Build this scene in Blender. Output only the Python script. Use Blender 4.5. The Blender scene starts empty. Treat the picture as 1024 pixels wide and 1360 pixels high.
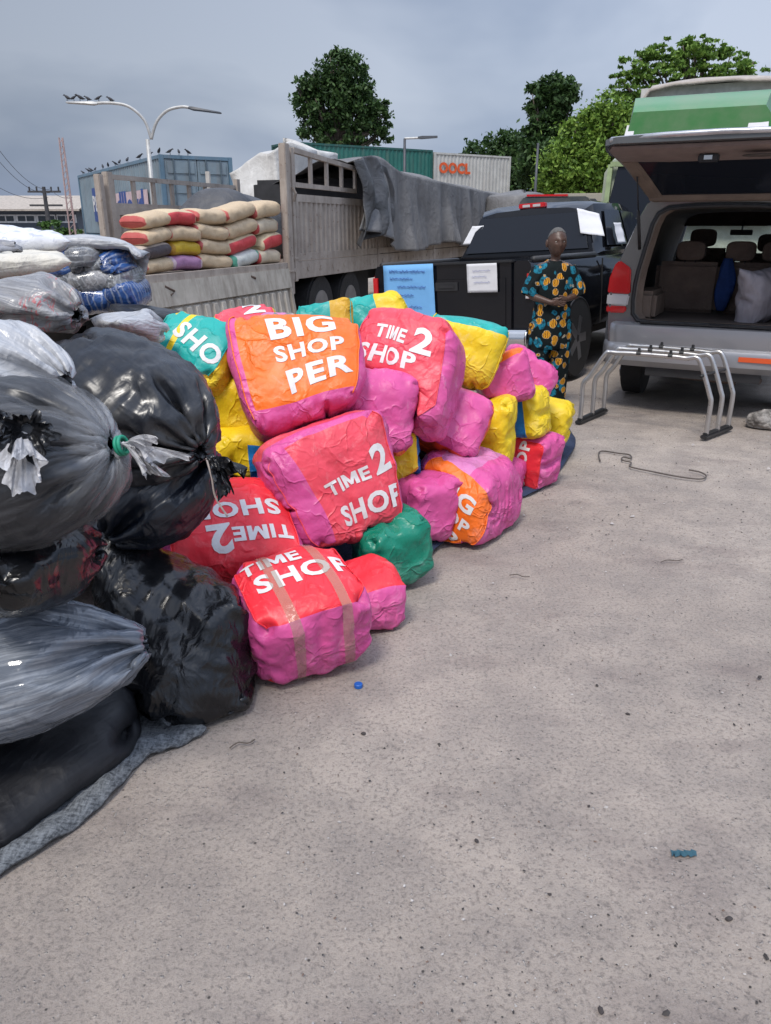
import bpy, bmesh, math, random, time
import numpy as np
from mathutils import Vector, Matrix, Euler, noise
T00 = time.time()
random.seed(7)
R = math.radians
PI = math.pi
S = bpy.context.scene
C = S.collection
# ---------------------------------------------------------------- camera
PITCH = 20.3
HC = 1.7
cd = bpy.data.cameras.new('camera'); cam = bpy.data.objects.new('camera', cd); C.objects.link(cam)
cd.sensor_fit = 'VERTICAL'; cd.sensor_height = 36; cd.lens = 36*1027/1360
cd.clip_start = .05; cd.clip_end = 3000
cam.location = (0, 0, HC); cam.rotation_euler = (R(90-PITCH), 0, 0)
S.camera = cam
# ---------------------------------------------------------------- sky and sun
SUN_EL, SUN_AZ = 58, 200          # azimuth measured clockwise from +Y
w = bpy.data.worlds.new('World'); S.world = w; w.use_nodes = True
nt = w.node_tree; nt.nodes.clear()
def wn(t, **k):
    n = nt.nodes.new(t)
    for a, b in k.items(): setattr(n, a, b)
    return n
out = wn('ShaderNodeOutputWorld'); bg = wn('ShaderNodeBackground'); bg.inputs[1].default_value = .1
sky = wn('ShaderNodeTexSky', sky_type='NISHITA', sun_disc=False); sky.sun_elevation = R(SUN_EL); sky.sun_rotation = R(SUN_AZ)
sky.air_density = 1.5; sky.dust_density = 4
tc = wn('ShaderNodeTexCoord'); sep = wn('ShaderNodeSeparateXYZ'); nt.links.new(tc.outputs['Generated'], sep.inputs[0])
# overcast cloud deck: brighter towards the zenith, soft grey-blue banks
mp = wn('ShaderNodeMapping'); mp.inputs['Scale'].default_value = (1.1, 1.1, 2.6); nt.links.new(tc.outputs['Generated'], mp.inputs[0])
nz = wn('ShaderNodeTexNoise'); nz.inputs['Scale'].default_value = 1.7; nz.inputs['Detail'].default_value = 5; nz.inputs['Roughness'].default_value = .48; nz.inputs['Distortion'].default_value = .25
nt.links.new(mp.outputs[0], nz.inputs[0])
cr = wn('ShaderNodeValToRGB'); e = cr.color_ramp.elements
e[0].position = .41; e[0].color = (1.5, 1.92, 2.85, 1); e[1].position = .61; e[1].color = (3.25, 3.65, 4.5, 1)
nt.links.new(nz.outputs[0], cr.inputs[0])
gr = wn('ShaderNodeValToRGB'); e = gr.color_ramp.elements
e[0].position = .0; e[0].color = (1.42, 1.40, 1.34, 1); e[1].position = 1; e[1].color = (3.2, 3.1, 3.0, 1)
for p_, c_ in ((.06, (1.18, 1.17, 1.13)), (.13, (.93, .93, .93)), (.25, (.88, .88, .89)), (.5, (2.0, 1.97, 1.92))):
    q = gr.color_ramp.elements.new(p_); q.color = (*c_, 1)
nt.links.new(sep.outputs[2], gr.inputs[0])
mu = wn('ShaderNodeMix', data_type='RGBA', blend_type='MULTIPLY'); mu.inputs[0].default_value = 1
nt.links.new(cr.outputs[0], mu.inputs[6]); nt.links.new(gr.outputs[0], mu.inputs[7])
# left to right: the bank on the left is darker
mr = wn('ShaderNodeMapRange'); mr.inputs[1].default_value = -.5; mr.inputs[2].default_value = .25; mr.inputs[3].default_value = .62; mr.inputs[4].default_value = 1.0
nt.links.new(sep.outputs[0], mr.inputs[0])
m2 = wn('ShaderNodeVectorMath', operation='SCALE'); nt.links.new(mu.outputs[2], m2.inputs[0]); nt.links.new(mr.outputs[0], m2.inputs[3])
mx = wn('ShaderNodeMix', data_type='RGBA'); mx.inputs[0].default_value = .9
nt.links.new(sky.outputs[0], mx.inputs[6]); nt.links.new(m2.outputs[0], mx.inputs[7])
nt.links.new(mx.outputs[2], bg.inputs[0]); nt.links.new(bg.outputs[0], out.inputs[0])
sl = bpy.data.lights.new('sun', 'SUN'); sun = bpy.data.objects.new('sun', sl); C.objects.link(sun)
sl.energy = 1.5; sl.angle = R(14); sl.color = (1, .95, .88)
d = Vector((math.sin(R(SUN_AZ))*math.cos(R(SUN_EL)), math.cos(R(SUN_AZ))*math.cos(R(SUN_EL)), math.sin(R(SUN_EL))))
sun.rotation_euler = d.to_track_quat('Z', 'Y').to_euler(); sun.location = (0, 0, 30)
S.view_settings.view_transform = 'Standard'; S.view_settings.look = 'None'; S.view_settings.gamma = 1; S.view_settings.exposure = 0.92
S.render.engine = 'CYCLES'; S.cycles.max_bounces = 8; S.cycles.transparent_max_bounces = 12
S.cycles.use_denoising = True

# ---------------------------------------------------------------- helpers
def ray(px, py):
    f = 1027; cx = (px-512)/f; cy = (680-py)/f; p = R(PITCH)
    return cx, math.cos(p)+math.sin(p)*cy, -math.sin(p)+math.cos(p)*cy
def gnd(px, py, z=0):
    x, y, zz = ray(px, py); t = (z-HC)/zz; return Vector((x*t, y*t, z))
def at(px, py, Y):
    x, y, z = ray(px, py); t = Y/y; return Vector((x*t, Y, HC+z*t))
def tag(o, label=None, cat=None, group=None, kind=None):
    if label: o['label'] = label
    if cat: o['category'] = cat
    if group: o['group'] = group
    if kind: o['kind'] = kind
    return o
def empty(name, loc=(0, 0, 0), rz=0, label=None, cat=None, group=None):
    o = bpy.data.objects.new(name, None); C.objects.link(o); o.location = loc; o.rotation_euler = (0, 0, rz); o.empty_display_size = .1
    return tag(o, label, cat, group)
def link(name, me, mats, parent=None, smooth=False):
    o = bpy.data.objects.new(name, me); C.objects.link(o)
    for m in (mats if isinstance(mats, (list, tuple)) else [mats]): me.materials.append(m)
    if smooth:
        me.polygons.foreach_set('use_smooth', [True]*len(me.polygons))
    if parent: o.parent = parent
    return o
def copy_tree(o, parent=None):
    c = o.copy(); C.objects.link(c); c.parent = parent
    for ch in list(o.children): copy_tree(ch, c)
    return c
class MB:
    """collects shapes in one mesh"""
    def __init__(s): s.v = []; s.f = []; s.m = []; s.mi = 0
    def add(s, V, F, M=None):
        n = len(s.v)
        s.v += [tuple(M @ Vector(v)) if M else tuple(v) for v in V]; s.f += [tuple(i+n for i in f) for f in F]; s.m += [s.mi]*len(F)
        return s
    def box(s, x0, x1, y0, y1, z0, z1, M=None):
        V = [(x, y, z) for z in (z0, z1) for y in (y0, y1) for x in (x0, x1)]
        return s.add(V, [(0, 2, 3, 1), (4, 5, 7, 6), (0, 1, 5, 4), (2, 6, 7, 3), (0, 4, 6, 2), (1, 3, 7, 5)], M)
    def tube(s, pts, r, n=8, cap=True, M=None, closed=False):
        P = [Vector(p) for p in pts]; V = []; F = []; m = len(P)
        rr = r if isinstance(r, (list, tuple)) else [r]*m
        up = None
        for i, p in enumerate(P):
            a = P[(i-1) % m] if (i or closed) else P[0]; b = P[(i+1) % m] if (i < m-1 or closed) else P[-1]
            t = (b-a).normalized()
            if up is None: up = t.orthogonal().normalized()
            up = (up-t*up.dot(t)); up = up.normalized() if up.length > 1e-6 else t.orthogonal().normalized()
            sd = t.cross(up)
            for k in range(n):
                q = 2*PI*k/n; V.append(p+(up*math.cos(q)+sd*math.sin(q))*rr[i])
        for i in range(m if closed else m-1):
            for k in range(n):
                a = i*n+k; b = i*n+(k+1) % n; j = (i+1) % m; F.append((a, b, j*n+(k+1) % n, j*n+k))
        if cap and not closed:
            F.append(tuple(range(n))[::-1]); F.append(tuple(range((m-1)*n, m*n)))
        return s.add(V, F, M)
    def cyl(s, a, b, r, n=16, r2=None, M=None):
        return s.tube([a, b], [r, r if r2 is None else r2], n, True, M)
    def loft(s, rings, cap=True, M=None, closed=True):
        n = len(rings[0]); V = [v for r in rings for v in r]; F = []
        for i in range(len(rings)-1):
            for k in range(n if closed else n-1):
                a = i*n+k; b = i*n+(k+1) % n; F.append((a, b, b+n, a+n))
        if cap: F.append(tuple(range(n))[::-1]); F.append(tuple(range(len(V)-n, len(V))))
        return s.add(V, F, M)
    def mesh(s, name='m', clean=True, bevel=0, seg=2):
        me = bpy.data.meshes.new(name); me.from_pydata(s.v, [], s.f)
        me.polygons.foreach_set('material_index', s.m)
        bm = bmesh.new(); bm.from_mesh(me)
        if clean: bmesh.ops.recalc_face_normals(bm, faces=bm.faces)
        if bevel:
            bmesh.ops.bevel(bm, geom=[e for e in bm.edges if len(e.link_faces) == 2 and e.calc_face_angle(0) > .5], offset=bevel, segments=seg, affect='EDGES', clamp_overlap=True)
        bm.to_mesh(me); bm.free(); return me
    def build(s, name, mats, parent=None, smooth=False, bevel=0, auto=False):
        o = link(name, s.mesh(name, bevel=bevel), mats, parent, smooth or auto)
        if auto or bevel:
            for p in o.data.polygons: p.use_smooth = True
            o.data.set_sharp_from_angle(angle=R(40))
        return o
def catmull(P, k=8, closed=False):
    P = [Vector(p) for p in P]; n = len(P); out_ = []
    for i in range(n if closed else n-1):
        if closed: a, b, c, d_ = P[i-1], P[i], P[(i+1) % n], P[(i+2) % n]
        else: a, b, c, d_ = P[max(i-1, 0)], P[i], P[i+1], P[min(i+2, n-1)]
        for j in range(k):
            t = j/k; out_.append(.5*((2*b)+(c-a)*t+(2*a-5*b+4*c-d_)*t*t+(3*b-a-3*c+d_)*t**3))
    if not closed: out_.append(P[-1])
    return out_

# ---------------------------------------------------------------- materials
class NT:
    def __init__(s, name):
        s.m = bpy.data.materials.new(name); s.m.use_nodes = True; s.t = s.m.node_tree; s.b = s.t.nodes['Principled BSDF']; s.o = s.t.nodes['Material Output']
    def n(s, t, ins={}, **k):
        x = s.t.nodes.new(t)
        for a, b in k.items(): setattr(x, a, b)
        for a, b in ins.items():
            if isinstance(b, bpy.types.NodeSocket): s.t.links.new(b, x.inputs[a])
            else: x.inputs[a].default_value = b
        return x
    def l(s, a, b): s.t.links.new(a, b)
    def ramp(s, fac, stops):
        r = s.n('ShaderNodeValToRGB', {0: fac}); e = r.color_ramp.elements
        def c4(c): return (*c, 1) if isinstance(c, (tuple, list)) else (c, c, c, 1)
        e[0].position, e[0].color = stops[0][0], c4(stops[0][1]); e[1].position, e[1].color = stops[-1][0], c4(stops[-1][1])
        for p_, c_ in stops[1:-1]:
            q = e.new(p_); q.color = c4(c_)
        return r.outputs[0]
    def noise(s, sc, det=4, ro=.5, co='Object', st=None, dist=0, typ=None):
        v = s.n('ShaderNodeTexCoord').outputs[co] if isinstance(co, str) else co
        if st: v = s.n('ShaderNodeMapping', {0: v, 'Scale': st}).outputs[0]
        return s.n('ShaderNodeTexNoise', {'Vector': v, 'Scale': sc, 'Detail': det, 'Roughness': ro, 'Distortion': dist}).outputs[0]
    def mix(s, f, a, b, bt='MIX'):
        x = s.n('ShaderNodeMix', {0: f}, data_type='RGBA', blend_type=bt)
        for i, c in ((6, a), (7, b)):
            if isinstance(c, bpy.types.NodeSocket): s.l(c, x.inputs[i])
            else: x.inputs[i].default_value = (*c, 1) if len(c) == 3 else c
        return x.outputs[2]
    def math(s, op, a, b=0.0, clamp=False):
        x = s.n('ShaderNodeMath', {0: a, 1: b}, operation=op, use_clamp=clamp); return x.outputs[0]
    def bump(s, h, d_=.01, st=1.0, nrm=None):
        i = {'Height': h, 'Distance': d_, 'Strength': st}
        if nrm: i['Normal'] = nrm
        x = s.n('ShaderNodeBump', i); s.l(x.outputs[0], s.b.inputs['Normal']); return x.outputs[0]
    def set(s, **k):
        nm = {'col': 'Base Color', 'ro': 'Roughness', 'me': 'Metallic', 'sp': 'Specular IOR Level', 'coat': 'Coat Weight', 'cr': 'Coat Roughness', 'tr': 'Transmission Weight', 'al': 'Alpha', 'sheen': 'Sheen Weight', 'em': 'Emission Color', 'es': 'Emission Strength', 'ior': 'IOR'}
        for a, b in k.items():
            i = s.b.inputs[nm[a]]
            if isinstance(b, bpy.types.NodeSocket): s.l(b, i)
            elif isinstance(b, (tuple, list)): i.default_value = (*b, 1) if len(b) == 3 else b
            else: i.default_value = b
        return s
def plain(name, col, ro=.6, me=0, var=.25, sc=6, bump=.0, bsc=40, **k):
    t = NT(name); n1 = t.noise(sc, 6, .6)
    c2 = tuple(max(0, c*(1-var)) for c in col); c1 = tuple(min(1, c*(1+var*.6)) for c in col)
    t.set(col=t.mix(t.ramp(n1, ((.3, 0.), (.7, 1.))), c2, c1), ro=ro, me=me, **k)
    if bump: t.bump(t.noise(bsc, 4, .6), bump)
    return t.m
# ---------------------------------------------------------------- cloth solver (position based, numpy)
GROUND_Z = .012
class Sheet:
    """closed cloth surface: rest positions give the rest lengths, quads in index form"""
    def __init__(s, n): s.n = n
def color_edges(E, n):
    used = [0]*n; cols = []
    for k, (a, b) in enumerate(E):
        m = used[a] | used[b]; c = 0
        while m >> c & 1: c += 1
        used[a] |= 1 << c; used[b] |= 1 << c
        if c == len(cols): cols.append([])
        cols[c].append(k)
    return [np.array(c) for c in cols]
_cc = {}
def solve(X, Q, E, L, key, steps=220, vol=1.0, press=60., grav=3., pins=None, pinpos=None, colliders=(), bend=None, floor=GROUND_Z, anchor=True, shear=.5, rng=None, keep=.35, limit=None):
    n = len(X); E = np.asarray(E)
    if key not in _cc: _cc[key] = color_edges(E.tolist(), n)
    cols = _cc[key]
    sets = [(E[c, 0], E[c, 1], L[c]) for c in cols]
    st = [np.where(bend[c] == 0, 1., np.where(bend[c] == 1, shear, .11))*.5 for c in cols]
    T = np.vstack([Q[:, [0, 1, 2]], Q[:, [0, 2, 3]]])
    dt = 1/120.; V = np.zeros_like(X); c0 = X.mean(0).copy()
    def volume(X):
        a, b, c = X[T[:, 0]]-c0, X[T[:, 1]]-c0, X[T[:, 2]]-c0
        N = np.cross(b-a, c-a); return (a*np.cross(b, c)).sum()/6, N
    for it in range(steps):
        v, N = volume(X)
        P = press*4*min(max(vol/max(abs(v), 1e-6)-.985, -.03), .35)
        F = np.zeros_like(X)
        for k in range(3):
            for j in range(3): F[:, j] += np.bincount(T[:, k], N[:, j], n)
        area = np.sqrt((N**2).sum(1)).sum()/2/n
        A = F/(6*area)*P; A[:, 2] -= grav
        V = (V+A*dt)*.965
        Xp = X+V*dt
        for rep in range(3):
            for (a, b, l), q in zip(sets, st):
                d_ = Xp[a]-Xp[b]; ln = np.sqrt((d_**2).sum(1))+1e-9
                c = ((ln-l)/ln*q)[:, None]*d_
                Xp[a] -= c; Xp[b] += c
        if anchor: Xp[:, :2] += ((c0-Xp.mean(0))*keep)[:2]; Xp[:, 2] += (c0-Xp.mean(0))[2]*keep
        for (Mi, Mf, hd, ex) in colliders:
            lo = Xp@Mi[:3, :3].T+Mi[:3, 3]
            g = ((np.abs(lo)/hd)**ex).sum(1)**(1/ex)
            k = g < 1
            if k.any():
                nl = lo[k]/np.maximum(g[k], .35)[:, None]; tgt = nl@Mf[:3, :3].T+Mf[:3, 3]
                Xp[k] += (tgt-Xp[k])*.3
        if limit is not None:
            Mi, Mf, hd, ex = limit; lo = Xp@Mi[:3, :3].T+Mi[:3, 3]; g = ((np.abs(lo)/hd)**ex).sum(1)**(1/ex); k = g > 1
            if k.any(): Xp[k] += ((lo[k]/g[k][:, None])@Mf[:3, :3].T+Mf[:3, 3]-Xp[k])*.35
        Xp[:, 2] = np.where(Xp[:, 2] < floor, floor, Xp[:, 2])
        if pins is not None: Xp[pins] = pinpos
        V = np.clip((Xp-X)/dt, -6, 6); X = Xp
    return X
def grid_box(W, D, H, cell):
    nx, ny, nz = [max(4, round(a/cell)) for a in (W, D, H)]
    idx = {}; P = []; Q = []; E = {}; faces = {}; K = {}
    def vid(i, j, k):
        q = (i, j, k)
        if q not in idx: idx[q] = len(P); P.append(((i/nx-.5)*W, (j/ny-.5)*D, (k/nz-.5)*H))
        return idx[q]
    def face(name, nu, nv, fn):
        g = [[vid(*fn(u, v)) for v in range(nv+1)] for u in range(nu+1)]; faces[name] = np.array(g)
        for u in range(nu):
            for v in range(nv):
                Q.append((g[u][v], g[u+1][v], g[u+1][v+1], g[u][v+1])); K.setdefault(name, []).append(len(Q)-1)
                for a, b, t in ((g[u][v], g[u+1][v], 0), (g[u][v+1], g[u+1][v+1], 0), (g[u][v], g[u][v+1], 0), (g[u+1][v], g[u+1][v+1], 0), (g[u][v], g[u+1][v+1], 1), (g[u+1][v], g[u][v+1], 1)):
                    E[(min(a, b), max(a, b))] = t
                if u+2 <= nu: E.setdefault((min(g[u][v], g[u+2][v]), max(g[u][v], g[u+2][v])), 2)
                if v+2 <= nv: E.setdefault((min(g[u][v], g[u][v+2]), max(g[u][v], g[u][v+2])), 2)
    face('front', nx, nz, lambda u, v: (u, 0, v)); face('back', nx, nz, lambda u, v: (nx-u, ny, v))
    face('right', ny, nz, lambda u, v: (nx, u, v)); face('left', ny, nz, lambda u, v: (0, ny-u, v))
    face('top', nx, ny, lambda u, v: (u, v, nz)); face('bottom', nx, ny, lambda u, v: (u, ny-v, 0))
    P = np.array(P); Q = np.array(Q); ek = sorted(E); Ea = np.array(ek); bt = np.array([E[k] for k in ek])
    L = np.sqrt(((P[Ea[:, 0]]-P[Ea[:, 1]])**2).sum(1))
    return P, Q, Ea, bt, L, faces, K, (nx, ny, nz)
def mat4(loc, rot):
    return Matrix.Translation(Vector(loc)) @ Euler([R(a) for a in rot], 'XYZ').to_matrix().to_4x4()
def fnoise(X, sc, seed):
    """cheap smooth noise for arrays: sum of random sines"""
    rg = np.random.default_rng(seed); o = np.zeros(len(X))
    for k in range(7):
        d_ = rg.normal(size=3)*sc; o += np.sin(X@d_*2*PI+rg.uniform(0, 6.3))
    return o/7
COLL = []      # what already lies in the heap
def near(c, r):
    out_ = []
    for (cc, cr, dat) in COLL:
        if (Vector(cc)-Vector(c)).length < cr+r: out_.append(dat)
    return out_
def register(M, hd, ex=3.5):
    Mi = np.array(M.inverted()); Mf = np.array(M)
    COLL.append((tuple(M.translation), max(hd)*1.3, (Mi, Mf, np.array(hd), ex)))
def to_mesh(name, X, Q, origin, mi=None, uv=None):
    me = bpy.data.meshes.new(name)
    V = X-np.array(origin)
    me.from_pydata(V.tolist(), [], Q.tolist())
    if mi is not None: me.polygons.foreach_set('material_index', np.asarray(mi, dtype=np.int32))
    if uv is not None:
        l = me.uv_layers.new(name='UVMap'); l.data.foreach_set('uv', np.asarray(uv, dtype=np.float32).ravel())
    me.polygons.foreach_set('use_smooth', [True]*len(me.polygons)); me.update()
    return me
def normals(X, Q):
    N = np.cross(X[Q[:, 2]]-X[Q[:, 0]], X[Q[:, 3]]-X[Q[:, 1]]); A = np.zeros_like(X)
    for k in range(4):
        for j in range(3): A[:, j] += np.bincount(Q[:, k], N[:, j], len(X))
    return A/(np.sqrt((A**2).sum(1))[:, None]+1e-12)
_gl = {}
def glyph(ch):
    """fat hand cut capital, height 1, from x = 0: (points, faces, width)"""
    if ch not in _gl:
        if ch == 'M':
            P = [(0, 0), (.25, 0), (.25, .50), (.43, .08), (.60, .08), (.78, .50), (.78, 0), (1.03, 0), (1.03, 1), (.76, 1), (.515, .42), (.27, 1), (0, 1)]
            me = bpy.data.meshes.new('g'); me.from_pydata([(x, y, 0) for x, y in P], [], [(0, 1, 2, 11, 12), (2, 3, 10, 11), (3, 4, 10), (4, 5, 9, 10), (5, 6, 7, 8, 9)])
        else:
            cu = bpy.data.curves.new('t', 'FONT'); cu.body = ch; cu.size = 1.3; cu.offset = .047; cu.resolution_u = 3
            ob = bpy.data.objects.new('t', cu); C.objects.link(ob); bpy.context.view_layer.update()
            me = bpy.data.meshes.new_from_object(ob.evaluated_get(bpy.context.evaluated_depsgraph_get())); bpy.data.objects.remove(ob); bpy.data.curves.remove(cu)
        A = [v.co.copy() for v in me.vertices]; x0 = min(a.x for a in A); y0 = min(a.y for a in A); h_ = max(a.y for a in A)-y0
        _gl[ch] = ([((a.x-x0)/h_, (a.y-y0)/h_) for a in A], [tuple(p.vertices) for p in me.polygons], (max(a.x for a in A)-x0)/h_); bpy.data.meshes.remove(me)
    return _gl[ch]
def word_mesh(tx, sz):
    V = []; F = []; x = 0
    for k, ch in enumerate(tx):
        if ch == ' ': x += .4; continue
        P, Fc, w_ = glyph(ch); n = len(V); a = math.sin(k*2.7+len(tx))*.05; V += [(x+px, py+a*(px-w_/2)+.02*math.sin(k*4.1), 0) for px, py in P]; F += [tuple(i+n for i in f) for f in Fc]; x += w_+.13
    x -= .13; me = bpy.data.meshes.new('w'); me.from_pydata([((a-x/2)*sz, (b-.5)*sz, 0) for a, b, _ in V], [], F); return me
def relax(X, G, it, k):
    A = X[G]; B = A.copy()
    for _ in range(it):
        C_ = B.copy(); C_[1:-1, 1:-1] = (B[:-2, 1:-1]+B[2:, 1:-1]+B[1:-1, :-2]+B[1:-1, 2:]+B[1:-1, 1:-1])/5; B = C_
    X[G] = A*(1-k)+B*k
def smooth_n(N, G, it=6):
    N2 = N.copy(); A = N[G]
    for _ in range(it):
        B = A.copy(); B[1:-1, 1:-1] = (A[:-2, 1:-1]+A[2:, 1:-1]+A[1:-1, :-2]+A[1:-1, 2:]+A[1:-1, 1:-1])/5; A = B
    N2[G] = A/(np.sqrt((A**2).sum(-1))[..., None]+1e-9); return N2
def lettering(lines, G, X, Nn, WH, origin, mat, parent, name='lettering', off=.0032):
    """lines: (text, cx, cy, size, rot_deg, xscale) in metres on the panel, laid over the cloth grid G[u][v]"""
    nu, nv = G.shape[0]-1, G.shape[1]-1; W, H = WH; bm = bmesh.new()
    for (tx, cx, cy, sz, rot, xs) in lines:
        me = word_mesh(tx, sz)
        M = Matrix.Translation((cx, cy, 0)) @ Matrix.Rotation(R(rot), 4, 'Z') @ Matrix.Diagonal((xs, 1, 1, 1))
        me.transform(M); bm.from_mesh(me); bpy.data.meshes.remove(me)
    bmesh.ops.remove_doubles(bm, verts=bm.verts, dist=1e-5)
    for i in range(1, nu):
        bmesh.ops.bisect_plane(bm, geom=bm.verts[:]+bm.edges[:]+bm.faces[:], plane_co=((i/nu-.5)*W, 0, 0), plane_no=(1, 0, 0), dist=1e-6)
    for i in range(1, nv):
        bmesh.ops.bisect_plane(bm, geom=bm.verts[:]+bm.edges[:]+bm.faces[:], plane_co=(0, (i/nv-.5)*H, 0), plane_no=(0, 1, 0), dist=1e-6)
    dead = [v for v in bm.verts if abs(v.co.x) > W*.5 or abs(v.co.y) > H*.5]
    bmesh.ops.delete(bm, geom=dead, context='VERTS')
    bmesh.ops.triangulate(bm, faces=bm.faces)
    O = np.array(origin)
    for v in bm.verts:
        u = (v.co.x/W+.5)*nu; q = (v.co.y/H+.5)*nv; i = min(int(u), nu-1); j = min(int(q), nv-1); a = u-i; b = q-j
        ids = [G[i][j], G[i+1][j], G[i+1][j+1], G[i][j+1]]; wt = [(1-a)*(1-b), a*(1-b), a*b, (1-a)*b]
        p = sum(X[k]*w_ for k, w_ in zip(ids, wt)); nn = sum(Nn[k]*w_ for k, w_ in zip(ids, wt))
        v.co = Vector(p+nn*off-O)
    me = bpy.data.meshes.new(name); bm.to_mesh(me); bm.free()
    return link(name, me, mat, parent, True)
_n = [0]; ENDPT = [None]
def adj(label, loc, dims):
    a = ADJ.get(label)
    if not a: return Vector(loc), dims
    return Vector(loc)+Vector(a[:3]), tuple(q*a[3] for q in dims)
def tote(loc, rot, dims, mats, paint, label, cat='bag', group=None, texts=(), vol=1.04, cell=.017, name='shopping_bag', press=24, grav=5., slump=.0, lump=.012, steps=190, seed=None, tapes=None, handles=True, ex=4, textmat=None, tx=None, bands=()):
    """a stuffed woven bag: box cloth inflated against the ground and its neighbours"""
    _n[0] += 1; seed = seed or _n[0]*13
    loc, dims = adj(label, loc, dims); W, D, H = dims; P, Q, E, bt, L, faces, K, nn = grid_box(W, D, H, cell)
    rg = np.random.default_rng(seed)
    M = mat4(loc, rot); A = np.array(M)
    P0 = P*.99 + rg.normal(size=P.shape)*.0025
    P0 += (fnoise(P, 3.2, seed)[:, None])*P*.06
    X = P0@A[:3, :3].T+A[:3, 3]
    X[:, 2] = np.maximum(X[:, 2], GROUND_Z)
    LL = L*(1+rg.normal(size=len(L))*.004)
    on = (np.abs(np.abs(P)-np.array((W, D, H))/2) < 1e-6).sum(1) >= 2; sm = on[E[:, 0]] & on[E[:, 1]] & (bt == 0); LL[sm] *= .915      # stitched edges gather the cloth
    X = solve(X, Q, E, LL, (nn, 'box'), steps=steps, vol=vol*W*D*H*1.08, press=press, grav=grav, colliders=near(loc, max(dims)*.6), bend=bt, limit=(np.array(M.inverted()), A, np.array((W*.54, D*.60, H*.54)), 5.))
    N = normals(X, Q)
    X = X+N*(fnoise(X, 4.5, seed+1)*lump+fnoise(X, 11, seed+2)*lump*.25)[:, None]
    X[:, 2] = np.maximum(X[:, 2], GROUND_Z)
    # uneven filling: taper and skew in the bag's own frame
    Ml = np.array(M.inverted()); lo = X@Ml[:3, :3].T+Ml[:3, 3]; tx = rg.uniform(-.16, .16) if tx is None else tx; tz = rg.uniform(-.13, .13); kx = rg.uniform(-.14, .14); c_ = lo.copy()
    lo[:, 2] = c_[:, 2]*(1-tx*c_[:, 0]/W*1.6); lo[:, 0] = c_[:, 0]*(1+tz*c_[:, 2]/H*1.6)+kx*c_[:, 2]; lo[:, 1] = c_[:, 1]*(1+rg.uniform(-.15, .15)*c_[:, 2]/H*1.6)+rg.uniform(-.06, .06)*c_[:, 0]**2*4
    X = lo@A[:3, :3].T+A[:3, 3]; X[:, 2] = np.maximum(X[:, 2], GROUND_Z)
    for fn in set(t[0] for t in texts):      # a printed panel stays fairly flat
        relax(X, faces[fn], 24, .9)
    mi = np.zeros(len(Q), int)
    for fn, ids in K.items():
        g = faces[fn]; nu, nv = g.shape[0]-1, g.shape[1]-1
        for c_, k in enumerate(ids): mi[k] = paint(fn, (c_//nv+.5)/nu, (c_ % nv+.5)/nv)
    org = Vector(loc); org.z = float(X[:, 2].min())
    # uv in metres so that the weave keeps its size
    uvs = np.zeros((len(Q), 4, 2)); q0 = 0
    for fn, ids in K.items():
        g = faces[fn]; nu, nv = g.shape[0]-1, g.shape[1]-1; ln = {'front': (W, H), 'back': (W, H), 'left': (D, H), 'right': (D, H), 'top': (W, D), 'bottom': (W, D)}[fn]
        for c_, k in enumerate(ids):
            u, v = c_//nv, c_ % nv
            uvs[k] = [(u/nu*ln[0], v/nv*ln[1]), ((u+1)/nu*ln[0], v/nv*ln[1]), ((u+1)/nu*ln[0], (v+1)/nv*ln[1]), (u/nu*ln[0], (v+1)/nv*ln[1])]
    me = to_mesh(name, X, Q, org, mi, uvs)
    o = link(name, me, mats); o.location = org
    if label: tag(o, label, cat, group)
    N = normals(X, Q)
    for fn in set(t[0] for t in texts):
        nu_, nv_ = faces[fn].shape; ln = {'front': (W, H), 'back': (W, H), 'left': (D, H), 'right': (D, H), 'top': (W, D), 'bottom': (W, D)}[fn]
        lettering([t[1:] for t in texts if t[0] == fn], faces[fn], X, smooth_n(N, faces[fn]), ln, org, textmat or MAT['letter'], o)
    if texts:      # piped seams down the edges of the printed panel
        side = mats[0]
        for g, c_ in ((faces['front'], 0), (faces['front'], -1)):
            L_ = X[g[c_]]; nn_ = N[g[c_]]; L_ = L_+nn_*.003
            for _ in range(2): L_[1:-1] = (L_[:-2]+L_[1:-1]*2+L_[2:])/4
            mb = MB(); mb.tube([tuple(q-np.array(org)) for q in L_], .0034, 5); mb.build('seam', side, o, True)
    for (path, a0, a1) in bands:      # packing tape round the bag: a run of panels between two grid lines
        V = []; F = []
        for fn in path:
            g = faces[fn]; nu, nv = g.shape[0]-1, g.shape[1]-1; i0, i1 = int(a0*nu), max(int(a0*nu)+1, int(a1*nu))
            for j in range(nv+1):
                for i in range(i0, i1+1): k = g[i][j]; V.append(tuple(X[k]+N[k]*.004-np.array(org)))
            w_ = i1-i0+1; b0 = len(V)-w_*(nv+1)
            F += [(b0+j*w_+i, b0+j*w_+i+1, b0+(j+1)*w_+i+1, b0+(j+1)*w_+i) for j in range(nv) for i in range(w_-1)]
        mb = MB(); mb.add(V, F); mb.build('packing_tape', MAT['tape'], o, True)
    register(M, (W*.5, D*.5, H*.5), ex)
    o['_'] = 0; del o['_']
    return o, X, N, faces, M
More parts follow.
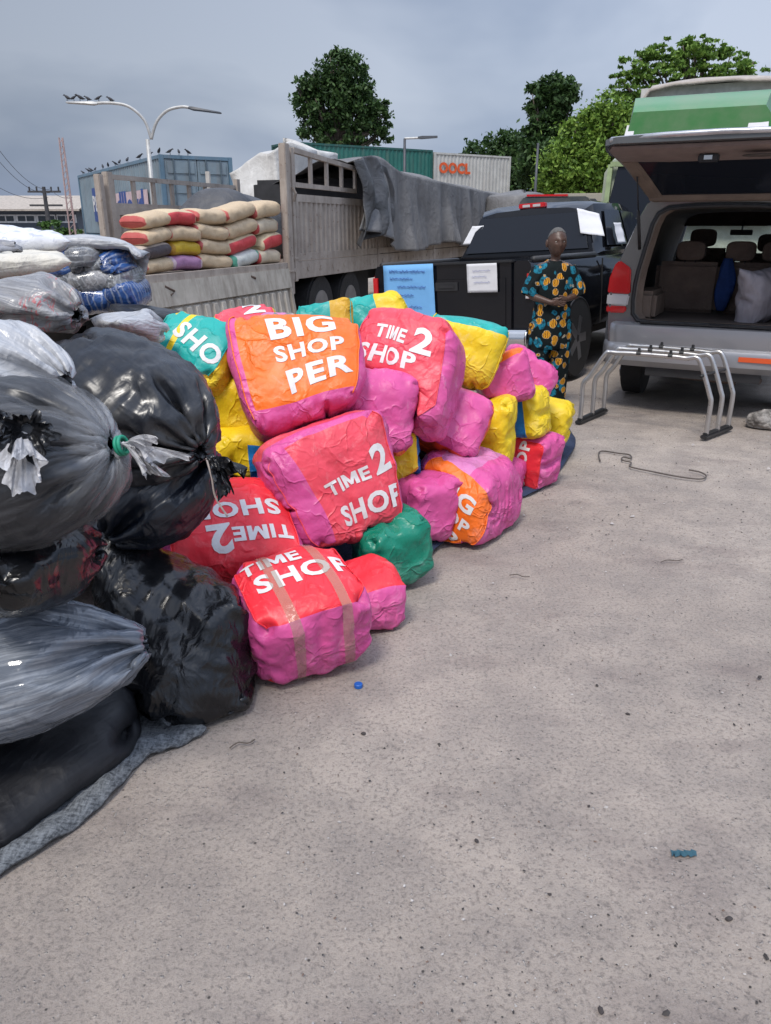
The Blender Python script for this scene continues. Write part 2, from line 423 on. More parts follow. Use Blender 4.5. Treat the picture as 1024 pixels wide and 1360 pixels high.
def sack(loc, rot, dims, mats, label, cat='bag', group=None, ends=('cinch', 'seam'), cell=.018, name='polythene_bag', vol=.84, press=26, grav=5., lump=.012, steps=200, tail=None, seed=None, ex=2.6, film=None, neckr=.03, slack=1.12, swell=None, pleat=1.):
    """tied or sewn sack, axis along local z. dims = (width, depth, length); top end = ends[0]"""
    _n[0] += 1; seed = seed or _n[0]*17; rg = np.random.default_rng(seed)
    loc, dims = adj(label, loc, dims); W, D, Lh = dims
    Cf = PI*(3*(W+D)/2-math.sqrt((3*W/2+D/2)*(W/2+3*D/2)))*slack
    nu = int(round(Cf/cell/4))*4; nv = int(round(Lh*1.12/cell))
    def prof(t):                      # radius profile for the start shape
        s_ = math.sin(PI*min(max(t, 0), 1))**.42
        return s_
    P = np.zeros((nu*(nv+1), 3))
    for j in range(nv+1):
        t = j/nv
        for i in range(nu):
            a = 2*PI*i/nu; r = max(prof(t), .02)
            wx, wy = W/2*r, D/2*r
            if t < .5 and ends[1] == 'seam': wx = W/2*(1 if True else r); wy = D/2*r
            if t >= .5 and ends[0] == 'seam': wx = W/2; wy = D/2*r
            if t >= .5 and ends[0] == 'cinch' and t > .999: wx = wy = neckr
            if t < .5 and ends[1] == 'cinch' and t < .001: wx = wy = neckr
            P[j*nu+i] = (wx*math.cos(a), wy*math.sin(a), (t-.5)*Lh)
    idx = np.arange(nu*(nv+1)).reshape(nv+1, nu); rem = np.arange(nu*(nv+1))
    if ends[1] == 'seam':
        for i in range(nu//2+1, nu): rem[idx[0, i]] = idx[0, nu-i]
        P[idx[0, :], 1] = 0
    if ends[0] == 'seam':
        for i in range(nu//2+1, nu): rem[idx[nv, i]] = idx[nv, nu-i]
        P[idx[nv, :], 1] = 0
    Q = []; Ed = {}; hl = Cf/nu; vl = Lh*1.12/nv; dl = math.hypot(hl, vl); Ll = {}
    def ae(a, b, t, l):
        a, b = rem[a], rem[b]
        if a == b: return
        k = (min(a, b), max(a, b))
        if k not in Ed or t < Ed[k]: Ed[k] = t; Ll[k] = l
    uv = []
    for j in range(nv):
        for i in range(nu):
            a, b, c, d_ = idx[j, i], idx[j, (i+1) % nu], idx[j+1, (i+1) % nu], idx[j+1, i]
            Q.append((rem[a], rem[b], rem[c], rem[d_]))
            uv.append([(i/nu, j/nv), ((i+1)/nu, j/nv), ((i+1)/nu, (j+1)/nv), (i/nu, (j+1)/nv)])
            ae(a, d_, 0, vl); ae(a, c, 1, dl); ae(b, d_, 1, dl)
    for j in range(nv+1):
        if (j == 0 and ends[1] == 'cinch') or (j == nv and ends[0] == 'cinch'): continue
        for i in range(nu): ae(idx[j, i], idx[j, (i+1) % nu], 0, hl); ae(idx[j, i], idx[j, (i+2) % nu], 2, hl*2)
    for j in range(nv-1):
        for i in range(nu): ae(idx[j, i], idx[j+2, i], 2, vl*2)
    ek = sorted(Ed); E = np.array(ek); bt = np.array([Ed[k] for k in ek]); LL = np.array([Ll[k] for k in ek])
    M = mat4(loc, rot); A = np.array(M)
    ENDPT[0] = M @ Vector((0, 0, Lh/2))
    # pleats where the cloth is gathered
    for j in range(nv+1):
        t = j/nv; am = 0
        if ends[0] == 'cinch': am = max(am, (max(0, (t-.5)*2))**2)
        if ends[1] == 'cinch': am = max(am, (max(0, (.5-t)*2))**2)
        if am > 0:
            for i in range(nu):
                k = j*nu+i; q = 1+am*pleat*.13*(math.sin(i*2*PI/6.1+seed)+.5*math.sin(i*2*PI/11.3+seed*2)); P[k, :2] *= q
    P = P*.95+rg.normal(size=P.shape)*.002
    P *= 1+.08*fnoise(P, 3, seed)[:, None]
    X = P@A[:3, :3].T+A[:3, 3]; X[:, 2] = np.maximum(X[:, 2], GROUND_Z)
    pins = []
    if ends[0] == 'cinch': pins += list(idx[nv])
    if ends[1] == 'cinch': pins += list(idx[0])
    pins = np.array(pins) if pins else None
    keepV = PI/6*W*D*Lh*1.25*vol
    live = np.unique(Q)
    mp_ = -np.ones(len(X), int); mp_[live] = np.arange(len(live))
    X = X[live]; Q = mp_[np.array(Q)]; E = mp_[E]
    if pins is not None: pins = mp_[pins]
    X = solve(X, Q, E, LL*(1+rg.normal(size=len(LL))*.006), (nu, nv, ends, 's'), steps=steps, vol=keepV, press=press, grav=grav, colliders=near(loc, max(dims)*.6), bend=bt, pins=pins, pinpos=None if pins is None else X[pins].copy())
    N = normals(X, Q)
    X = X+N*(fnoise(X, 4.5, seed+1)*lump+fnoise(X, 12, seed+2)*lump*.3)[:, None]
    X[:, 2] = np.maximum(X[:, 2], GROUND_Z)
    org = Vector(loc); org.z = float(X[:, 2].min())
    me = to_mesh(name, X, Q, org, None, uv); o = link(name, me, mats); o.location = org
    if label: tag(o, label, cat, group)
    N = normals(X, Q)
    if film:       # a clear film over the contents
        X2 = X+N*(.012+.006*fnoise(X, 9, seed+5)[:, None]); link('clear_film', to_mesh('clear_film', X2, Q, org, None, uv), film, o)
    register(M, (W*.46, D*.46, Lh*.46), ex)
    return o, X, N, M
def tuft(pos, direc, mat, parent, r0=.02, r1=.07, ln=.12, n=90, seed=1, name='tied_neck', crump=.35, flat=1.):
    """the gathered neck beyond a knot: a ruffled flare"""
    rg = random.Random(seed); d_ = Vector(direc).normalized(); a = d_.orthogonal().normalized(); b = d_.cross(a)
    rings = []; org = Vector(parent.location) if parent else Vector((0, 0, 0)); ph = [rg.uniform(0, 6) for _ in range(6)]
    for j in range(19):
        t = j/18; r = r0*(1-.45*math.sin(PI*min(t*3, 1)))+(r1-r0)*t**1.5
        ring = []
        for i in range(n):
            q = 2*PI*i/n
            k = 1+crump*t**.7*(.8*math.sin(q*5+ph[0]+t*2)+.7*math.sin(q*9+ph[1]-t*3)+.6*math.sin(q*14+ph[2]+t*4)+.4*math.sin(q*23+ph[5]))
            l_ = ln*t*(1+.35*t*(math.sin(q*2+ph[3])+.5*math.sin(q*3+ph[4])))
            ring.append(Vector(pos)-org+d_*l_+(a*math.cos(q)*flat+b*math.sin(q))*r*k+Vector((0, 0, -.05*t*t*ln/.12)))
        rings.append(ring)
    m = MB(); m.loft(rings, cap=False); return m.build(name, mat, parent, True)
ADJ = {
    'small plain green bag on the ground between the red TIME2SHOP bags': (0.0242, -0.0859, 0.0, 0.8784),
    'red topped pink bag wrapped in clear tape at the near corner of the heap': (-0.0434, -0.2805, -0.0208, 0.7884),
    'small pink bag with a red top squeezed behind the taped bag': (-0.0201, -0.2355, 0.0, 0.9444),
    'plain pink bag standing behind the green bag': (-0.0025, 0.0425, 0.0119, 0.7155),
    'red bag with upside down TIME2SHOP print lying beside the black bags': (-0.0286, -0.0363, -0.1329, 0.9762),
    'round pink bag with an orange lettered side on the ground at the right edge': (-0.0439, -0.0435, 0.0, 1.0347),
    'small pink bag low behind the round pink and orange bag': (-0.0299, 0.0557, 0.0, 0.7637),
    'upright bag with red left half and pink right half': (-0.011, -0.0629, 0.0, 0.8698),
    'plain yellow bag at the far right end of the heap': (-0.0142, 0.0082, 0.0224, 0.8338),
    'tall yellow bag with a blue left edge in the middle of the right side': (-0.0098, 0.004, 0.0106, 0.7972),
    'yellow bag with a blue end under the orange bag': (0.0121, 0.0065, 0.0177, 0.7516),
    'yellow bag peeping out between the pink bags': (-0.0018, -0.0034, -0.0089, 0.7872),
    'large red TIME2SHOP bag with a pink side in the middle of the heap': (-0.0293, -0.003, -0.0078, 0.9652),
    'small yellow bag with a blue side on top of the red and pink bag': (-0.0036, -0.0, 0.0, 0.9234),
    'plain pink bag wedged between the orange bag and the red one': (-0.0374, 0.0015, 0.0037, 0.8808),
    'pink bag edged with orange under the upper TIME2SHOP bag': (-0.0296, -0.0102, -0.027, 0.9305),
    'pink bag with an orange top seam beside the teal and yellow bag': (0.0303, 0.0007, 0.0021, 0.9572),
    'long pink bag sloping down at the far right of the top row': (-0.0151, 0.0058, 0.0158, 0.8191),
    'yellow and teal bag on top behind the upper TIME2SHOP bag': (-0.0322, 0.0117, 0.0324, 1.0476),
    'teal bag with yellow seams and white print behind the big black bag': (0.0129, 0.0087, 0.0237, 0.7142),
    'yellow bag squeezed under the left side of the orange bag': (0.0099, 0.0111, 0.0302, 0.9205),
    'red bag showing a white 2 behind the orange bag': (0.0325, -0.0035, -0.0094, 0.7494),
    'lilac bag with a turquoise end just behind the orange bag': (-0.0084, 0.0016, 0.0045, 0.6318),
    'teal bag with an ochre end between the two lettered bags on top': (0.0073, 0.0143, 0.0385, 0.7),
    'teal bag with a yellow end at the back of the top row': (-0.0193, -0.0, -0.0006, 0.765),
    'upper red TIME2SHOP bag with a pink right side on top of the heap': (0.0019, 0.008, 0.0211, 1.0068),
    'big orange bag lettered BIG SHOPPER on top of the heap': (0.0089, 0.0165, 0.0443, 0.9373),
    'long black fabric bundle lying on the grey mat at the bottom left': (0.1008, 0.2034, 0.0, 0.6044),
    'black polythene bag with a pointed top corner standing beside the red bags': (0.0625, -0.0676, 0.0, 1.0129),
    'dark navy bag squeezed under the big knotted black bag': (0.0344, 0.016, 0.0432, 0.7639),
    'glossy black bag in the stack above the clear grey one': (0.0265, 0.009, 0.0243, 0.7473),
    'clear grey polythene bag with a pointed right corner above the black bundle': (0.0114, 0.0142, 0.0388, 0.8514),
    'big dusty black bag tied with a knot leaning on the yellow bag': (0.0827, -0.0181, -0.0487, 0.8559),
    'black bag in a clear outer bag tied with green string and a white tail': (0.0488, 0.0075, 0.0198, 0.9313),
    'milky white polythene bag above the tied clear bag at the left edge': (0.0865, 0.0036, 0.0096, 0.6646),
    'small black bag with an open crumpled neck at the left edge': (-0.0341, -0.0023, -0.0061, 0.6464),
    'grey clear sack with faded red print lying above the big black bag': (0.0131, 0.0045, 0.0124, 0.6219),
    'cream coloured sack lying flat on the grey printed sack': (-0.0585, 0.0021, 0.0057, 0.7223),
    'white patterned bundle at the top of the left stack': (-0.1044, -0.0039, -0.0106, 0.7776),
    'small grey bundle tucked beside the white patterned one': (-0.0129, 0.0033, 0.0091, 0.5799),
    'milky bag lying between the printed sack and the teal bag': (0.0655, 0.0037, 0.0101, 0.5448),
    'dusty dark bundle in front of the lowered truck side': (0.0034, 0.0096, 0.0256, 0.6222),
}
MAT = {}
def crumple(t, sc, seed=0., warp=.12, an=(1, .55, 1)):
    """facets and creases of crumpled film, as a height"""
    o = t.n('ShaderNodeMapping', {0: t.n('ShaderNodeTexCoord').outputs['Object'], 'Location': (seed, seed*.7, seed*.3)}).outputs[0]
    wb = t.n('ShaderNodeTexNoise', {'Vector': o, 'Scale': sc*.55, 'Detail': 2.}).outputs[1]; ov = t.n('ShaderNodeVectorMath', {0: o, 1: t.n('ShaderNodeVectorMath', {0: wb, 'Scale': warp*10/sc}, operation='SCALE').outputs[0]}, operation='ADD').outputs[0]
    hs = []
    for k, a in ((1., 1.), (2.3, .5), (5.1, .2), (11., .06)):
        mpv = t.n('ShaderNodeMapping', {0: ov, 'Rotation': (k*.4, k*.7, k*.5), 'Scale': an}).outputs[0]
        hs.append(t.math('MULTIPLY', t.n('ShaderNodeTexVoronoi', {'Vector': mpv, 'Scale': sc*k}).outputs['Distance'], a))
    return t.math('ADD', t.math('ADD', hs[0], hs[3]), t.math('ADD', hs[1], hs[2]))
def woven(name, col, ro=.43, var=.08):
    """laminated woven plastic: shallow crumples, long creases, a fine weave, rubbed pale patches"""
    t = NT(name); uv = t.n('ShaderNodeTexCoord').outputs['UV']
    c2 = tuple(c*(1-var*2) for c in col); c1 = tuple(min(1, c*(1+var)) for c in col)
    n1 = t.noise(5, 5, .6); dirt = t.noise(2.3, 6, .65); rub_ = t.noise(11, 6, .7, dist=.6)
    c = t.mix(t.ramp(n1, ((.35, 0.), (.7, 1.))), c2, c1)
    c = t.mix(t.ramp(dirt, ((.52, 0.), (.8, .22))), c, (.40, .34, .31))
    c = t.mix(t.ramp(rub_, ((.56, 0.), (.74, .30))), c, tuple(.45+.5*x for x in col))
    t.set(col=c, ro=t.ramp(t.noise(9, 4), ((.3, ro-.1), (.7, ro+.1))), sp=.42)
    msk = t.ramp(t.noise(3.5, 3, .5), ((.34, .2), (.62, 1.)))
    o = t.n('ShaderNodeTexCoord').outputs['Object']; wb = t.n('ShaderNodeTexNoise', {'Vector': o, 'Scale': 3.5, 'Detail': 3.}).outputs[1]
    ov = t.n('ShaderNodeVectorMath', {0: o, 1: t.n('ShaderNodeVectorMath', {0: wb, 'Scale': .30}, operation='SCALE').outputs[0]}, operation='ADD').outputs[0]
    cre = []
    for rot, sc_, th, m0 in (((.3, .5, .2), (9, 3.2, 7), .055, 2.1), ((1.2, .2, 1.3), (4, 11, 6), .05, 4.7)):
        v = t.n('ShaderNodeTexVoronoi', {'Vector': t.n('ShaderNodeMapping', {0: ov, 'Rotation': rot, 'Scale': sc_}).outputs[0], 'Scale': 1.}, feature='DISTANCE_TO_EDGE').outputs[0]
        mk = t.ramp(t.noise(m0+2, 2, .5), ((.46, 0.), (.6, 1.)))
        cre.append(t.math('MULTIPLY', t.ramp(v, ((0., 1.), (th, .35), (th*4, 0.))), mk))
    h = t.math('ADD', t.math('MULTIPLY', crumple(t, 8.), msk), t.math('MULTIPLY', t.math('ADD', cre[0], cre[1]), .55))
    wv = t.n('ShaderNodeTexWave', {'Vector': uv, 'Scale': 95., 'Distortion': .4}).outputs[0]
    b1 = t.n('ShaderNodeBump', {'Height': h, 'Distance': .021, 'Strength': .58}).outputs[0]
    t.bump(wv, .0006, .3, b1)
    return t.m
MAT['red'] = woven('red_woven', (.80, .028, .045)); MAT['redfade'] = woven('faded_red_woven', (.78, .07, .105))
MAT['pink'] = woven('pink_woven', (.64, .085, .29)); MAT['orange'] = woven('orange_woven', (.88, .16, .012)); MAT['orangered'] = woven('orange_red_woven', (.82, .09, .02))
MAT['yellow'] = woven('yellow_woven', (.80, .56, .012)); MAT['teal'] = woven('teal_woven', (.012, .37, .33)); MAT['blue'] = woven('blue_woven', (.01, .17, .46))
MAT['green'] = woven('green_woven', (.004, .20, .125), .3); MAT['ochre'] = woven('ochre_woven', (.62, .36, .02))
MAT['white_w'] = woven('white_woven', (.62, .61, .58)); MAT['lilac'] = woven('lilac_woven', (.60, .20, .42))
def letter():
    t = NT('white_print'); n1 = t.noise(30, 5, .7)
    t.set(col=t.mix(t.ramp(n1, ((.45, 0.), (.72, .35))), (.66, .65, .645), (.55, .40, .38)), ro=.5); t.bump(t.noise(60, 3), .003, .5); return t.m
MAT['letter'] = letter()
def poly(name, col, ro=.28, crinkle=1., streak=.0, scol=(.3, .3, .32), sc=1., dust=.06, strk=.7, an=(1, .8, .5)):
    """thin polythene stretched over a load"""
    t = NT(name); uv = t.n('ShaderNodeTexCoord').outputs['UV']
    n1 = t.noise(4, 5, .6)
    c = t.mix(n1, tuple(x*.7 for x in col), tuple(min(1, x*1.3) for x in col))
    c = t.mix(t.ramp(t.noise(2.6, 7, .7), ((.5, 0.), (.8, dust))), c, (.16, .155, .15) if max(col) < .2 else (.5, .48, .45))
    if streak:
        s1 = t.noise(4.5, 6, .65, uv, (20, .7, 1), .3); c = t.mix(t.ramp(s1, ((.44, 0.), (.66, streak))), c, scol)
    t.set(col=c, ro=t.ramp(t.noise(6, 4), ((.3, ro-.08), (.7, ro+.12))), sp=.5)
    msk = t.ramp(t.noise(3., 3, .5), ((.34, .2), (.66, 1.)))
    ns = t.noise(2.2*sc, 2, .5, uv, (12, 1.3, 1), .4)
    h = t.math('ADD', t.math('MULTIPLY', ns, strk), t.math('MULTIPLY', crumple(t, 8.*sc, 0., .2, an), msk))
    t.bump(h, .026*crinkle, .85); return t
MAT['black'] = poly('black_polythene', (.006, .0065, .008), .22, .85, strk=.3, an=(1, .9, .33), dust=.02).m
MAT['black_matt'] = poly('dull_black_polythene', (.006, .007, .010), .36, .5).m
MAT['fabric'] = poly('black_fabric', (.005, .0055, .008), .55, .35).m
MAT['blackgrey'] = poly('dusty_black_polythene', (.009, .0105, .0145), .30, .38, .2, (.05, .054, .064), dust=.45).m
MAT['navy'] = poly('dark_navy_polythene', (.006, .009, .016), .34, .8).m
MAT['greypoly'] = poly('grey_clear_polythene', (.11, .125, .15), .12, .7, .7, (.33, .35, .38)).m
MAT['whitepoly'] = poly('milky_polythene', (.36, .37, .39), .35, .9, .5, (.6, .6, .61)).m
MAT['cream'] = poly('cream_sack', (.55, .52, .45), .5, .7).m
MAT['greysack'] = poly('grey_sack', (.20, .20, .215), .38, .7, .5, (.42, .42, .43)).m
def film():
    t = NT('clear_film'); uv = t.n('ShaderNodeTexCoord').outputs['UV']
    s1 = t.noise(5, 5, .62, uv, (22, .7, 1), .3); f = t.ramp(s1, ((.48, .02), (.8, .26)))
    vv = t.n('ShaderNodeSeparateXYZ', {0: uv}).outputs[1]; f = t.math('MULTIPLY', f, t.ramp(vv, ((.45, .8), (1., 1.8)))); f = t.math('ADD', f, t.ramp(vv, ((.80, 0.), (1., .5))))
    fr = t.n('ShaderNodeLayerWeight', {'Blend': .35}).outputs[1]
    al = t.math('ADD', f, t.math('MULTIPLY', fr, .16), True)
    t.set(col=(.30, .31, .33), ro=.2, al=al); t.bump(t.noise(3.2, 6, .6, uv, (16, 2, 1), 1.), .02, .8); return t.m
MAT['film'] = film()
def tape():
    t = NT('brown_packing_tape'); t.set(col=(.42, .30, .22), ro=.15, al=.42); t.bump(crumple(t, 18.), .008, .6); return t.m
MAT['tape'] = tape()
def tailm():
    t = NT('thin_white_film'); t.set(col=(.52, .52, .54), ro=.3, al=t.ramp(t.noise(14, 4), ((.35, .45), (.65, .9)))); t.bump(crumple(t, 26.), .012, .8); return t.m
MAT['tail'] = tailm()
# ---------------------------------------------------------------- ground
def ground_mat():
    t = NT('dusty_concrete'); o = t.n('ShaderNodeTexCoord').outputs['Object']
    big = t.noise(.55, 8, .6, o, dist=.6); mid = t.noise(3.2, 8, .65, o); fine = t.noise(70, 5, .75, o); grit = t.noise(130, 5, .85, o)
    c = t.mix(t.ramp(big, ((.3, 0.), (.7, 1.))), (.34, .288, .247), (.49, .42, .36))
    c = t.mix(t.ramp(mid, ((.36, .5), (.6, 0.))), c, (.22, .195, .18))
    stain = t.n('ShaderNodeTexNoise', {'Vector': t.n('ShaderNodeMapping', {0: o, 'Scale': (.8, 1.7, 1), 'Location': (3.1, 1.7, 0)}).outputs[0], 'Scale': 1.5, 'Detail': 6., 'Roughness': .6}).outputs[0]
    c = t.mix(t.ramp(stain, ((.54, 0.), (.72, .5))), c, (.14, .108, .106))
    c = t.mix(t.ramp(fine, ((.36, .6), (.5, 0.))), c, (.12, .105, .098))
    c = t.mix(t.ramp(grit, ((.30, .6), (.45, 0.))), c, (.09, .08, .078))
    c = t.mix(t.ramp(grit, ((.56, 0.), (.72, .55))), c, (.50, .46, .44))
    v = t.n('ShaderNodeTexVoronoi', {'Vector': t.n('ShaderNodeVectorMath', {0: o, 1: t.n('ShaderNodeVectorMath', {0: t.n('ShaderNodeTexNoise', {'Vector': o, 'Scale': 40.}).outputs[1], 'Scale': .02}, operation='SCALE').outputs[0]}, operation='ADD').outputs[0], 'Scale': 62.}); vd = v.outputs['Distance']; vc = t.n('ShaderNodeSeparateColor', {0: v.outputs['Color']}).outputs[0]
    dot = t.math('MULTIPLY', t.ramp(vd, ((.12, 1.), (.3, 0.))), t.ramp(vc, ((.74, 0.), (.8, 1.))))
    c = t.mix(t.math('MULTIPLY', dot, .42), c, (.58, .54, .50))
    v2 = t.n('ShaderNodeTexVoronoi', {'Vector': o, 'Scale': 31.}); dk = t.math('MULTIPLY', t.ramp(v2.outputs['Distance'], ((.08, 1.), (.16, 0.))), t.ramp(t.n('ShaderNodeSeparateColor', {0: v2.outputs['Color']}).outputs[1], ((.86, 0.), (.9, 1.))))
    c = t.mix(t.math('MULTIPLY', dk, .85), c, (.03, .028, .028))
    t.set(col=c, ro=.92, sp=.25)
    h = t.math('ADD', t.math('MULTIPLY', fine, .6), t.math('ADD', t.math('MULTIPLY', grit, .35), t.math('MULTIPLY', mid, 2.)))
    t.bump(t.math('ADD', h, t.math('MULTIPLY', dot, .5)), .016, .9); return t.m
def build_ground():
    bm = bmesh.new()
    xs = [-400, -120, -40, -15]+[x*.25 for x in range(-32, 45)]+[15, 40, 120, 400]; ys = [-60, -10]+[y*.25 for y in range(0, 60)]+[16, 20, 30, 60, 150, 900]
    g = [[bm.verts.new((x, y, .018*noise.noise(Vector((x*.55, y*.55, 0)))*(1 if abs(x) < 12 and -1 < y < 14 else 0)-.012)) for y in ys] for x in xs]
    for i in range(len(xs)-1):
        for j in range(len(ys)-1): bm.faces.new((g[i][j], g[i+1][j], g[i+1][j+1], g[i][j+1]))
    me = bpy.data.meshes.new('ground'); bm.to_mesh(me); bm.free(); tag(link('ground', me, ground_mat(), None, True), kind='structure')
build_ground()
# loose grit
def grit():
    rg = random.Random(3); m = MB(); mats = [plain('dark_grit', (.05, .045, .043), .9), plain('pale_grit', (.45, .42, .40), .9), plain('brown_grit', (.16, .11, .085), .9)]
    for k in range(4200):
        y = 1.2+7*rg.random()**1.5; x = rg.uniform(-1.2, 3.6)*(.35+y*.16)+.45
        r = rg.choice((.002, .0025, .003, .0035, .005))*(1 if y < 4 else 1.35)*(2.2 if rg.random() < .03 else 1)
        m.mi = rg.choice((0, 0, 0, 1, 1, 2)); c = Vector((x, y, -.006)); a = rg.uniform(0, 6)
        V = []
        for (dx, dy, dz) in ((1, 0, 0), (.2, .9, 0), (-.9, .3, 0), (-.5, -.8, 0), (.5, -.7, 0), (.1, .1, .9), (-.2, -.1, .7)):
            q = Vector((dx*rg.uniform(.6, 1.4), dy*rg.uniform(.5, 1), dz*rg.uniform(.5, 1.1)+.5)); q.rotate(Euler((0, 0, a))); V.append(c+q*r)
        m.add(V, [(0, 1, 5), (1, 2, 6, 5), (2, 3, 6), (3, 4, 5, 6), (4, 0, 5)])
    o = m.build('grit', mats); tag(o, 'dark and pale grit scattered over the dusty ground', 'grit', kind='stuff')
grit()
# ---------------------------------------------------------------- trees
def leaf_mat(name, cols, tr=.25):
    t = NT(name); g = t.n('ShaderNodeNewGeometry').outputs['Random Per Island']
    c = t.ramp(g, tuple((i/(len(cols)-1), c_) for i, c_ in enumerate(cols))); t.set(col=c, ro=.55, sp=.3)
    tl = t.n('ShaderNodeBsdfTranslucent', {0: c}); mx_ = t.n('ShaderNodeMixShader', {0: tr}); t.l(t.b.outputs[0], mx_.inputs[1]); t.l(tl.outputs[0], mx_.inputs[2]); t.l(mx_.outputs[0], t.o.inputs[0]); return t.m
bark = plain('bark', (.10, .08, .065), .9, bump=.02, bsc=8)
LD = leaf_mat('dark_leaves', ((.022, .05, .016), (.04, .085, .024), (.075, .135, .04)))
LM = leaf_mat('mid_leaves', ((.03, .065, .018), (.06, .13, .03), (.11, .20, .045)))
LB = leaf_mat('bright_leaves', ((.07, .14, .02), (.15, .26, .04), (.26, .38, .07)))
LB2 = leaf_mat('yellow_green_leaves', ((.06, .13, .022), (.13, .24, .04), (.22, .34, .07)))
def tree(loc, blobs, trunk, n, ls, mat, name, label, seed, group=None, branch=True, flat=.0):
    """blobs: (dx, dy, z, rx, ry, rz) crown masses; each filled with clumps of leaf-sized faces"""
    rg = np.random.default_rng(seed); loc = Vector(loc); o = empty(name, loc, 0, label, 'tree', group)
    vol = np.array([b[3]*b[4]*b[5] for b in blobs])**.7; vol /= vol.sum()
    P = []; 
    for b, sh in zip(blobs, vol):
        nc = max(8, int(sh*n/40)); 
        for k in range(nc):
            d_ = rg.normal(size=3); d_ /= np.linalg.norm(d_); r = rg.uniform(.35, 1.18)**.6
            c = np.array(b[:3])+d_*r*np.array(b[3:]); cs = min(b[3:])*rg.uniform(.10, .30)
            m_ = int(40*rg.uniform(.4, 1.6)); P.append(c+rg.normal(size=(m_, 3))*cs*np.array([1, 1, .6-flat*.3]))
    P = np.vstack(P); m_ = len(P)
    a = rg.normal(size=(m_, 3)); a /= np.linalg.norm(a, axis=1)[:, None]; b_ = np.cross(a, rg.normal(size=(m_, 3))); b_[:, 2] *= .6; b_ /= np.linalg.norm(b_, axis=1)[:, None]
    s_ = (ls*rg.uniform(.6, 1.4, m_))[:, None]
    V = np.stack([P-a*s_, P+b_*s_*.5, P+a*s_, P-b_*s_*.5], 1).reshape(-1, 3)
    me = bpy.data.meshes.new('crown'); me.from_pydata(V.tolist(), [], np.arange(len(V)).reshape(-1, 4).tolist()); link('crown', me, mat, o)
    m = MB(); r0 = trunk; zc = min(b[2]-b[5]*.3 for b in blobs); rr = random.Random(seed)
    m.tube([(0, 0, -.1), (r0*.5, 0, zc*.4), (0, r0*.4, zc*.8), (r0*.6, 0, zc)], [r0*1.3, r0, r0*.8, r0*.7], 10)
    for b in blobs:
        for k in range(4):
            e_ = Vector(b[:3])+Vector([rr.uniform(-.6, .6)*b[3], rr.uniform(-.6, .6)*b[4], rr.uniform(0, .7)*b[5]]); s0 = Vector((0, 0, zc*rr.uniform(.7, 1)))
            m.tube([s0, s0.lerp(e_, .5)+Vector((0, 0, -.1*b[5])), e_], [r0*.45, r0*.25, r0*.06], 6)
    m.build('trunk', bark, o, True); return o
def T(px, py, Y): return at(px, py, Y)
def tree_px(px, Y, blobpx, trunk, n, ls, mat, name, label, seed, group=None, flat=0):
    b0 = at(px, 300, Y); bl = []
    for (x, y, rx, ry) in blobpx:
        q = at(x, y, Y); s_ = (.938*Y)/1027; bl.append((q.x-b0.x, 0, q.z, rx*s_, (rx+ry)*.5*s_, ry*s_))
    return tree((b0.x, Y, 0), bl, trunk, n, ls, mat, name, label, seed, group, flat=flat)
tree_px(450, 62, [(450, 92, 20, 20), (470, 100, 16, 24), (428, 112, 22, 20), (462, 128, 24, 22), (484, 135, 16, 22), (412, 110, 13, 14), (405, 140, 16, 14), (436, 145, 26, 20), (418, 168, 22, 16), (470, 160, 26, 18), (505, 158, 15, 20), (498, 180, 20, 12), (450, 182, 36, 14), (398, 122, 8, 9), (512, 146, 8, 10), (446, 76, 8, 8)], .5, 24000, .15, LD, 'broadleaf_tree', 'dark round tree standing alone behind the green shipping container', 1)
tree_px(728, 60, [(735, 118, 24, 15), (715, 132, 18, 16), (750, 132, 16, 16), (728, 148, 22, 14), (712, 165, 14, 14), (740, 172, 16, 16), (718, 190, 22, 14), (745, 200, 20, 16), (722, 215, 34, 26)], .45, 14000, .2, LD, 'broadleaf_tree', 'tall dark tree rising behind the black pickup with a narrow crown', 2)
tree_px(650, 66, [(660, 210, 40, 24), (630, 225, 28, 24), (692, 205, 32, 32), (655, 245, 50, 24), (700, 245, 34, 26), (618, 240, 16, 14)], .4, 14000, .2, LD, 'broadleaf_tree', 'low dark tree beside the right end of the white container', 3)
tree_px(775, 48, [(775, 175, 30, 24), (800, 160, 32, 26), (760, 215, 38, 30), (800, 210, 36, 36), (775, 245, 55, 24), (735, 235, 24, 20), (830, 190, 30, 40), (740, 255, 24, 14)], .35, 26000, .13, LB, 'broadleaf_tree', 'bright green bushy tree just left of the green lorry', 4)
tree_px(905, 55, [(905, 68, 56, 12), (860, 88, 40, 12), (940, 80, 52, 13), (985, 94, 34, 12), (900, 102, 60, 13), (830, 108, 24, 10), (965, 112, 46, 12), (850, 122, 36, 11), (925, 58, 26, 8), (1015, 118, 24, 13), (870, 135, 40, 14), (925, 140, 50, 16), (985, 138, 44, 16), (850, 160, 36, 20), (910, 175, 50, 24), (980, 180, 50, 26), (835, 145, 20, 14), (1040, 150, 40, 30)], .45, 38000, .14, LB2, 'flat_topped_tree', 'wide flat topped tree spreading above the green lorry', 5, flat=1)
tree_px(80, 40, [(75, 305, 20, 12), (95, 312, 14, 10), (60, 315, 12, 8)], .12, 1500, .12, LM, 'small_tree', 'small green tree in front of the low building', 6)
